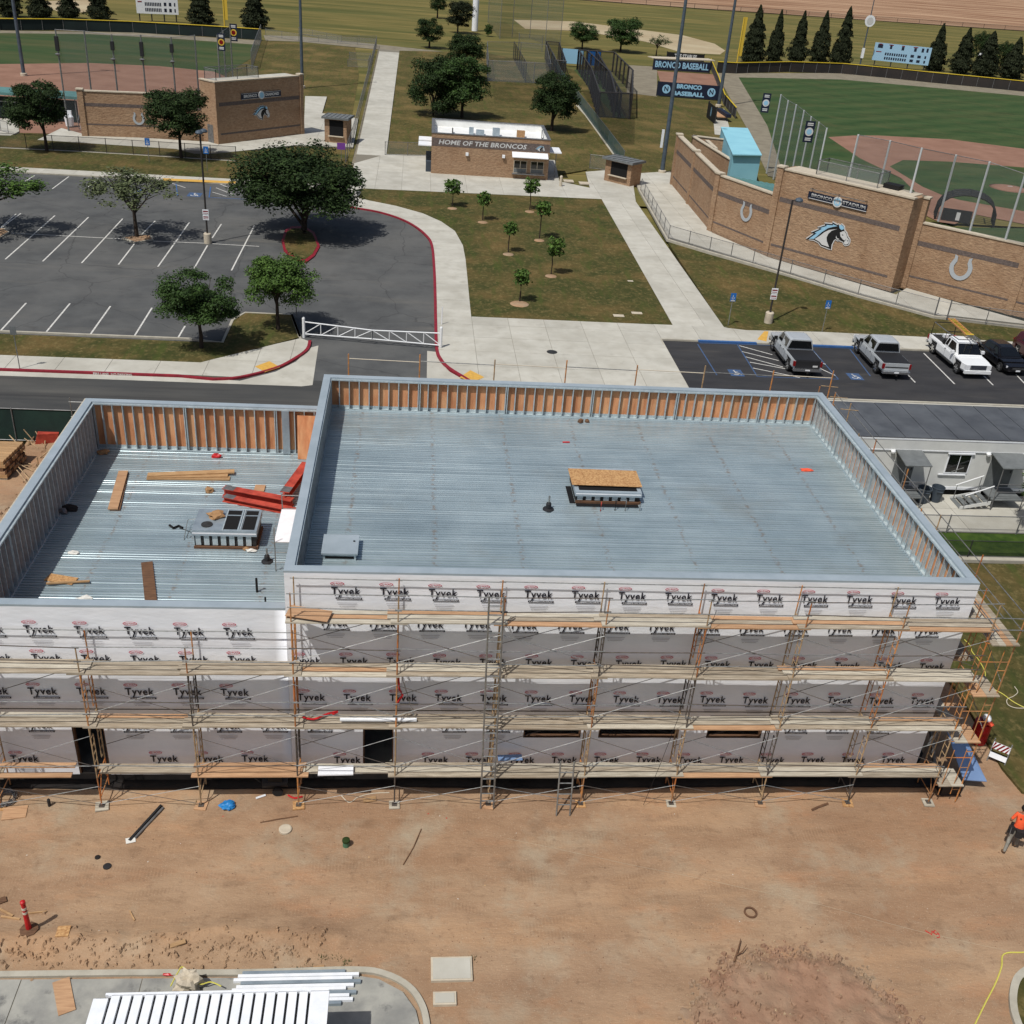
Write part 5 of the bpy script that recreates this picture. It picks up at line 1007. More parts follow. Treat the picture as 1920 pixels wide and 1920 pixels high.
# litter and stones: real pieces, too many to name one by one
def scatter(name, m, n, fn, sz, kind='stuff', flat=.5):
    vs, fs = [], []
    for i in range(n):
        x, y = fn(); z = gz(x, y); s = sz[0]+(sz[1]-sz[0])*random.random()**2.5; a = U(0, 6.28); b = len(vs)
        for dx, dy, dz in ((-1, -.7, 0), (1, -.6, 0), (.8, .9, 0), (-.9, .7, 0), (-.5, -.3, flat), (.6, -.2, flat*.9), (.3, .5, flat*1.1), (-.4, .4, flat)):
            k = U(.7, 1.25); X, Y = dx*s*k, dy*s*k; vs.append((x+X*math.cos(a)-Y*math.sin(a), y+X*math.sin(a)+Y*math.cos(a), z-.01+dz*s*1.3))
        fs += [tuple(b+j for j in f) for f in ((0, 1, 5, 4), (1, 2, 6, 5), (2, 3, 7, 6), (3, 0, 4, 7), (4, 5, 6, 7))]
    mb = MB(); mb.v = vs; mb.f = fs; mb.m = [0]*len(fs); return tag(mb.build(name, m), kind=kind)
def on_mound():
    t = U(-.02, 1.02)*math.pi; r = random.choice([random.gauss(.92, .08), random.gauss(.9, .05), U(.2, 1.05)]); return (14.4+3.25*r*math.cos(t), -9.6+2.95*r*math.sin(t))
scatter('rubble', 'heap_soil', 1100, on_mound, (.01, .10), flat=.8); scatter('rubble', 'rock_pale', 160, on_mound, (.012, .05), flat=.8)
scatter('rubble', 'soil', 900, lambda: (U(-9, 1.5), random.gauss(-6.45, .3)), (.008, .085), flat=.8)
scatter('rubble', 'soil', 500, lambda: (U(-15, -9.7), U(1, 24)), (.02, .2), flat=.7); scatter('rubble', 'wood_dark', 120, lambda: (U(-14, -10), U(8, 22)), (.02, .16), flat=.3)
scatter('gravel', 'rock_pale', 900, lambda: (U(-9, 24), U(-9, -1.2)), (.005, .02), flat=.7)
scatter('gravel', 'rock', 2200, lambda: (U(-9, 24), random.choice([U(-9, -1.2), random.gauss(-6.3, .35)])), (.006, .026), flat=.7)
scatter('litter', 'paper', 110, lambda: (U(-8.5, 23), random.choice([random.gauss(-1.9, .5), U(-6, -1), U(-8, -1)])), (.008, .034), flat=.25)
scatter('litter', 'red_plastic', 8, lambda: (U(-4, 5), random.gauss(-1.7, .3)), (.02, .05), flat=.2)
scatter('debris', 'wood', 40, lambda: (U(-9, 20), U(-7, -1)), (.01, .05), flat=.15)
for (a, b, n) in ((604, 1820, 1), (566, 1818, 1), (372, 1508, 1), (130, 1500, 0)): pass
mb = MB()
for px, py in ((605, 1798), (632, 1798), (575, 1815), (560, 1822), (372, 1508), (650, 1808), (1600, 1440), (1830, 1420), (884, 1800)):
    c = gp(px, py)
    for i in range(24): d = V((U(-.14, .14), U(-.1, .1), 0)); mb.add([c+d, c+d+V((.02, .005, 0)), c+d*1.3+V((.015, .01, U(.03, .12)))], [(0, 1, 2)])
tag(mb.build('weeds', 'leaf_mid'), kind='stuff')
mb = MB(); c = gp(1748, 1750)
for pts in ([(-.14, .06), (-.03, -.03), (.02, .05)], [(.03, .02), (.1, .06), (.14, .01), (.08, -.04), (.03, .02)], [(.14, .01), (.13, -.09), (.06, -.1)]): strip(mb, [(c.x+x*1.3, c.y+y*1.6) for x, y in pts], .03, c.z-.02, c.z+.014)
tag(mb.build('paint_mark', 'red_plastic', at=c), 'red spray-painted mark on the soil at the lower right', 'paint mark')
# ---- the worker
def person(P, rz):
    o = thing('person', P, 'person in orange shirt and grey work trousers with black tool belt walking away', 'person', rz=rz)
    J = {'pel': ((0, 0, .95), .135), 'wai': ((0, .03, 1.12), .13), 'che': ((0, .10, 1.34), .155), 'nkb': ((0, .15, 1.48), .075), 'nk': ((0, .18, 1.54), .055), 'hd': ((0, .21, 1.65), .092), 'top': ((0, .21, 1.74), .07)}
    E_ = [('pel', 'wai'), ('wai', 'che'), ('che', 'nkb'), ('nkb', 'nk'), ('nk', 'hd'), ('hd', 'top')]
    for s, n in ((-1, 'L'), (1, 'R')):
        J['sh'+n] = ((s*.17, .12, 1.43), .07); J['el'+n] = ((s*.29, .02 if s < 0 else .1, 1.17), .045); J['wr'+n] = ((s*.25, .2, 1.0), .032); J['pa'+n] = ((s*.22, .27, .97), .03)
        E_ += [('che', 'sh'+n), ('sh'+n, 'el'+n), ('el'+n, 'wr'+n), ('wr'+n, 'pa'+n)]
        for k in range(4): J['f%d%s' % (k, n)] = ((s*.22+(k-1.5)*.02, .33-abs(k-1.4)*.008, .95), .010); J['g%d%s' % (k, n)] = ((s*.21+(k-1.5)*.02, .355-abs(k-1.4)*.01, .91), .008); E_ += [('pa'+n, 'f%d%s' % (k, n)), ('f%d%s' % (k, n), 'g%d%s' % (k, n))]
        J['th'+n] = ((s*.18, .28, .95), .011); E_ += [('pa'+n, 'th'+n)]
        back = s < 0
        J['hp'+n] = ((s*.10, 0, .90), .095); J['kn'+n] = ((s*.14, -.06 if back else .2, .50), .068); J['an'+n] = ((s*.20 if back else s*.13, -.34 if back else .14, .11), .05); J['to'+n] = ((s*.24 if back else s*.14, -.18 if back else .34, .05), .045)
        E_ += [('pel', 'hp'+n), ('hp'+n, 'kn'+n), ('kn'+n, 'an'+n), ('an'+n, 'to'+n)]
    ks = list(J); me = bpy.data.meshes.new('body'); me.from_pydata([J[k][0] for k in ks], [(ks.index(a), ks.index(b)) for a, b in E_], [])
    ob = bpy.data.objects.new('body', me); COL.objects.link(ob); sk = ob.modifiers.new('s', 'SKIN'); 
    for i, k in enumerate(ks): d = me.skin_vertices[0].data[i]; d.radius = (J[k][1], J[k][1]*(.8 if k in ('che', 'wai', 'pel') else 1)); d.use_root = k == 'pel'
    ss = ob.modifiers.new('d', 'SUBSURF'); ss.levels = 2; ss.render_levels = 2
    dg = bpy.context.evaluated_depsgraph_get(); dg.update(); m2 = bpy.data.meshes.new_from_object(ob.evaluated_get(dg)); bpy.data.objects.remove(ob)
    for k in ('skin', 'orange_cloth', 'grey_trouser', 'boot', 'black_cloth'): m2.materials.append(M[k])
    for p_ in m2.polygons:
        c_ = p_.center; z = c_.z; ax = abs(c_.x)
        p_.material_index = 3 if z < .135 else 2 if z < .93 and ax < .19 or (z < .86) else 4 if z < 1.0 and ax < .17 and c_.y < .17 else 1 if (z < 1.49 and (ax < .19 or z > 1.24)) else 0
        p_.use_smooth = True
    b = link(m2, 'body'); b.parent = o; b.location = (0, 0, 0)
    def loc(name, m, fn, **k): mb_ = MB(); fn(mb_); return mb_.build(name, m, o, local=True, **k)
    loc('hair', 'hair', lambda q: q.lathe((0, .195, 1.66), [(.06, -.10), (.105, -.05), (.115, .02), (.095, .08), (.05, .115), (.01, .125)], 14), smooth=True)
    loc('ear', 'skin', lambda q: [q.ob((s*.1, .215, 1.63), (.012, 0, 0), (0, .022, 0), (0, 0, .03)) for s in (-1, 1)]); loc('nose', 'skin', lambda q: q.ob((0, .315, 1.62), (.014, 0, 0), (0, .018, 0), (0, 0, .022))); loc('eye', 'black', lambda q: [q.ob((s*.035, .30, 1.655), (.013, 0, 0), (0, .004, 0), (0, 0, .008)) for s in (-1, 1)])
    loc('tool_belt', 'black_cloth', lambda q: q.lathe((0, .01, .97), [(.165, -.03), (.17, .03)], 16))
    for x, y, a in ((-.19, -.05, .09), (.2, -.03, .1), (.05, -.16, .10), (-.14, .12, .08)): loc('tool_pouch', 'black_cloth', lambda q: q.ob((x, y, .86), (a, 0, 0), (0, .06, 0), (0, 0, .13)))
    loc('hammer', 'steel_grey', lambda q: q.tube([(-.22, -.12, .98), (-.2, -.14, .68)], .014, 5)); loc('shirt_print', 'wood_dark', lambda q: q.ob((-.05, -.045, 1.385), (.028, 0, 0), (0, .004, 0), (0, 0, .022)))
    return o
c = gp(1893, 1592); person((c.x, c.y, c.z+.0), rad(-28))
# ================================================================== TREES
def leafmesh(name, m, seed, kind, n, size):
    r = np.random.default_rng(seed)
    if kind == 'cone':
        lay = r.integers(0, 13, n); t = (lay+r.random(n)**1.5*1.1)/13.5; rad_ = (1-t)**.75*.46*np.minimum(1, .45+t*4)*(.72+.28*r.random(n)**.4); th = r.random(n)*6.283
        lr_ = r.random(16)*.5-.2; br = .20*np.sin(th*4+lay*1.7)+.22*np.sin(th*2+lay*2.9)+lr_[lay]; rad_ = rad_*(1+br); f = r.random(n)**.5; rr = rad_*(.55+.45*f)
        p = np.stack([rr*np.cos(th), rr*np.sin(th), np.clip(t-.05*f, 0, 1)], 1); out = np.stack([np.cos(th), np.sin(th), np.full(n, .25)], 1)
    elif kind == 'open':
        k = 46; a = r.random(k)*6.283; q = r.random(k)**.5*.42; c = np.stack([q*np.cos(a), q*np.sin(a), .30+.62*(1-(q/.5)**2)*r.random(k)**.6], 1)
        i = r.integers(0, k, n); d = r.normal(size=(n, 3))*np.array([.045, .045, .05]); p = c[i]+d; out = d+np.array([0, 0, .03])
    else:
        k = 64; a = r.random(k)*6.283; u = r.random(k); q = np.sqrt(r.random(k))*.39
        hz = np.sqrt(np.maximum(0, 1-(q/.47)**2)); z = (.20+(.66*hz)*(r.random(k)**.75)+.06*r.random(k)) if kind == 'dome' else .44+(.42*hz)*(r.random(k)*2-1); c = np.stack([q*np.cos(a), q*np.sin(a), z], 1); lr = (.085+.085*r.random(k))
        i = r.integers(0, k, n); d = r.normal(size=(n, 3)); d /= np.linalg.norm(d, axis=1)[:, None]; d[:, 2] = np.where(d[:, 2] < -.35, -d[:, 2]*.6, d[:, 2])
        f = (.45+.68*r.random(n)**.7); p = c[i]+d*(lr[i]*f)[:, None]*np.array([1, 1, .95]); out = d
    nrm = out/(np.linalg.norm(out, axis=1)[:, None]+1e-6)+r.normal(size=(n, 3))*.65+np.array([0, 0, .25]); nrm /= np.linalg.norm(nrm, axis=1)[:, None]
    t1 = np.cross(nrm, r.normal(size=(n, 3))); t1 /= np.linalg.norm(t1, axis=1)[:, None]; t2 = np.cross(nrm, t1); s = size*(.6+.8*r.random(n))[:, None]
    vs = np.stack([p-t1*s, p-t2*s*.6+nrm*s*.15, p+t1*s, p+t2*s*.6+nrm*s*.15], 1).reshape(-1, 3)
    me = bpy.data.meshes.new(name); me.vertices.add(4*n); me.vertices.foreach_set('co', vs.astype(np.float32).ravel()); me.loops.add(4*n); me.polygons.add(n)
    me.loops.foreach_set('vertex_index', np.arange(4*n, dtype=np.int32)); me.polygons.foreach_set('loop_start', np.arange(0, 4*n, 4, dtype=np.int32)); me.polygons.foreach_set('loop_total', np.full(n, 4, np.int32))
    me.update(); me.validate(); me.materials.append(M[m]); return me
CR = {}
def crown(m, kind, seed, n, size):
    k = (m, kind, seed, n, size)
    if k not in CR: CR[k] = leafmesh('crown', m, seed, kind, n, size)
    return CR[k]
def trunk(hh, cb, cw, r, kind, seed):
    rr = random.Random(seed); mb = MB(); b = lambda a, c_: rr.uniform(a, c_)
    if kind == 'cone': mb.tube([(0, 0, 0), (0, 0, hh*.5), (0, 0, hh*.95)], [r, r*.6, r*.1], 6)
    else:
        top = cb+(hh-cb)*.25; mb.tube([(0, 0, 0), (b(-.03, .03), b(-.03, .03), cb*.6), (b(-.08, .08), b(-.08, .08), top)], [r*1.25, r, r*.7], 7)
        for i in range(9 if kind == 'open' else 6):
            a = i*6.283/(9 if kind == 'open' else 6)+b(-.3, .3); q = cw*b(.22, .42); z1 = cb+(hh-cb)*b(.45, .9); z0 = b(cb*.85, top)
            mb.tube([(0, 0, z0), (q*.45*math.cos(a), q*.45*math.sin(a), z0+(z1-z0)*.45), (q*math.cos(a+.15), q*math.sin(a+.15), z1)], [r*.55, r*.35, r*.08], 5)
            if kind == 'open':
                for d in (-.5, .5): mb.tube([(q*.45*math.cos(a), q*.45*math.sin(a), z0+(z1-z0)*.45), (q*.9*math.cos(a+d), q*.9*math.sin(a+d), z0+(z1-z0)*b(.7, 1.1))], [r*.25, r*.05], 4)
    return mb.mesh('trunk', 'bark')
def tree(label, base, topy, l, r_, cby, kind='round', m='leaf_mid', seed=1, n=6000, size=.024, group=None, name='tree', topx=None, tr=None):
    P = G(*base); k = ppm(P); hh = hat(topx or base[0], topy, P); cb = max(.15, hat(base[0], cby, P)); cw = (r_-l)/k
    P2 = P+V((0, 0, 0)); cx = G((l+r_)/2, base[1]); off = ((l+r_)/2-base[0])/k
    if kind == 'cone': off = 0
    if kind in ('round', 'dome'): n = int(n*2.6); size = size*.60
    elif kind == 'open': n = int(n*1.6); size *= .8
    elif kind == 'cone': n = int(n*1.6); size *= .8; seed = 30+(int(base[0])*7) % 6
    o = thing(name, P, label, 'tree', group); s = cb if kind != 'cone' else cb*.6
    t = link(trunk(hh, cb, cw, tr or max(.07, hh*.022), kind, seed), 'trunk', o); t.parent = o; t.location = (0, 0, 0)
    c = link(crown(m, kind if kind != 'sap' else 'round', seed, n, size), 'crown', o); c.location = (off*.6, 0, s); c.scale = (cw*.97, cw*.97, hh-s); c.rotation_euler = (0, 0, seed*1.3)
    return o
tree('largest dark tree, standing in the red-kerbed planter of the car park', (571, 440), 262, 422, 682, 425, 'dome', m='leaf_dark', seed=1, n=12000, size=.021, tr=.28)
tree('round bushy tree on the verge lawn, left of the white gate', (378, 655), 503, 294, 454, 612, m='leaf_mid', seed=2, n=8000, size=.026, tr=.12)
tree('brighter round tree close to the end post of the white gate', (522, 620), 468, 452, 598, 574, m='leaf_light', seed=3, n=8000, size=.026, tr=.12)
tree('open airy tree in a square planter beside the car park lamp', (257, 446), 312, 152, 350, 395, 'open', 'leaf_pale', 4, 2600, .022, tr=.15)
tree('airy tree half out of view at the left of the car park', (-5, 436), 300, -110, 95, 385, 'open', 'leaf_light', 5, 3200, .022, tr=.15)
tree('round tree before the dugout at the left end of the brick wall', (88, 285), 140, 8, 126, 250, m='leaf_dark', seed=6, n=8000, size=.026, tr=.16)
tree('round tree in front of the brown brick wing with the faint horseshoe', (340, 298), 150, 273, 402, 258, m='leaf_dark', seed=7, n=8000, size=.026, tr=.16)
tree('broad dark tree behind the snack bar, left one', (812, 218), 92, 759, 880, 212, m='leaf_dark', seed=8, n=9000, size=.026, tr=.2)
tree('dark tree behind the snack bar, right of the broad one', (866, 222), 95, 800, 918, 196, m='leaf_mid', seed=9, n=9000, size=.026, tr=.2)
tree('tree behind the snack bar group, by the bullpen fence', (868, 150), 55, 830, 910, 120, m='leaf_dark', seed=3, n=7000, size=.028, tr=.2)
tree('dark tree just right of the snack bar roof', (1034, 247), 124, 990, 1086, 225, m='leaf_dark', seed=10, n=9000, size=.026, tr=.22)
tree('smaller tree by the far end of the field path', (805, 90), 28, 778, 835, 80, m='leaf_dark', seed=11, n=5000, size=.03, tr=.2)
tree('reddish dark tree behind the white tank by the practice field', (858, 62), -4, 834, 896, 52, m='needle', seed=12, n=5000, size=.03, tr=.2); tree('farthest small tree at the top of the picture', (820, 34), -16, 804, 840, 24, m='leaf_dark', seed=6, n=4000, size=.03, tr=.2)
tree('rounded tree behind the blue batting cage screen', (1091, 92), 37, 1060, 1122, 82, m='leaf_mid', seed=2, n=6000, size=.028, tr=.2); tree('taller rounded tree behind the black batting cage', (1163, 97), 23, 1131, 1206, 86, m='leaf_mid', seed=7, n=6000, size=.028, tr=.22)
tree('thin half-bare tree left of the practice infield', (1230, 106), 62, 1214, 1263, 90, 'open', 'leaf_pale', 14, 700, .035, tr=.14); tree('slim young tree by the bullpen fence', (915, 68), 42, 907, 924, 66, m='leaf_mid', seed=1, n=900, size=.07, tr=.08)
tree('bright leafy tree beside the site trailer at the right edge', (1935, 1000), 850, 1886, 1990, 950, m='leaf_light', seed=4, n=7000, size=.026, tr=.1)
SAP = [(848, 389, 333, 828, 868, 366, 'first sapling from the left in the row nearest the snack bar'), (905, 415, 357, 890, 921, 386, 'sapling second nearest the loop road, below the left one'), (993, 395, 330, 977, 1012, 362, 'sapling in front of the snack bar serving windows'), (1011, 449, 373, 1000, 1037, 406, 'sapling right of the lawn centre, behind two others'), (953, 475, 414, 939, 970, 440, 'short sapling at the left of the lawn middle'), (1033, 516, 440, 1022, 1060, 480, 'sapling with the largest crown on the right of the lawn'), (974, 568, 501, 958, 996, 536, 'sapling nearest the plaza with a brown soil ring')]
for i, (x, y, t, l, r_, cb, lab) in enumerate(SAP):
    tree(lab, (x, y), t, l, r_, cb, 'sap', 'leaf_light', 20+i % 3, 620, .075, 'saplings on the central lawn', 'sapling', tr=.05)
    c = G(x, y+2, Z1); rr_ = .75 if i == 6 else .5
    tag(MB().lathe((c.x, c.y, 0), [(rr_, Z1-.02), (rr_*.9, Z1+.03), (.1, Z1+.04)], 16).build('soil_ring', 'soil', smooth=True), kind='stuff')
CON = [(1409, 117, 5, 1388, 1442, 'first conifer from the yellow foul pole'), (1449, 118, 14, 1440, 1478, 'second conifer from the yellow foul pole'), (1492, 118, 16, 1478, 1522, 'third conifer from the yellow foul pole'), (1533, 119, 16, 1518, 1563, 'fourth conifer from the yellow foul pole'), (1573, 122, 8, 1563, 1606, 'fifth conifer from the yellow foul pole, nearest the round sign'), (1749, 132, 40, 1737, 1782, 'lone conifer right of the blue scoreboard'), (1798, 137, 48, 1780, 1832, 'conifer second right of the blue scoreboard'), (1843, 142, 55, 1826, 1880, 'conifer behind the white tank at upper right'), (1893, 147, 66, 1874, 1925, 'conifer at the upper right edge')]
for i, (x, y, t, l, r_, lab) in enumerate(CON): tree(lab, (x, y), t, l, r_, y-5, 'cone', 'needle', 30+i % 3, 6000, .034, 'conifers behind the baseball outfield wall', 'conifer', topx=x+18)
for i, (x, y, t, l, r_, lab) in enumerate([(1832, 128, 50, 1800, 1845, 'rounder green tree among the upper right conifers'), (1872, 136, 70, 1850, 1892, 'smaller rounded tree among the upper right conifers')]): tree(lab, (x, y), t, l, r_, y-10, m='leaf_dark', seed=8, n=4000, size=.03)
LC = [(20, 31, -50, -8, 48, 'leftmost dark conifer behind the left outfield wall'), (76, 33, -40, 47, 103, 'second dark conifer from the left corner'), (130, 34, -36, 107, 157, 'third dark conifer from the left corner'), (187, 36, -30, 163, 213, 'fourth dark conifer, left of the white scoreboard'), (377, 45, -30, 349, 408, 'dark conifer right of the white scoreboard'), (478, 52, -30, 452, 514, 'dark conifer right of the yellow pole on the left field')]
for i, (x, y, t, l, r_, lab) in enumerate(LC): tree(lab, (x, y), t, l, r_, y-5, 'cone', 'needle', 30+i % 3, 6000, .034, 'conifers behind the softball outfield wall', 'conifer', topx=x-6)
# ================================================================== FENCES
def postmesh(h, r, m):
    k = 'fp%.2f%.3f%s' % (h, r, m)
    if k not in CR: CR[k] = MB().tube([(0, 0, 0), (0, 0, h)], r, 6).lathe((0, 0, h), [(r*1.2, 0), (r*1.2, .02), (r*.4, .06)], 6).mesh('post', m)
    return CR[k]
def fence(label, pts, h, step, pm='steel_grey', fm='chain', r=.035, rail=True, name='chain_link_fence', z=.05, cat='fence', low=True, cap=None, fabric='chain_link_mesh'):
    o = thing(name, (pts[0][0], pts[0][1], z), label, cat); P = [V((p[0], p[1], z)) for p in pts]; fab = MB(); rl = MB()
    for i in range(len(P)-1):
        a, b = P[i], P[i+1]; L_ = (b-a).length; n = max(1, round(L_/step)); u = V((0, 0, h))
        for k in range(n+(1 if i == len(P)-2 else 0)): link(postmesh(h, r, pm), 'post', o, a+(b-a)*k/n)
        nn = (b-a).normalized().cross(V((0, 0, 1)))*.02
        fab.add([a+V((0, 0, .03))-nn, b+V((0, 0, .03))-nn, b+u-nn, a+u-nn], [(0, 1, 2, 3)])
        if rail: rl.tube([a+u, b+u], r*.7, 5)
        if low: rl.tube([a+V((0, 0, .08)), b+V((0, 0, .08))], r*.5, 4)
        if cap: rl.tube([a+u, b+u], .09, 6)
    fab.build(fabric, fm, o)
    if rail or cap: rl.build('rail', cap or pm, o)
    return o
W2 = lambda *px: PG(px, .1)
FZp = W2((1201, 358), (1253, 449), (1330, 472), (1411, 495), (1481, 516), (1608, 554), (1752, 593))
fence('long grey chain-link fence in front of the big brick stadium wall', FZp, 1.25, 3.0, z=.15); fence('grey chain-link fence section right of the gate before the stadium wall', W2((1775, 598), (1920, 617), (2200, 690)), 1.25, 3.0, z=.15)
g = thing('fence_gate', (*W2((1752, 593))[0], .15), 'chain-link gate between two thick posts before the stadium wall', 'gate')
a, b = [V((*p, .15)) for p in W2((1752, 593), (1775, 598))]
for p in (a, b): MB().tube([p, p+V((0, 0, 1.5))], .055, 8).build('gate_post', 'steel_grey', g)
MB().tube([a+V((0, 0, .15)), b+V((0, 0, .15))], .025, 5).tube([a+V((0, 0, 1.25)), b+V((0, 0, 1.25))], .025, 5).build('gate_frame', 'steel_grey', g)
fence('brown chain-link fence along the mow strip behind the car park', W2((-200, 268), (0, 277), (150, 284), (300, 293), (443, 302)), 1.5, 3.0, 'bronze_pole', 'chain_dark', .04, z=.1)
fence('tall chain-link fence along the left side of the field path', W2((648, 305), (662, 262), (680, 190), (706, 85)), 1.6, 3.2, 'steel_grey', 'chain', .04, z=.05); fence('chain-link fence across the far end of the field path', W2((706, 85), (560, 76), (498, 66)), 1.3, 4, z=0); fence('low wire fence at the back of the middle lawn', W2((706, 78), (640, 78), (560, 62)), 1.2, 4.5, z=0)
fence('short chain-link fence beside the snack bar, left of it', W2((722, 291), (806, 293)), 1.5, 3, z=.1); fence('green screened fence running from the ticket booth to the batting cages', W2((1168, 312), (1140, 272), (1100, 218), (1050, 150), (1035, 115)), 1.8, 4, 'steel_grey', 'chain_tint', z=.1, fabric='screen_mesh')
fence('short chain-link fence left of the ticket booth', W2((1105, 316), (1140, 320)), 1.6, 2.2, z=.1); fence('small wire pen on the middle lawn', W2((652, 124), (690, 126), (695, 112), (655, 110)), 1.2, 3, z=0)
fence('low rail fence in front of the left dugout', W2((-60, 246), (2, 246), (16, 250)), 1.2, 3, z=.1)
fence('black outfield wall with yellow top rail around the baseball field', PG([(1343, 136), (1380, 138), (1480, 135), (1577, 138), (1660, 146), (1746, 155), (1830, 163), (1920, 172), (2300, 214)]), 2.1, 3.5, 'steel_grey', 'dark_wall', .05, name='outfield_wall', z=0, cat='wall', cap='cap_yellow', low=False, fabric='wall_panel')
fence('dark green outfield wall with yellow top rail on the softball field', PG([(-300, 64), (0, 57), (120, 57), (250, 61), (380, 68), (490, 75)]), 2.0, 4, 'steel_grey', 'green_wall', .05, name='outfield_wall', z=0, cat='wall', cap='cap_yellow', low=False, fabric='wall_panel')
fence('yellow-topped foul line fence beside the bullpen', PG([(1331, 125), (1345, 160), (1356, 195), (1378, 222)]), 1.6, 4, 'steel_grey', 'dark_wall', .05, name='foul_fence', z=0, cap='cap_yellow', low=False, fabric='wall_panel'); fence('grey chain-link side fence at the right end of the softball field', PG([(490, 75), (480, 104), (472, 130)]), 2.8, 4, 'steel_grey', 'chain', .06, z=0)
fence('long brown fence at the far edge of the fields', [(-250, 398), (60, 400), (107, 403), (180, 408), (245, 414), (500, 440)], 1.6, 9, 'bronze_pole', 'chain_dark', .08, z=FZ, name='boundary_fence')
sheet('service_road', [(-300, 401), (107, 405.5), (245, 417), (600, 446), (600, 458), (245, 429), (107, 415), (-300, 411)], -.04, 'far_earth')
fence('green screened site fence left of the low building', [(-70, 24.4), (-10.6, 24.2)], 1.85, 3.0, 'steel_grey', 'green_screen', .035, name='site_fence', z=0, fabric='screen_mesh'); fence('waist-high chain-link fence across the green strip right of the building', [(22.9, 16.9), (45, 16.9)], 1.0, 3.6, 'steel_grey', 'chain_dark', .035, z=.13); fence('dark wire fence at the bottom of the green strip', [(23, 14.7), (45, 14.6)], .9, 3.5, 'steel_dark', 'net_black', .03, z=.13)
# batting cages: posts, top cables and netting
def cage(label, px, h, pm, nm, step=4.5, top=False, r=.06):
    o = fence(label, W2(*px), h, step, pm, nm, r, name='batting_cage', z=0, cat='batting cage', low=False, fabric='net')
    if top: q = PG(px, h); MB().add([(x, y, h) for x, y in q[:-1]], [tuple(range(len(q)-1))]).build('top_net', nm, o)
    return o
cage('grey netted practice cage on gravel behind the snack bar trees', [(914, 152), (1000, 156), (1030, 157), (1022, 118), (975, 113), (912, 112), (914, 152)], 3.4, 'steel_grey', 'net_grey', 6, True); cage('dark net divider hanging inside the grey practice cage', [(962, 110), (985, 155)], 3.3, 'bronze_pole', 'net_black', 6)
cage('large black batting cage of dark posts and netting', [(1082, 130), (1148, 134), (1182, 172), (1180, 222), (1120, 220), (1105, 168), (1082, 130)], 3.6, 'bronze_pole', 'net_black', 5, True, .17); cage('inner black net wall of the large batting cage', [(1115, 130), (1160, 218)], 3.5, 'bronze_pole', 'net_black', 5, False, .17)
cage('outer black net wall of the large batting cage', [(1098, 131), (1140, 176), (1150, 221)], 3.6, 'bronze_pole', 'net_black', 6, False, .17)
cage('dark netted frame between the two practice cages', [(1022, 110), (1040, 150), (1058, 152), (1046, 112), (1022, 110)], 3.4, 'bronze_pole', 'net_black', 6, True, .12)
def screen(label, px, h, m, pm='bronze_pole'):
    P = [V((*p, 0)) for p in W2(*px)]; o = thing('wind_screen', P[0], label, 'screen')
    for p in P: MB().tube([p, p+V((0, 0, h+.1))], .07, 6).build('post', pm, o)
    u = (P[1]-P[0]).normalized().cross(V((0, 0, 1)))*.02; MB().add([P[0]+V((0, 0, .5))+u, P[1]+V((0, 0, .5))+u, P[1]+V((0, 0, h))+u, P[0]+V((0, 0, h))+u], [(0, 1, 2, 3)]).build('screen_mesh', m, o); return o
screen('left blue wind screen at the back of the batting cages', [(1052, 122), (1092, 125)], 3.2, 'emblem_blue'); screen('right blue wind screen at the back of the batting cages', [(1100, 126), (1124, 128)], 3.2, 'sign_blue'); screen('pale slack net screen above the gravel practice cage', [(972, 92), (1016, 96)], 3.2, 'net_grey', 'steel_grey')
# tall netting of the two backstops
def netline(label, posts, hs, pm='pole_white', nm='net_grey', r=.085, name='backstop_net'):
    P = [V(p) for p in posts]; o = thing(name, P[0], label, 'netting'); fab = MB(); rl = MB()
    for i, p in enumerate(P):
        MB().tube([p, p+V((0, 0, hs[i]))], [r*1.15, r], 8).build('pole', pm, o)
        if i: a, q = P[i-1], p; n_ = (q-a).normalized().cross(V((0, 0, 1)))*.09; fab.add([a+n_+V((0, 0, .1)), q+n_+V((0, 0, .1)), q+n_+V((0, 0, hs[i]-.1)), a+n_+V((0, 0, hs[i-1]-.1))], [(0, 1, 2, 3)]); rl.tube([a+V((0, 0, hs[i-1]-.05)), q+V((0, 0, hs[i]-.05))], .03, 4)
    fab.build('net', nm, o); rl.build('cable', 'steel_grey', o); return o
def npost(px, py, tx, ty, z=0): p = G(px, py, z); return p, hat(tx, ty, p)
# ================================================================== BLOCK BUILDINGS OF THE BALL FIELDS
class Fr:                                    # frame of a wall: s along it, d outwards, z up
    def __init__(f, A, B):
        f.A = V((A[0], A[1], 0)); d = V((B[0]-A[0], B[1]-A[1], 0)); f.L = d.length; f.r = d/f.L; f.n = V((f.r.y, -f.r.x, 0))
    def p(f, s, d, z): return f.A+f.r*s+f.n*d+V((0, 0, z))
    def box(f, mb, s0, s1, d0, d1, z0, z1, mi=0):
        return mb.ob(f.p((s0+s1)/2, (d0+d1)/2, (z0+z1)/2), f.r*((s1-s0)/2), f.n*((d1-d0)/2), V((0, 0, (z1-z0)/2)), mi)
    def b(f, name, m, parent, *a): mb = MB(); f.box(mb, *a); return mb.build(name, m, parent)
    def px(f, x, y, d=0):
        q = onpl(x, y, f.p(0, d, 0), f.n); v = q-f.A; return v.dot(f.r), v.z
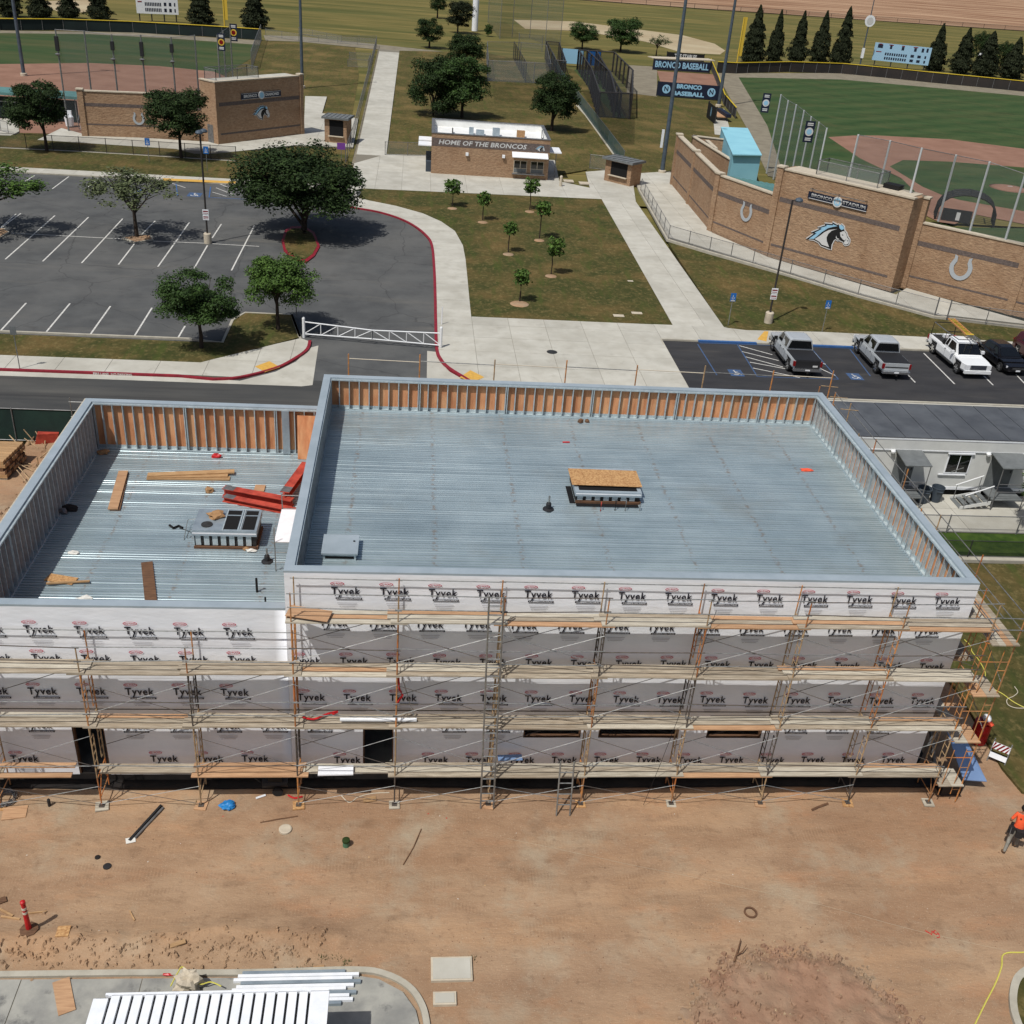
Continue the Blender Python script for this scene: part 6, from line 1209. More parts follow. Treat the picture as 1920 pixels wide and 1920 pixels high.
def wallseg(o, f, h, th=.4, bands=(), cap=True, s0=0, s1=None):
    s1 = s1 or f.L; f.b('wall', 'cmu', o, s0, s1, -th, 0, -.05, h)
    for a, b in bands: f.b('dark_band', 'cmu_dark', o, s0+.02, s1-.02, -.1, .012, a, b)
    if cap: f.b('coping', 'cap_stone', o, s0-.05, s1+.05, -th-.08, .08, h, h+.12)
def pilaster(o, f, s, h, w_=.62): f.b('pilaster', 'cmu', o, s-w_/2, s+w_/2, -.45, .14, -.05, h+.16); f.b('pilaster_cap', 'cap_stone', o, s-w_/2-.08, s+w_/2+.08, -.52, .22, h+.16, h+.3)
def shape(f, pts, d, t, parent, name, m): 
    mb = MB(); k = len(pts); a = sum(pts[i][0]*pts[(i+1) % k][1]-pts[(i+1) % k][0]*pts[i][1] for i in range(k))
    if a < 0: pts = pts[::-1]
    mb.add([f.p(s, d, z) for s, z in pts]+[f.p(s, d+t, z) for s, z in pts], [tuple(range(k))[::-1], tuple(range(k, 2*k))]+[(i, (i+1) % k, k+(i+1) % k, k+i) for i in range(k)]); return mb.build(name, m, parent)
HB = [(385, 580), (560, 455), (500, 430), (700, 345), (640, 325), (820, 265), (800, 225), (975, 240), (980, 200), (1095, 262), (1110, 240), (1140, 280), (1185, 245), (1240, 300), (1245, 380), (1290, 440), (1315, 520), (1362, 590), (1358, 650), (1340, 695), (1270, 714), (1235, 690), (1225, 640), (1140, 600), (1090, 605), (1050, 575), (1010, 600), (960, 700), (945, 812), (900, 790), (720, 722), (660, 645), (560, 592), (470, 582)]
HBL = [(452, 568), (625, 447), (575, 435), (745, 347), (700, 328), (855, 280), (840, 256), (1000, 268), (985, 240), (1092, 285), (1000, 300), (880, 330), (740, 420), (650, 500), (560, 572)]
HW_ = [(580, 575), (700, 500), (800, 420), (900, 372), (1080, 350), (960, 390), (885, 460), (848, 540), (852, 620), (882, 700), (905, 758), (740, 702), (680, 632)]
HF = [(1150, 430), (1210, 402), (1250, 396), (1290, 460), (1310, 540), (1352, 592), (1345, 672), (1282, 702), (1242, 684), (1240, 640), (1272, 612), (1222, 592), (1162, 520)]
HFL = [(1130, 272), (1182, 258), (1235, 302), (1240, 352), (1182, 372), (1142, 332)]
HJ = [(1066, 500), (1082, 555), (1140, 580), (1092, 592), (1055, 545)]
HE = [[(1190, 470), (1225, 478), (1222, 500), (1198, 492)], [(1272, 585), (1290, 590), (1285, 605), (1270, 600)], [(1318, 600), (1335, 605), (1325, 630), (1312, 622)]]
def emblem(f, parent, mp, d=.03):
    q = lambda pts: [mp(x, y) for x, y in pts]; B_ = q(HB); k = len(B_); a = sum(B_[i][0]*B_[(i+1) % k][1]-B_[(i+1) % k][0]*B_[i][1] for i in range(k)); sg = 1 if a < 0 else -1
    w_ = max(s for s, z in B_)-min(s for s, z in B_); o_ = offs(B_+[B_[0]], sg*w_*.022)[:-1]
    e = shape(f, o_, d, .03, parent, 'horse_emblem', 'emblem_white'); shape(f, B_, d+.032, .012, e, 'emblem_outline', 'black')
    for pts, m, nm in ((HBL, 'emblem_blue', 'mane'), (HW_, 'emblem_white', 'neck'), (HF, 'emblem_white', 'face'), (HFL, 'emblem_blue', 'forelock'), (HJ, 'emblem_white', 'jaw_line')): shape(f, q(pts), d+.046, .008, e, nm, m)
    for pts in HE: shape(f, q(pts), d+.056, .004, e, 'eye', 'black')
def horseshoe(f, parent, px, py, wpx, m='horseshoe'):
    s, z = f.px(px, py); w_ = wpx/ppm(f.p(s, 0, z)); R_ = w_/2; pts = []; inn = []
    for i in range(17):
        a = rad(-220+i*260/16); k = 1 if .12 < i/16 < .88 else .95; pts.append((s+R_*math.cos(a)*k, z+R_*1.12*math.sin(a))); inn.append((s+R_*.62*math.cos(a)*k, z+R_*.76*math.sin(a)))
    L_, R2 = pts[0], pts[-1]
    pts = [(L_[0]-.02*w_, L_[1]+.16*w_)]+pts+[(R2[0]+.02*w_, R2[1]+.16*w_)]; inn = [(inn[0][0]-.02*w_, inn[0][1]+.22*w_)]+inn+[(inn[-1][0]+.02*w_, inn[-1][1]+.22*w_)]
    mb = MB(); k = len(pts)
    for i in range(k-1):
        q = [pts[i], pts[i+1], inn[i+1], inn[i]]; mb.add([f.p(a, .02, b) for a, b in q]+[f.p(a, .07, b) for a, b in q], [(0, 1, 2, 3)[::-1], (4, 5, 6, 7), (0, 1, 5, 4), (2, 3, 7, 6)] + ([(3, 0, 4, 7)] if i == 0 else [])+([(1, 2, 6, 5)] if i == k-2 else []))
    return mb.build('horseshoe_emblem', m, parent, fix=True)
def signtext(f, parent, s, z, str_, size, m, d, off=.02, shear=0, w_=None, name='lettering'):
    me = text(str_, size, off, shear)
    if w_:
        xs = [v.co.x for v in me.vertices]; k = w_/(max(xs)-min(xs)); c_ = (max(xs)+min(xs))/2
        for v in me.vertices: v.co.x = (v.co.x-c_)*k
    return put(me, name, m, parent, f.p(s, d, z), f.r, f.n)
def disc(f, parent, s, z, r_, m, d, name='round_badge', t=.04):
    return shape(f, [(s+r_*math.cos(a), z+r_*math.sin(a)) for a in [2*math.pi*i/24 for i in range(24)]], d, t, parent, name, m)
def railing(o, P, h=1.05, m='steel_grey', step=2.4, mesh='chain'):
    P = [V(p) for p in P]; rl = MB(); fab = MB(); u = V((0, 0, h))
    for i in range(len(P)-1):
        a, b = P[i], P[i+1]; n = max(1, round((b-a).length/step))
        for k in range(n+1): link(postmesh(h, .04, m), 'rail_post', o, a+(b-a)*k/n)
        rl.tube([a+u, b+u], .035, 5); nn = (b-a).normalized().cross(V((0, 0, 1)))*.03; fab.add([a+nn, b+nn, b+u+nn, a+u+nn], [(0, 1, 2, 3)])
    rl.build('top_rail', m, o); fab.build('rail_mesh', mesh, o)
# ---- the big stadium wall
p0, p2, p3, p4, p5, p6 = [G(x, y)[:2] for x, y in [(1258, 347), (1330, 435), (1432, 478), (1670, 546), (1690, 538), (1890, 588)]]
st = thing('brick_stadium_wall', (p3[0], p3[1], 0), 'large tan block stadium wall with horse emblem, horseshoes and field name sign', 'stadium wall')
f1, f2, f3 = Fr(p0, p2), Fr(p2, p3), Fr(p3, p4); f4 = Fr(p5, p6)
wallseg(st, f1, 5.35, bands=((4.0, 3.6), (1.15, 1.0))); wallseg(st, f2, 5.35, bands=((4.0, 3.6), (1.15, 1.0)))
H3 = 7.65
f3.b('tower_block', 'cmu', st, 0, f3.L, -2.6, 0, -.05, H3); f3.b('dark_band', 'cmu_dark', st, .5, f3.L-.6, -.1, .012, 4.95, 5.35); f3.b('dark_band', 'cmu_dark', st, .5, f3.L-.6, -.1, .012, 1.0, 1.2); f3.b('coping', 'cap_stone', st, -.05, f3.L+.05, -.5, .08, H3, H3+.12); f3.b('platform', 'cap_stone', st, .4, f3.L-.4, -2.5, -.52, H3-.0, H3+.09)
f4b = Fr(p5, (p5[0]+f4.r.x*34, p5[1]+f4.r.y*34)); wallseg(st, f4b, 5.5, bands=((4.1, 3.7), (1.15, 1.0)))
for f, s, h in ((f1, .1, 5.35), (f1, f1.L*.46, 5.35), (f2, .0, 5.35), (f3, .1, H3), (f4b, f4.L, 5.5), (f4b, .1, H3-.3)): pilaster(st, f, s, h)
sgn = f3.b('field_sign', 'navy', st, f3.px(1518, 358)[0], f3.px(1628, 383)[0], .05, .12, f3.px(1517.6, 372)[1], f3.px(1518, 358)[1])
s0, s1 = f3.px(1518, 365)[0], f3.px(1628, 390)[0]; zc = (f3.px(1517.6, 372)[1]+f3.px(1518, 358)[1])/2; hh = f3.px(1518, 358)[1]-f3.px(1517.6, 372)[1]
signtext(f3, sgn, s0+(s1-s0)*.225, zc+.04, 'BRONCO', hh*.62, 'emblem_white', .125, .012, w_=(s1-s0)*.36); signtext(f3, sgn, s0+(s1-s0)*.775, zc+.04, 'STADIUM', hh*.62, 'emblem_white', .125, .012, w_=(s1-s0)*.38)
f3.b('sign_line', 'emblem_white', sgn, s0+.05, s1-.05, .12, .128, zc-hh*.44, zc-hh*.36)
disc(f3, sgn, (s0+s1)/2, zc-.02, hh*.72, 'emblem_white', .12, t=.05); disc(f3, sgn, (s0+s1)/2, zc-.02, hh*.52, 'emblem_blue', .172, 'badge_centre', .01); signtext(f3, sgn, (s0+s1)/2, zc-.02, 'N', hh*.7, 'emblem_white', .184, .03)
f3.b('sign_bar', 'steel_grey', st, s0+.2, s1-.2, .45, .52, zc+hh*.95, zc+hh*1.03)
for t in (.04, .5, .96): f3.b('sign_arm', 'steel_dark', st, s0+(s1-s0)*t-.03, s0+(s1-s0)*t+.03, .02, .5, zc+hh*.95, zc+hh*1.0)
emblem(f3, st, lambda x, y: f3.px(1480+x/12, 400+y/12)); horseshoe(f2, st, 1400, 397, 32); horseshoe(f4b, st, 1802, 502, 42)
0 and shape(f3, [(f3.px(x, y)) for x, y in [(1480, 420), (1490, 418), (1492, 424), (1484, 430), (1490, 436), (1482, 436)]], .014, .002, st, 'scuff_mark', 'emblem_white')
a = f3.p(f3.px(1548, 330)[0], -.6, H3+.03); railing(st, [f3.p(3.2, -.55, H3+.03), f3.p(8.9, -.55, H3+.03), f3.p(8.9, -2.4, H3+.03), f3.p(3.2, -2.4, H3+.03), f3.p(3.2, -.55, H3+.03)], 1.25)
f3.b('stair_block', 'black', st, 9.0, 10.4, -2.4, -1.4, H3+.02, H3+.45)
# bleachers between the wall and the field, and the inner low walls
bl = thing('bleachers', (39, 78, 0), 'teal and grey bleacher rows behind the left wing of the stadium wall', 'bleachers')
for i in range(8): 
    s = 1.0+i*.75; MB().ob(f2.p(f2.L/2+.8, -s-.4, 5.25-.13*i), f2.r*(f2.L/2+.6), f2.n*.14, V((0, 0, .03))).build('bench', 'teal', bl); MB().ob(f2.p(f2.L/2+.8, -s-.75, 5.1-.13*i), f2.r*(f2.L/2+.6), f2.n*.22, V((0, 0, .03))).build('step', 'cap_stone', bl)
iw = thing('inner_block_wall', (36, 92, 0), 'low inner block walls with pale copings behind the stadium corner', 'wall')
for (a, b) in (((1300, 255), (1357, 262)), ((1300, 256), (1374, 302)), ((1326, 264), (1342, 279))):
    fa = Fr(G(*b, 3.6)[:2], G(*a, 3.6)[:2]); fa.b('wall', 'cmu', iw, 0, fa.L, -.15, .15, 0, 3.6); fa.b('coping', 'cap_stone', iw, -.05, fa.L+.05, -.24, .24, 3.6, 3.7)
# the light blue dugout behind
q = [G(x, y, 4.2) for x, y in [(1353, 236), (1402, 238)]]; q += [G(x, y, 4.6) for x, y in [(1427, 292), (1374, 291)]]
q[0].z = q[1].z = 3.9; q[2].z = q[3].z = 4.6
dg_ = thing('light_blue_dugout', (q[3].x, q[3].y, 0), 'light blue press dugout with sloping roof behind the stadium wall', 'dugout')
lo_ = [V((v.x, v.y, .0)) for v in q]; MB().add([*q, *lo_], [(3, 2, 6, 7), (2, 1, 5, 6), (1, 0, 4, 5), (0, 3, 7, 4)]).build('wall', 'light_blue', dg_, fix=False)
cq = sum((v for v in q), V((0, 0, 0)))/4; MB().plate([cq+(v-cq)*1.03+V((0, 0, .02)) for v in q], (0, 0, 1), .12).build('roof', 'light_blue', dg_, fix=True)
m_ = (q[1]+q[2])/2; e_ = (q[2]-q[1]).normalized(); nn = V((e_.y, -e_.x, 0)).normalized()*-.03; MB().ob(V((m_.x, m_.y, 1.7))+nn, V((e_.x, e_.y, 0))*2.6, nn, V((0, 0, 1.2))).build('opening', 'dark_void', dg_)
# tall nets
tops = [(1447, 175), (1462, 186), (1478, 194), (1495, 205), (1513, 217), (1532, 228), (1553, 240)]; bs = [(1437+81*t, 325+70*t) for t in (0, .16, .33, .5, .66, .83, 1)]
P_ = [npost(*b, *t) for b, t in zip(bs, tops)]; netline('tall backstop net on white poles along the third base side', [p for p, h in P_], [h for p, h in P_])
wt = [((1592, 331), (1610, 252), H3-.1), ((1650, 345), (1668, 263), H3-.1), ((1706, 366), (1728, 277), H3-.1), ((1759, 415), (1793, 290), 5.5), ((1818, 434), (1858, 303), 5.5), ((1884, 452), (1922, 325), 5.5), ((1950, 468), (1992, 345), 5.5)]
P_ = [npost(*b, *t, z) for b, t, z in wt]; netline('tall backstop net on white poles rising above the stadium wall', [p for p, h in P_], [h for p, h in P_])
def banner(px, py, w_, h_, label, P, mid='emblem_white', c2='emblem_blue'):
    f = Fr((P.x, P.y), (P.x+r0.x, P.y+r0.y)); s, z = f.px(px, py); k = 1/ppm(f.p(s, 0, z)); w_, h_ = w_*k, h_*k; o = thing('team_banner', f.p(s, 0, z-h_/2), label, 'banner')
    f.b('cloth', 'navy', o, s-w_/2, s+w_/2, 0, .04, z-h_/2, z+h_/2); disc(f, o, s, z, w_*.42, mid, .04, 'disc', .02); disc(f, o, s, z, w_*.27, c2, .062, 'disc_centre', .01)
    for a in (.78, .62, -.62, -.78): f.b('lettering', 'emblem_white', o, s-w_*.3, s+w_*.3, .04, .05, z+h_*a/2-.05, z+h_*a/2+.06)
banner(1436, 193, 15, 34, 'navy banner with white disc on the left end pole of the backstop net', P_[0][0]*0+npost(1437, 325, 1447, 175)[0]); banner(1517, 247, 18, 38, 'navy banner with white disc lower on the backstop net', npost(1505, 383, 1532, 228)[0])
# ---- batting frame at home plate
c = G(1806, 412, .03); tc = thing('batting_turtle', c, 'dark domed batting cage frame at home plate', 'batting cage')
r_ = V((.92, -.40, 0)); d_ = V((.40, .92, 0))
for k, dd in enumerate((-1.6, -.6, .4, 1.5)): MB().tube([c+d_*dd+r_*(3.0*math.cos(a))+V((0, 0, 2.9*max(0, math.sin(a))**.6)) for a in [math.pi*i/12 for i in range(13)]], .11, 6).build('hoop', 'black', tc)
for a in (.12, .3, .5, .7, .88): q1 = [c+d_*dd+r_*(3.0*math.cos(math.pi*a))+V((0, 0, 2.9*math.sin(math.pi*a)**.6)) for dd in (-1.6, 0, 1.5)]; MB().tube(q1, .08, 5).build('brace', 'black', tc)
MB().ob(c-d_*1.65+r_*-.9+V((0, 0, .65)), r_*1.5, d_*.04, V((0, 0, .65))).build('pad', 'vinyl_black', tc); MB().ob(c-d_*1.70+r_*-.75+V((0, 0, .6)), r_*.2, d_*.01, V((0, 0, .42))).build('pad_print', 'emblem_white', tc)
mb = MB(); hp_ = [[c+d_*dd+r_*(3.0*math.cos(a))+V((0, 0, 2.9*max(0, math.sin(a))**.6)) for a in [math.pi*i/12 for i in range(13)]] for dd in (-1.62, 1.52)]; mb.add(hp_[0]+hp_[1], [(i, i+1, 14+i, 13+i) for i in range(12)]); mb.build('net', 'net_grey', tc)
# ---- softball grandstand on the left
A, Bq, Wl, Wr = [G(x, y)[:2] for x, y in [(410, 273), (568, 253), (158, 257), (388, 264)]]
dm = thing('brick_softball_wall', (A[0], A[1], 0), 'dark brown block softball grandstand with field name sign, horse emblem and long wing', 'stadium wall')
f5 = Fr(A, Bq); H5 = 6.75; f5.b('tower_block', 'cmu', dm, 0, f5.L, -2.7, 0, -.05, H5); f5.b('coping', 'cap_stone', dm, -.06, f5.L+.06, -.45, .08, H5, H5+.12); f5.b('coping', 'cap_stone', dm, -.08, .4, -2.75, -.46, H5, H5+.12); f5.b('platform', 'concrete', dm, .4, f5.L-.3, -2.65, -.46, H5-.01, H5+.02)
f5.b('dark_band', 'cmu_dark', dm, .4, f5.L-.4, -.1, .012, 4.2, 4.6); f5.b('dark_band', 'cmu_dark', dm, .4, f5.L-.4, -.1, .012, 1.1, 1.3); f5.b('corner_strip', 'cap_stone', dm, f5.L-.35, f5.L-.2, -.05, .03, 0, H5); pilaster(dm, f5, f5.L-.1, H5, .5)
f6 = Fr(Wl, Wr); wallseg(dm, f6, 4.9, bands=((3.7, 3.35), (1.5, 1.35))); pilaster(dm, f6, .1, 4.9); horseshoe(f6, dm, 260, 222, 21); fs = Fr(f5.p(0, -2.7, 0)[:2], A); fs.b('door', 'steel_grey', dm, .9, 1.9, .0, .03, .0, 2.1)
s0, z1_ = f5.px(451, 174); s1, z2_ = f5.px(526, 180); zc = f5.px(489, 178)[1]; hh = 11/ppm(f5.p(4, 0, 5))
sgn = f5.b('field_sign', 'navy', dm, s0, s1, .04, .10, zc-hh/2, zc+hh/2); signtext(f5, sgn, s0+(s1-s0)*.225, zc, 'BRONCO', hh*.62, 'emblem_white', .105, .02, w_=(s1-s0)*.33); signtext(f5, sgn, s0+(s1-s0)*.775, zc, 'DIAMOND', hh*.62, 'emblem_white', .105, .02, w_=(s1-s0)*.35)
for a in (-.47, .41): f5.b('sign_line', 'emblem_white', sgn, s0+.05, s1-.05, .1, .106, zc+hh*a, zc+hh*(a+.05))
disc(f5, sgn, (s0+s1)/2, zc, hh*.66, 'emblem_white', .1, t=.05); disc(f5, sgn, (s0+s1)/2, zc, hh*.46, 'emblem_blue', .152, 'badge_centre', .01)
cx, cz = f5.px(489, 211); sc_ = 38/ppm(f5.p(4, 0, 4))/980; emblem(f5, dm, lambda x, y: (cx+(x-870)*sc_*1.05, cz-(y-505+(x-870)*.03)*sc_*1.12))
railing(dm, [f5.p(.6, -2.5, H5), f5.p(.6, -.5, H5), f5.p(6.6, -.5, H5), f5.p(6.6, -2.5, H5), f5.p(.6, -2.5, H5)], 1.25, mesh='chain')
mb = MB()
tp = [(92, 57, 122, 252), (147, 60, 174, 254), (200, 67, 223, 256), (255, 68, 276, 258), (312, 72, 331, 260), (357, 68, 374, 258)]
P_ = [npost(b, c_, a, t) for a, t, b, c_ in tp]; P_ = [(V((p.x, p.y+1.5, 0)), h*1.0) for p, h in P_]; nl = netline('tall softball backstop net on grey poles with loudspeakers', [p for p, h in P_], [h for p, h in P_], 'pipe_galv')
for i in (0, 2, 3, 4):
    p, h = P_[i]; MB().box(p.x-.18, p.x+.18, p.y-.3, p.y+.1, h-1.6 if i in (2, 4) else h-2.2, h-.7).build('speaker', 'vinyl_black', nl)
    MB().lathe(p+V((0, -.3, h-2.7)), [(.1, 0), (.3, .2), (.1, .3)], 10).build('floodlight', 'steel_grey', nl)
P_ = [npost(418, 240, 400, 65), npost(428, 222, 415, 57), npost(440, 205, 433, 48)]; netline('short row of net poles behind the softball tower', [p for p, h in P_], [h for p, h in P_], 'pipe_galv'); banner(415, 79, 14, 30, 'lower left dark banner with gold disc on the softball net', P_[0][0], 'pole_yellow', 'tail_red'); banner(438, 61, 14, 30, 'upper right dark banner with gold disc on the softball net', P_[2][0], 'pole_yellow', 'tail_red')
bp = G(148, 229, .1); f7 = Fr((bp.x-14, bp.y), (bp.x, bp.y)); dgo = thing('green_dugout', (bp.x-7, bp.y, .1), 'dark green dugout with teal roof at the left edge behind a tree', 'dugout'); f7.b('wall', 'green_wall', dgo, 0, f7.L, -.2, 0, .1, 2.5); f7.b('roof', 'teal', dgo, -.2, f7.L+.3, -3.2, .6, 2.75, 3.05); f7.b('end_post', 'steel_grey', dgo, f7.L-.1, f7.L, .3, .4, .1, 2.75); f7.b('bench_rail', 'pipe_galv', dgo, 0, f7.L-6, .02, .06, 1.9, 2.0)
c = G(131, 236, .13); o = thing('portable_sink', c, 'white portable wash station beside the dugout steps', 'wash station'); MB().lathe(c, [(.45, 0), (.55, 1.0), (.5, 1.1)], 8).build('tank', 'white_metal', o); MB().box(c.x-.3, c.x+.3, c.y+.1, c.y+.4, 1.2, 1.8).build('back_panel', 'white_metal', o)
so_ = thing('white_steps', G(150, 243, .13), 'white steps with grey handrails at the left end of the brick wing', 'steps'); c = G(152, 243, .13)
for i in range(7): MB().box(c.x-.1, c.x+1.1, c.y+.28*i, c.y+.28*(i+1)-.02, .13, .3+.2*i).build('step', 'white_metal', so_)
for x in (-.2, 1.15): MB().tube([c+V((x, 0, 1.0)), c+V((x, 2.0, 2.4))], .04, 5).tube([c+V((x, 0, 0)), c+V((x, 0, 1.0))], .04, 5).build('handrail', 'steel_grey', so_)
# ---- snack bar
A, Bq = G(807.7, 327), G(1026, 340); f = Fr(A[:2], Bq[:2]); sb = thing('snack_bar', (A.x, A.y, 0), 'tan block snack bar with white roof and slogan across its dark band', 'building'); HS = 4.35; DP = 9.0
for (s0, s1, d0, d1) in ((0, f.L, -.25, 0), (0, f.L, -DP, -DP+.25)): f.b('wall', 'cmu', sb, s0, s1, d0, d1, -.05, HS)
for s0 in (0, f.L-.25): f.b('wall', 'cmu', sb, s0, s0+.25, -DP+.25, -.25, -.05, HS)
f.b('dark_band', 'cmu_dark', sb, .02, f.L+.01, -.2, .015, 3.05, 3.9); f.b('roof', 'roof_membrane', sb, .25, f.L-.25, -DP+.25, -.25, 3.2, 3.6)
for (s0, s1, d0, d1) in ((-.05, f.L+.05, -.32, .06), (-.05, f.L+.05, -DP-.06, -DP+.32), (-.05, .32, -DP+.33, -.33), (f.L-.32, f.L+.05, -DP+.33, -.33)): f.b('coping', 'steel_grey', sb, s0, s1, d0, d1, HS, HS+.06)
for (s0, s1, d0, d1) in ((.252, f.L-.252, -.262, -.252), (.252, f.L-.252, -DP+.252, -DP+.262), (.252, .262, -DP+.27, -.27), (f.L-.262, f.L-.252, -DP+.27, -.27)): f.b('parapet_lining', 'roof_membrane', sb, s0, s1, d0, d1, 3.6, HS-.01)
signtext(f, sb, f.L*.43, 3.47, 'HOME OF THE BRONCOS', .66, 'emblem_white', .03, .015, .18, w_=f.L*.745)
sx, sz = f.L*.915, 3.42; emblem(f, sb, lambda x, y: (sx+(x-870)*.00105, sz-(y-505)*.00105), .02)
for s in (.30, .61): f.b('wall_lamp', 'white_metal', sb, f.L*s-.15, f.L*s+.15, .0, .28, 2.25, 2.55)
aw = MB(); aw.plate([f.p(f.L*.68, .02, 2.95), f.p(f.L*.985, .02, 2.95), f.p(f.L*.985, 1.05, 2.6), f.p(f.L*.68, 1.05, 2.6)], (0, 0, -1), .07); aw.build('awning', 'white_metal', sb, fix=True)
for a, b in ((.705, .81), (.85, .955)):
    wn = f.b('window', 'cap_stone', sb, f.L*a-.06, f.L*b+.06, .0, .03, .72, 2.05); f.b('pane', 'glass', wn, f.L*a, f.L*(a+b)/2-.04, .03, .036, 1.25, 2.0); f.b('pane', 'glass', wn, f.L*(a+b)/2+.04, f.L*b, .03, .036, 1.25, 2.0); f.b('shutter', 'awning_grey', wn, f.L*a, f.L*b, .03, .038, .78, 1.2)
f.b('counter', 'steel_grey', sb, f.L*.69, f.L*.97, .0, .45, .64, .71)
for d in (1.2, 4.0): f.b('side_awning', 'white_metal', sb, -1.45, -.02, -d-2.1, -d, 2.75, 2.86)
f.b('side_awning', 'white_metal', sb, f.L+.02, f.L+1.5, -4.4, -1.4, 2.75, 2.86); f.b('side_post', 'steel_grey', sb, f.L+.9, f.L+.98, -1.7, -1.62, 0, 2.75)
for s, w_, hgt, m in ((2.3, .12, .5, 'steel_dark'), (4.4, .5, .7, 'galv'), (5.4, .9, .5, 'galv'), (7.2, .8, .8, 'galv'), (10.0, .9, .7, 'cardboard'), (12.4, .06, .9, 'steel_grey')): f.b('roof_vent', m, sb, s-w_/2, s+w_/2, -5.4, -4.8, 3.6, 3.6+hgt)
c = G(1051, 349, ZP); o = solid('bollard', 'cap_stone', lambda b: b.lathe(c, [(.16, 0), (.16, 1.0), (.1, 1.12)], 12), 'short concrete bollard at the right end of the snack bar pavement', 'bollard', c)
for y, l in ((300, 'upper grey bin at the left end of the snack bar'), (318, 'lower grey bin at the left end of the snack bar')): c = G(804, y+4, ZP); solid('litter_bin', 'bin_grey', lambda b: b.box(c.x-.35, c.x+.3, c.y, c.y+.7, ZP, ZP+1.1), l, 'bin', c)
def booth(A, Bq, dp, h, label):
    f = Fr(A[:2], Bq[:2]); o = thing('ticket_booth', (A[0], A[1], 0), label, 'ticket booth'); f.b('wall', 'cmu', o, 0, f.L, -dp, 0, 0, h-.25)
    f.b('roof', 'awning_grey', o, -.25, f.L+.35, -dp-.2, .45, h-.25, h-.05)
    for i in range(7): s = -.2+(f.L+.5)*i/6; f.b('roof_rib', 'steel_grey', o, s-.03, s+.03, -dp-.15, .4, h-.05, h+.0)
    wn = f.b('window', 'dark_void', o, f.L*.22, f.L*.85, -.02, .02, .95, h-.4); f.b('counter', 'cap_stone', o, f.L*.18, f.L*.88, 0, .3, .85, .93); return o
booth(G(1132, 340), G(1180, 352), 2.0, 2.75, 'small block ticket booth with ribbed metal roof right of the snack bar'); booth(G(609, 268), G(650, 272), 2.4, 3.1, 'small dark block ticket booth with ribbed metal roof beside the field path')
# ---- signs, boards and poles
def pole(label, px, py, h, r=.16, m='lamp_pole', cat='light pole', name='floodlight_pole', z=0):
    c = G(px, py, z); o = thing(name, c, label, cat); MB().tube([c, c+V((0, 0, h))], [r*1.25, r*.75], 10).build('pole', m, o); MB().lathe(c, [(r*2.2, 0), (r*2.2, .35), (r*1.4, .4)], 12).build('footing', 'cap_stone', o)
    MB().bar(c+V((-1.4, 0, h)), c+V((1.4, 0, h)), .12).build('cross_arm', m, o)
    for i in range(4): MB().box(c.x-1.3+.8*i-.2, c.x-1.3+.8*i+.2, c.y-.35, c.y+.1, h+.05, h+.5).build('floodlight', 'steel_grey', o)
    return o
pole('tall grey floodlight pole between ticket booth and stadium wall', 1241, 325, 24, .21); pole('tall grey floodlight pole at the bullpen by the foul line', 1347, 200, 24, .24); pole('tall grey floodlight pole at the upper left behind the softball backstop', 45, 142, 24, .22); pole('tall grey floodlight pole behind the softball tower', 567, 165, 24, .2)
c = G(1240, 300); solid('pole_cabinet', 'white_metal', lambda b: b.box(c.x+.5, c.x+.8, c.y+3.8, c.y+4.0, .8, 3.0), 'white cabinet standing by the tall pole right of the ticket booth', 'cabinet', c)
def lamp(label, px, py, h, head2=False, pz=Z1):
    c = G(px, py, pz); o = thing('street_lamp', c, label, 'street lamp'); MB().lathe(c, [(.31, -.05), (.31, .78), (.26, .84)], 16).build('footing', 'cap_stone', o); MB().tube([c+V((0, 0, .8)), c+V((0, 0, h))], .075, 8).build('pole', 'bronze_pole', o)
    for s in ((1, -1) if head2 else (1,)):
        e = c+V((.35*s if not head2 else .12*s, .0 if not head2 else .35*s, h+.05)); MB().tube([c+V((0, 0, h-.05)), e], .04, 6).build('arm', 'bronze_pole', o)
        hd = MB(); hd.lathe(e+V((.12, 0, -.14)), [(.26, 0), (.30, .08), (.24, .2), (.08, .27)], 12); hd.build('lamp_head', 'lamp_pole', o)
    for z, m in ((1.95, 'white_metal'), (2.4, 'white_metal')):
        pl = MB().box(c.x-.24, c.x+.24, c.y-.10, c.y-.085, z, z+.4).build('notice', m, o); MB().box(c.x-.2, c.x+.2, c.y-.104, c.y-.101, z+.08, z+.13).box(c.x-.2, c.x+.2, c.y-.104, c.y-.101, z+.2, z+.3).build('notice_print', 'tail_red', pl)
lamp('dark lamp post with single shoebox head beside the parked trucks', 1440, 605, 9.1); lamp('dark twin-head lamp post among the car park bays', 390, 456, 8.8, True, .02)
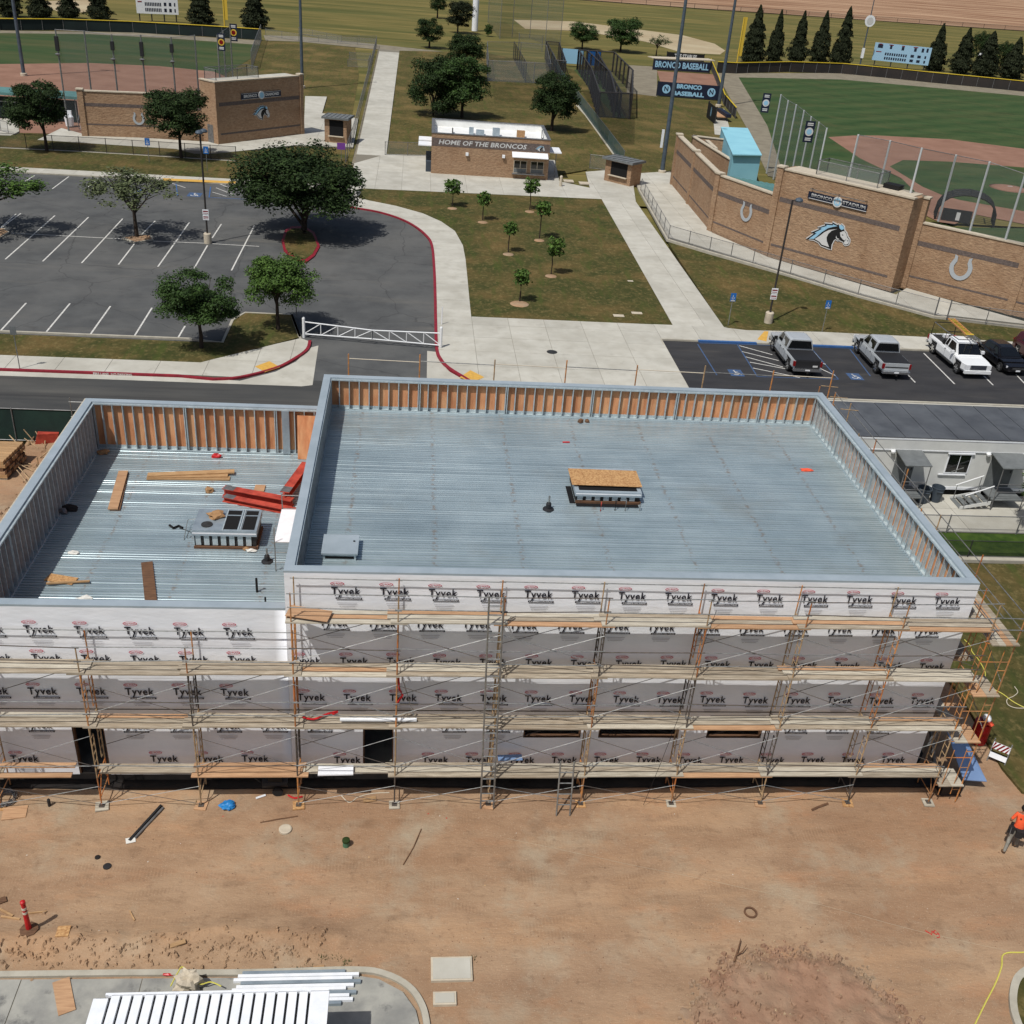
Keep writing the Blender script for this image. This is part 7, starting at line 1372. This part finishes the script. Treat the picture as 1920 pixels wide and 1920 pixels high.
def roadsign(label, px, py, h, m, w_=.4, hh_=.6, name='parking_sign', tx=None, z=Z1):
    c = G(px, py, z); o = thing(name, c, label, 'sign'); MB().tube([c, c+V((0, 0, h))], .03, 6).build('post', 'pipe_galv', o); pl = MB().box(c.x-w_/2, c.x+w_/2, c.y-.055, c.y-.035, h-hh_+z, h+z+.02).build('panel', m, o)
    if tx == 'wheel':
        mb = MB()
        for i in range(10):
            a0, a1 = rad(-200+i*24), rad(-200+(i+1)*24); mb.add([(c.x+k*math.cos(a), c.y-.058, h+z-.33+k*math.sin(a)) for a, k in ((a0, .11), (a1, .11), (a1, .075), (a0, .075))], [(0, 1, 2, 3)])
        mb.box(c.x-.04, c.x+.0, c.y-.06, c.y-.056, h+z-.3, h+z-.12); mb.box(c.x-.15, c.x+.15, c.y-.06, c.y-.056, h+z-.58, h+z-.5); mb.build('wheelchair_emblem', 'white_paint', pl)
    elif tx: put(text(tx, .12, .004), 'lettering', 'black', pl, (c.x, c.y-.058, h+z-.3), (1, 0, 0), (0, -1, 0))
    return o
roadsign('blue accessible parking sign at the corner of the stadium path', 1365, 610, 2.45, 'sign_blue', tx='wheel'); roadsign('blue accessible parking sign on the lawn right of the lamp post', 1541, 622, 2.4, 'sign_blue', tx='wheel'); roadsign('blue accessible parking sign behind the car park, left one', 280, 304, 2.4, 'sign_blue', .5, .7, tx='wheel'); roadsign('blue accessible parking sign behind the car park, right of the lamp post', 389, 322, 2.5, 'sign_blue', .5, .7, tx='wheel')
roadsign('white street sign seen from behind on the left verge pavement', 37, 691, 2.6, 'awning_grey', .35, .5, 'street_sign', z=ZP); roadsign('small purple banner sign on the fence by the field path', 640, 303, 2.0, 'purple', .9, .7, 'banner_sign')
def yfoul(label, px, py, tx, ty, r=.12, h=None):
    c = G(px, py); hgt = h or hat(tx, ty, c); o = thing('foul_pole', c, label, 'foul pole'); MB().tube([c, c+V((0, 0, hgt))], r, 8).build('pole', 'pole_yellow', o); MB().box(c.x+.1, c.x+.75, c.y-.03, c.y+.03, 2.5, hgt).build('screen', 'pole_yellow', o)
yfoul('yellow foul pole at the left corner of the baseball outfield', 1380, 128, 1396, 32, .16); yfoul('yellow foul pole of the softball field', 422, 62, 0, 0, .16, 9)
def scoreboard(px, h0, h1, label, m):
    A, Bq = G(*px[0]), G(*px[1]); f = Fr(A[:2], Bq[:2]); o = thing('scoreboard', (A.x, A.y, 0), label, 'scoreboard')
    for t in (.06, .35, .65, .94): f.b('leg', 'steel_dark', o, f.L*t-.12, f.L*t+.12, -.3, -.05, 0, h1-.2)
    pn = f.b('panel', m, o, 0, f.L, -.04, .2, h0, h1); hh_ = h1-h0; mb = MB()
    for s, z, w_, k in [(.1, .72, .09, .2), (.29, .72, .04, .2), (.5, .70, .045, .2), (.72, .70, .045, .2), (.85, .70, .04, .22), (.93, .72, .035, .22), (.69, .36, .06, .15), (.81, .36, .06, .15), (.92, .36, .03, .15), (.69, .10, .06, .15), (.81, .10, .06, .15), (.92, .10, .03, .15)]+[(.22+.04*i, z, .026, .15) for i in range(10) for z in (.34, .1)]: f.box(mb, f.L*(s-w_/2), f.L*(s+w_/2), .2, .22, h0+hh_*z, h0+hh_*(z+k))
    mb.build('digit_window', 'navy', pn); mb = MB()
    for s, z, w_ in ((.1, .93, .06), (.29, .93, .08), (.5, .93, .05), (.72, .93, .08), (.09, .5, .1)): f.box(mb, f.L*(s-w_/2), f.L*(s+w_/2), .2, .215, h0+hh_*(z-.02), h0+hh_*(z+.03))
    mb.build('lettering', 'tail_red', pn); return o
scoreboard([(1632, 123), (1737, 134)], 1.3, 5.2, 'pale blue scoreboard behind the baseball outfield wall', 'board_blue'); scoreboard([(258, 39), (336, 42)], 1.5, 6.0, 'pale white scoreboard behind the softball outfield wall', 'white_metal')
c = G(1612, 124); o = thing('round_sign', c, 'round white sign on a tall pole left of the blue scoreboard', 'sign'); MB().tube([c, c+V((0, 0, 15))], [.2, .1], 8).build('pole', 'lamp_pole', o); f = Fr((c.x, c.y), (c.x+1, c.y+.05)); z = hat(1628, 39, c); disc(f, o, .0, z, 1.25, 'white_metal', .2, 'panel', .1); disc(f, o, 0, z, .8, 'emblem_white', .31, 'panel_centre', .01); MB().box(c.x-.3, c.x+.3, c.y-.3, c.y+.1, 1.8, 4.0).build('cabinet', 'white_metal', o)
c = G(1834, 140); o = thing('white_dome_lamp', c, 'white domed lamp among the upper right conifers', 'lamp'); MB().tube([c, c+V((0, 0, 4))], .12, 6).build('pole', 'lamp_pole', o); MB().lathe(c+V((0, 0, 3.6)), [(.9, 0), (1.1, .5), (.9, 1.2), (.3, 1.5)], 12).build('dome', 'white_gloss', o)
def wallbanner(px, lines, label, m='navy', extra=False, h=None, z0=.1):
    A, Bq = G(*px[0]), G(*px[1]); f = Fr(A[:2], Bq[:2]); hh_ = h or hat(*px[2], A); o = thing('wall_banner', (A.x, A.y, 0), label, 'banner'); f.b('panel', m, o, 0, f.L, -.06, 0, z0, hh_)
    n = len(lines); zz = (hh_-z0)/n
    for i, (t, w_) in enumerate(lines): signtext(f, o, f.L*.5, hh_-zz*(i+.5), t, zz*.8, 'emblem_blue' if extra != 2 else 'emblem_white', .02, .05, w_=f.L*w_)
    if extra is True:
        for s in (.14, .86): disc(f, o, f.L*s, (hh_+z0)/2, zz*.62, 'emblem_blue', .0, 'round_badge', .02); signtext(f, o, f.L*s, (hh_+z0)/2, 'N', zz*.9, 'navy', .03, .03)
    for s in (.0, 1.0): f.b('post', 'steel_dark', o, f.L*s-.08, f.L*s+.08, -.25, -.08, 0, hh_+.1)
    return o
wallbanner([(1231, 180), (1348, 189), (1231, 152)], [('BRONCO', .40), ('BASEBALL', .50)], 'navy banner with team name in two lines and two round badges', extra=True); wallbanner([(1224, 131), (1330, 138), (1224, 110)], [('BRONCO BASEBALL', .94)], 'navy banner with the team name in one long line behind the bullpen'); wallbanner([(1249, 118), (1318, 123), (1249, 97)], [('THE STABLES', .6)], 'black sign board reading the stables above the bullpen roof', 'black', 2, None, hat(1249, 111, G(1249, 118)))
f = Fr(G(1226, 128)[:2], G(1340, 132)[:2]); o = thing('bullpen_shelter', f.p(0, -2, 0), 'cream roofed bullpen shelter behind the long navy banner', 'shelter'); f.b('roof', 'cap_stone', o, 0, f.L, -3.5, -.4, 1.75, 1.9)
c = G(1356, 226); o = thing('bullpen_bench', c, 'orange topped bench with dark bags beside the foul line fence', 'bench'); MB().box(c.x-1.2, c.x+1.0, c.y-.5, c.y+5.5, .5, .62).build('seat', 'wood_orange', o); MB().box(c.x+.1, c.x+.9, c.y-1, c.y+5, .62, 1.1).build('bag_row', 'navy', o); MB().box(c.x-.9, c.x+.7, c.y+.3, c.y+.5, .0, .5).box(c.x-.9, c.x+.7, c.y+4.6, c.y+4.8, .0, .5).build('leg', 'steel_grey', o)
sheet('bullpen_walk', PG([(1336, 205), (1358, 204), (1372, 255), (1340, 252)], .02), .02, 'concrete'); wallbanner([(1324, 220), (1338, 232), (1324, 190)], [('', .2)][:1] and [('N', .1)], 'narrow black screen beside the bullpen bench', 'black')
P_ = [npost(915, 42, 917, -60), npost(937, 73, 941, -60), npost(960, 71, 965, -60), npost(993, 72, 998, -60), npost(1022, 84, 1030, -60), npost(1050, 86, 1060, -60)]; netline('far practice backstop of thin pale poles and net', [p for p, h in P_], [h for p, h in P_], 'pipe_galv', r=.06)
c = G(890, 58); solid('white_tank', 'white_metal', lambda b: b.lathe(c, [(.75, 0), (.75, 12), (.3, 12.4)], 14), 'tall white tank column behind the snack bar trees', 'tank', c)
# ---- white swing gate over the driveway
A, Bq = G(570, 633, .02), G(826, 651, .15); Cm = (A+Bq)/2; Cm.z = .02; g = thing('swing_gate', (A.x, A.y, 0), 'white double swing gate of tube trusses across the driveway', 'gate')
for p in (A, Bq): MB().lathe(p, [(.10, 0), (.10, 1.35), (.06, 1.42)], 12).build('post', 'white_gloss', g)
Cm = V(((A.x+Bq.x)/2, (A.y+Bq.y)/2-.15, 0))
for s, (P, q) in enumerate(((A, Cm), (Bq, Cm))):
    mb = MB(); a0, a1, b0, b1 = [V((v.x, v.y, z)) for v, z in ((P, .28), (P, 1.12), (q, .38), (q, .98))]; mb.tube([a0, b0], .045, 6); mb.tube([a1, b1], .045, 6); mb.tube([b0, b1], .045, 6)
    for k in range(4): t0, t1 = k/4, (k+1)/4; mb.tube([a0+(b0-a0)*t1, a1+(b1-a1)*t1], .03, 5); mb.tube([a0+(b0-a0)*t0, a1+(b1-a1)*t1], .03, 5)
    mb.build('gate_leaf', 'white_gloss', g)
c = G(828, 608, ZP); solid('guide_post', 'white_metal', lambda b: b.tube([c, c+V((0, 0, 1.25))], .035, 6), 'thin white guide post behind the right end of the gate', 'post', c); c = G(556, 594, Z1); solid('guide_post', 'pipe_galv', lambda b: b.tube([c, c+V((0, 0, 1.4))], .035, 6), 'thin grey post under the brighter tree left of the gate', 'post', c)
# ---- lumber and clutter left of the low building
c0 = G(-40, 905, .0); lm = thing('lumber_bundle', (-17.5, 19.5, 0), 'strapped bundle of tan boards on bearers left of the low building', 'lumber bundle')
cc = [G(47, 828, 1.05), G(24, 866, 1.05)]; xr, yb, yf_ = cc[0].x, cc[0].y, cc[1].y
for i in range(8):
    y0 = yf_+(yb-yf_)*i/8
    for j in range(5): MB().box(xr-4.5-.1*((i+j) % 2), xr-.06*((i*3+j) % 3)-.28*(1-i/8), y0+.01, y0+(yb-yf_)/8-.01, .15+.18*j, .32+.18*j).build('board', ['wood', 'wood_orange', 'wood_dark'][0 if j == 4 else (i+j) % 3], lm)
MB().box(xr-4.4, xr-.3, yf_+.05, yf_+.15, 0, .14).box(xr-4.4, xr-.3, yb-.2, yb-.1, 0, .14).build('bearer', 'wood_pale', lm)
c = G(88, 830, 0); solid('red_block', 'red_iron', lambda b: b.ob(c+V((0, .2, .3)), (.5, .1, 0), (-.1, .4, 0), (.1, 0, .3)), 'dark red block by the green site fence', 'block', c)
mb = MB()
for i in range(26): p = G(U(48, 85), U(828, 935), 0); q = p+V((U(-1, 1), U(-1, 1), U(.05, .8))); mb.tube([p+V((0, 0, .05)), q], .03, 4)
tag(mb.build('brace_heap', 'scaf_tan', at=G(60, 870, 0)), 'jumbled heap of scaffold braces beside the low building', 'heap')
# ================================================================== VEHICLES (built nose towards +y, then turned)
def wheel(o, x, y, r, w_=.25):
    s = 1 if x > 0 else -1; mb = MB(); n = 20; prof = [(r*.66, -w_/2), (r*.95, -w_/2), (r, -w_/2+.04), (r, w_/2-.04), (r*.95, w_/2), (r*.66, w_/2)]
    vs = []; fs = []
    for rr, dx in prof: vs += [(x+dx, y+rr*math.cos(2*math.pi*k/n), r+rr*math.sin(2*math.pi*k/n)) for k in range(n)]
    for i in range(len(prof)-1):
        for k in range(n): fs.append((i*n+k, i*n+(k+1) % n, (i+1)*n+(k+1) % n, (i+1)*n+k))
    wh = mb.add(vs, fs).build('wheel', 'rubber', o, local=True, fix=True); mb = MB()
    xo = x+s*(w_/2-.03); vs = [(xo, y+r*.68*math.cos(2*math.pi*k/n), r+r*.68*math.sin(2*math.pi*k/n)) for k in range(n)]; mb.add(vs, [tuple(range(n))])
    for k in range(6): a = 2*math.pi*k/6; d = V((0, math.cos(a), math.sin(a))); mb.ob(V((xo+s*.015, y, r))+d*r*.36, V((.02*s, 0, 0)), d*r*.3, V((0, -d.z, d.y))*r*.09, 1)
    mb.build('rim', ['steel_dark', 'chrome'], wh, local=True)
def loft(secs, name, m, o, smooth=False, bev=0):   # secs: (y, [(x,z)...]) half sections mirrored
    mb = MB(); k = len(secs[0][1])*2
    for y, hs in secs: mb.v += [(x, y, z) for x, z in hs]+[(-x, y, z) for x, z in hs[::-1]]
    for i in range(len(secs)-1):
        for j in range(k): mb.f.append((i*k+j, (i+1)*k+j, (i+1)*k+(j+1) % k, i*k+(j+1) % k))
    mb.f += [tuple(range(k)), tuple((len(secs)-1)*k+j for j in range(k))[::-1]]; mb.m = [0]*len(mb.f)
    ob = mb.build(name, m, o, local=True, fix=True, smooth=smooth)
    return ob
def side(o, pts, x, name, m, t=.012):
    for s in (1, -1):
        mb = MB(); mb.plate([(s*x_, y, z) for x_, y, z in pts], (s, 0, 0), t); mb.build(name, m, o, local=True, fix=True)
def lb(o, name, m, x0, x1, y0, y1, z0, z1): return MB().box(x0, x1, y0, y1, z0, z1).build(name, m, o, local=True)
def pickup(P, rz, label, paint, crew=True, kind=0):
    o = thing('pickup_truck', P, label, 'pickup truck', rz=rz); Lf, Lr = 2.92, -2.95; yb = -.85 if crew else -.45; yc1 = 1.45
    sec = lambda w_, z0, zb, zt: [(w_*.93, z0), (w_, z0+.12), (w_, zb), (w_*.97, zt)]
    # lower body with wheel-arch cut-outs: five lofted stretches
    for a, b, z0 in ((Lr+.12, -2.28, .52), (-2.28, -1.32, .88), (-1.32, 1.42, .42), (1.42, 2.38, .90), (2.38, Lf, .48)):
        def zt(y): return 1.12 if y < yb else (1.10 if y < yc1 else 1.10-.10*((y-yc1)/(Lf-yc1))**1.5)
        def ww(y): return 1.0 if abs(y) < 2.2 else 1.0-.10*((abs(y)-2.2)/.75)**2
        ys = rng(a, b, .5); loft([(y, sec(ww(y), z0, 1.0 if z0 < .8 else 1.02, zt(y))) for y in ys], 'body_panel', paint, o)
    lb(o, 'underbody', 'black', -.85, .85, Lr+.2, Lf-.2, .35, .9)
    # cab
    zr = 1.90; cab = [(yb, [(.93, 1.10), (.90, 1.3), (.74, 1.80), (.60, 1.86)]), (yb+.25, [(.95, 1.10), (.92, 1.3), (.76, zr-.05), (.62, zr)]), (.45, [(.95, 1.10), (.92, 1.3), (.75, zr-.05), (.62, zr)]), (.75, [(.95, 1.10), (.90, 1.28), (.72, 1.80), (.58, 1.84)]), (yc1+.12, [(.93, 1.08), (.90, 1.11), (.80, 1.13), (.6, 1.14)])]
    loft(cab, 'cab', paint, o)
    mb = MB(); mb.plate([(.70, .86, 1.77), (-.70, .86, 1.77), (-.84, yc1+.02, 1.20), (.84, yc1+.02, 1.20)], (0, .64, .77), .03); mb.build('windscreen', 'glass', o, local=True, fix=True)
    mb = MB(); mb.plate([(.66, yb-.0, 1.78), (-.66, yb-.0, 1.78), (-.84, yb-.012, 1.26), (.84, yb-.012, 1.26)], (0, -1, .05), .025); mb.build('rear_window', 'glass', o, local=True, fix=True)
    wins = [(yb+.12, .20), (.28, 1.15)] if crew else [(.05, 1.15)]
    for a, b in wins:
        top_b = b-.42 if b > 1 else b; side(o, [(.915, a, 1.27), (.90, b, 1.25), (.775, top_b, 1.76), (.78, a+.05, 1.78)], 0, 'side_window', 'glass', .02)
    if not crew: side(o, [(.915, -.38, 1.30), (.915, -.05, 1.28), (.78, -.05, 1.76), (.785, -.3, 1.76)], 0, 'side_window', 'glass', .02)
    for s in (1, -1):
        lb(o, 'mirror', paint if kind else 'black', s*1.0 if s > 0 else -1.22, 1.22 if s > 0 else -1.0, 1.02, 1.18, 1.16, 1.36)
        for y in ((.22, -.45) if crew else (-.05,)): lb(o, 'door_handle', 'steel_dark', *sorted((s*1.0, s*1.025)), y-.12, y+.02, 1.02, 1.06)
        for y in ([1.25, .24, yb+.05] if crew else [1.25, -.1]): lb(o, 'door_gap', 'black', *sorted((s*.992, s*1.003)), y-.008, y+.008, .55, 1.10)
        lb(o, 'side_step', 'steel_dark', *sorted((s*.92, s*1.04)), -1.1, 1.2, .38, .44)
        for y in (1.9, -1.8): wheel(o, s*.86, y, .41, .28)
    # bed
    if kind == 0: lb(o, 'bed_cover', 'vinyl_black', -.90, .90, Lr+.14, yb-.03, 1.115, 1.165)
    else:
        lb(o, 'bed_floor', 'steel_dark', -.80, .80, Lr+.2, yb-.1, 1.118, 1.125); lb(o, 'tool_box', 'black', -.85, .85, yb-.55, yb-.08, 1.13, 1.35); lb(o, 'cooler', 'red_plastic', -.6, -.25, -1.9, -1.5, 1.13, 1.4); lb(o, 'bucket', 'white_metal', -.1, .2, -2.3, -2.0, 1.13, 1.35)
        for y in (-2.7, -.75): MB().tube([(-.88, y, 1.1), (-.84, y, 2.05), (.84, y, 2.05), (.88, y, 1.1)], .035, 6).build('rack_hoop', 'black', o, local=True)
        for s in (1, -1): MB().tube([(s*.84, -2.7, 2.05), (s*.84, -.75, 2.05), (s*.8, .9, 2.08)], .03, 6).build('rack_bar', 'steel_grey', o, local=True)
        MB().tube([(-.8, .9, 2.08), (.8, .9, 2.08)], .03, 6).build('rack_bar', 'steel_grey', o, local=True)
    tg = lb(o, 'tailgate', 'vinyl_black' if label.startswith('silver pickup with matt') else paint, -.84, .84, Lr+.06, Lr+.13, .62, 1.13)
    if paint != 'white_gloss' and not label.startswith('silver pickup with matt'): lb(o, 'tailgate_crease', 'steel_dark', -.8, .8, Lr+.05, Lr+.058, .82, .9)
    if label.startswith('silver pickup with matt'): lb(o, 'decal', 'emblem_white', .35, .68, Lr+.05, Lr+.058, .72, .84)
    lb(o, 'rear_bumper', 'chrome', -.95, .95, Lr-.10, Lr+.10, .45, .60); lb(o, 'number_plate', 'white_metal', -.16, .16, Lr-.112, Lr-.102, .50, .59); lb(o, 'tow_hitch', 'black', -.05, .05, Lr-.25, Lr-.05, .33, .42)
    for s in (1, -1): lb(o, 'tail_light', 'tail_red', *sorted((s*.84, s*.985)), Lr+.05, Lr+.2, .75, 1.08)
    lb(o, 'front_bumper', paint if kind else 'chrome', -.95, .95, Lf-.06, Lf+.12, .42, .64); gr = lb(o, 'grille', 'chrome', -.58, .58, Lf-.02, Lf+.04, .68, 1.0); lb(o, 'grille_opening', 'navy', -.53, .53, Lf+.04, Lf+.045, .72, .96)
    for z in (.78, .86): MB().box(-.53, .53, Lf+.045, Lf+.055, z, z+.02).build('grille_bar', 'chrome', gr, local=True)
    lb(o, 'number_plate', 'white_metal', -.16, .16, Lf+.12, Lf+.13, .46, .56)
    for s in (1, -1): lb(o, 'headlight', 'head_lamp', *sorted((s*.6, s*.93)), Lf-.12, Lf+.03, .72, 1.0)
    return o
def car(P, rz, label, paint, suv=False):
    o = thing('parked_car', P, label, 'car', rz=rz); h = .25 if suv else 0; sec = lambda w_, z0, zb, zt: [(w_*.92, z0), (w_, z0+.15), (w_, zb), (w_*.93, zt)]
    prof = lambda y: (.82+h if y < -1.9 else .90+h if y < 1.0 else .90+h-.20*((y-1.0)/1.3)**1.6)
    for a, b, z0 in ((-2.28, -1.75, .35), (-1.75, -1.0, .72), (-1.0, 1.05, .28), (1.05, 1.8, .72), (1.8, 2.32, .33)): 
        loft([(y, sec(.90-(.13*((abs(y)-1.6)/.7)**2 if abs(y) > 1.6 else 0), z0, max(z0+.12, prof(y)-.12), prof(y))) for y in rng(a, b, .3)], 'body_panel', paint, o)
    lb(o, 'underbody', 'black', -.75, .75, -2.0, 2.0, .22, .75)
    yr = -2.15 if suv else -1.85
    loft([(yr, [(.82, .80+h), (.76, .84+h), (.62, .86+h), (.5, .87+h)]), (yr+.65 if not suv else yr+.2, [(.84, .86+h), (.78, 1.05+h), (.63, 1.36+h), (.48, 1.40+h)]), (-.1, [(.85, .88+h), (.80, 1.06+h), (.64, 1.42+h), (.48, 1.47+h)]), (.35, [(.85, .88+h), (.79, 1.05+h), (.62, 1.36+h), (.46, 1.41+h)]), (1.15, [(.82, .88+h), (.79, .90+h), (.7, .91+h), (.5, .92+h)])], 'cabin', paint, o)
    mb = MB(); mb.plate([(.58, .42, 1.35+h), (-.58, .42, 1.35+h), (-.74, 1.05, .97+h), (.74, 1.05, .97+h)], (0, .5, .86), .03); mb.build('windscreen', 'glass', o, local=True, fix=True)
    side(o, [(.80, -1.2, .98+h), (.80, .75, .96+h), (.665, .28, 1.34+h), (.67, -.9, 1.32+h)], 0, 'side_window', 'glass', .02); mb = MB(); mb.plate([(.55, yr+.6, 1.34+h), (-.55, yr+.6, 1.34+h), (-.66, yr+.12, .95+h), (.66, yr+.12, .95+h)], (0, -.6, .8), .025); mb.build('rear_window', 'glass', o, local=True, fix=True)
    for s in (1, -1):
        lb(o, 'mirror', paint, *sorted((s*.88, s*1.04)), .65, .8, .92+h, 1.04+h); lb(o, 'headlight', 'head_lamp', *sorted((s*.5, s*.82)), 2.12, 2.24, .58+h*.6, .70+h*.6); lb(o, 'tail_light', 'tail_red', *sorted((s*.55, s*.8)), -2.30, -2.2, .65+h, .78+h)
        for y in (1.42, -1.38): wheel(o, s*.78, y, .33+h*.2, .22)
    lb(o, 'grille', 'steel_dark', -.45, .45, 2.27, 2.34, .45, .62+h*.5); lb(o, 'grille_bar', 'chrome', -.42, .42, 2.34, 2.35, .55+h*.5, .58+h*.5); lb(o, 'number_plate', 'white_metal', -.16, .16, 2.35, 2.36, .36, .46); return o
gw = .03
c = G(1474, 699, gw); pickup((29.72, 39.95, gw), rad(-1), 'silver pickup with matt black tailgate and bed cover parked on the striped bay', 'silver_paint')
pickup((35.95, 40.15, gw), rad(-1), 'plain silver pickup parked second from the left with silver tailgate', 'silver_paint')
pickup((41.9, 40.8, gw), rad(181), 'white pickup facing the road with orange ladder on its rack', 'white_gloss', False, 1)
ld = thing('roof_ladder', (41.9, 40.8, 2.12), 'orange fibreglass ladder tied on the white pickup rack', 'ladder', rz=rad(176))
for s in (-.62, -.18): lb(ld, 'rail', 'scaf_orange', s-.04, s+.04, -3.4, .1, .0, .08); lb(ld, 'rail_extension', 'pipe_galv', s-.03, s+.03, .12, 1.6, .01, .06)
for i in range(16): y = -3.3+i*.31; lb(ld, 'rung', 'pipe_galv' if y > 0 else 'pole_yellow', -.62, -.18, y-.03, y+.03, .02, .06)
lb(ld, 'end_cap', 'pole_yellow', -.68, -.12, -.1, .12, .08, .11)
car((45.3, 41.0, gw), rad(181), 'black sedan parked facing the road right of the white pickup', 'black_paint'); car((48.4, 41.6, gw), rad(181), 'dark red car cut off by the right picture edge', 'maroon_paint', True)
# ================================================================== SITE TRAILER
tr = thing('site_trailer', (33, 23, 0), 'long pale grey site trailer with dark panelled roof, window and two canopied doors', 'trailer'); tx0, tx1, ty0, ty1 = 24.6, 46.0, 20.8, 25.0
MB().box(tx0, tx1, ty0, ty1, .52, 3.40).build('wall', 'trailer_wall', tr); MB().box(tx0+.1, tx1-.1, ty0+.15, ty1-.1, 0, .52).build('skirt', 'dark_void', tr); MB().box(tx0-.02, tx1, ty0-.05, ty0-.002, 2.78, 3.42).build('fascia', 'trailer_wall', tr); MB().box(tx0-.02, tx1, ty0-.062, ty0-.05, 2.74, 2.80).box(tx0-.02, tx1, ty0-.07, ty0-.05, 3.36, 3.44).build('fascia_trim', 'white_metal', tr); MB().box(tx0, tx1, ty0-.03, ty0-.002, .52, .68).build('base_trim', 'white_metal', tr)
n = 15
for i in range(n): MB().box(tx0+(tx1-tx0)*i/n+.02, tx0+(tx1-tx0)*(i+1)/n-.02, ty0-.06, ty1+.1, 3.44, 3.50+.004*(i % 2)).build('roof_panel', 'trailer_roof', tr)
MB().box(tx0, tx1, ty0-.05, ty1+.05, 3.405, 3.45).build('roof_base', 'awning_grey', tr)
wn = MB().box(31.5, 32.8, ty0-.04, ty0-.002, 1.5, 2.62).build('window', 'white_metal', tr); MB().box(31.56, 32.14, ty0-.046, ty0-.04, 1.56, 2.56).box(32.18, 32.74, ty0-.046, ty0-.04, 1.56, 2.56).build('pane', 'glass', wn); MB().bar((31.9, ty0-.05, 1.6), (32.5, ty0-.05, 1.85), .04).build('latch_bar', 'pipe_galv', wn); MB().box(31.42, 32.88, ty0-.12, ty0-.04, 2.64, 2.70).build('drip_cap', 'white_metal', wn); MB().box(31.2, 32.7, ty0-.1, ty0-.04, 1.40, 1.46).build('sill', 'white_metal', wn)
for i, (xa, xb) in enumerate(((28.55, 29.95), (33.75, 35.45))):
    cp = MB().plate([(xa, ty0-.06, 2.75), (xb, ty0-.06, 2.75), (xb, ty0-1.5, 2.55), (xa, ty0-1.5, 2.55)], (0, 0, 1), .05).build('door_canopy', 'awning_grey', tr, fix=True)
    MB().box(xa+.15, xb-.15, ty0-.02, ty0-.004, .75, 2.68).build('door', 'awning_grey', tr); MB().box(xb-.3, xb-.24, ty0-.05, ty0-.02, 1.6, 1.75).build('door_handle', 'steel_dark', tr)
    MB().lathe((xa-.15, ty0-.12, 2.62), [(.1, 0), (.13, .1), (.08, .18)], 10).build('wall_lamp', 'white_gloss', tr)
    for x in (xa+.05, xb-.05): MB().tube([(x, ty0-1.45, .1), (x, ty0-1.45, 2.56)], .03, 6).build('canopy_post', 'steel_grey', tr)
    MB().box(xa, xb, ty0-1.4, ty0-.06, .66, .72).build('landing', 'awning_grey', tr)
    for z in (1.2, 1.65): MB().tube([(xa+.05, ty0-1.45, z), (xb-.05, ty0-1.45, z)], .022, 5).build('guard_rail', 'steel_grey', tr)
sp = thing('trailer_steps', (32.9, 19.9, ZP), 'grey metal steps with two white handrails up to the right trailer door', 'steps')
for i in range(5): MB().box(33.62-.30*(i+1), 33.62-.30*i-.03, ty0-1.45, ty0-.35, .56-.11*i, .60-.11*i).build('tread', 'awning_grey', sp)
for y in (ty0-1.47, ty0-.33): MB().plate([(33.7, y, .66), (33.7, y, .45), (32.1, y, .13), (32.1, y, .28)], (0, 1, 0), .03).build('stringer', 'trailer_wall', sp, fix=True); MB().tube([(33.6, y, 1.55), (32.2, y, .95)], .03, 6).build('handrail', 'white_gloss', sp); MB().tube([(33.5, y, 1.5), (33.5, y, .6)], .022, 5).tube([(32.3, y, .98), (32.3, y, .2)], .022, 5).build('rail_post', 'steel_grey', sp)
for x, y, s, l in ((30.35, 20.05, 1.0, 'left grey wheeled bin beside the trailer door'), (31.15, 20.2, .92, 'right grey round bin below the trailer window')):
    o = thing('trash_bin', (x, y, ZP), l, 'bin'); MB().lathe((x, y, ZP), [(.27*s, 0), (.36*s, .78), (.38*s, .8), (.38*s, .84), (.34*s, .84), (.30*s, .55), (.05, .5)], 16).build('bin_body', 'bin_grey', o, smooth=False); MB().tube([(x-.2, y-.36*s, ZP+.7), (x+.1, y-.40*s, ZP+.7)], .03, 5).build('handle', 'bin_grey', o)
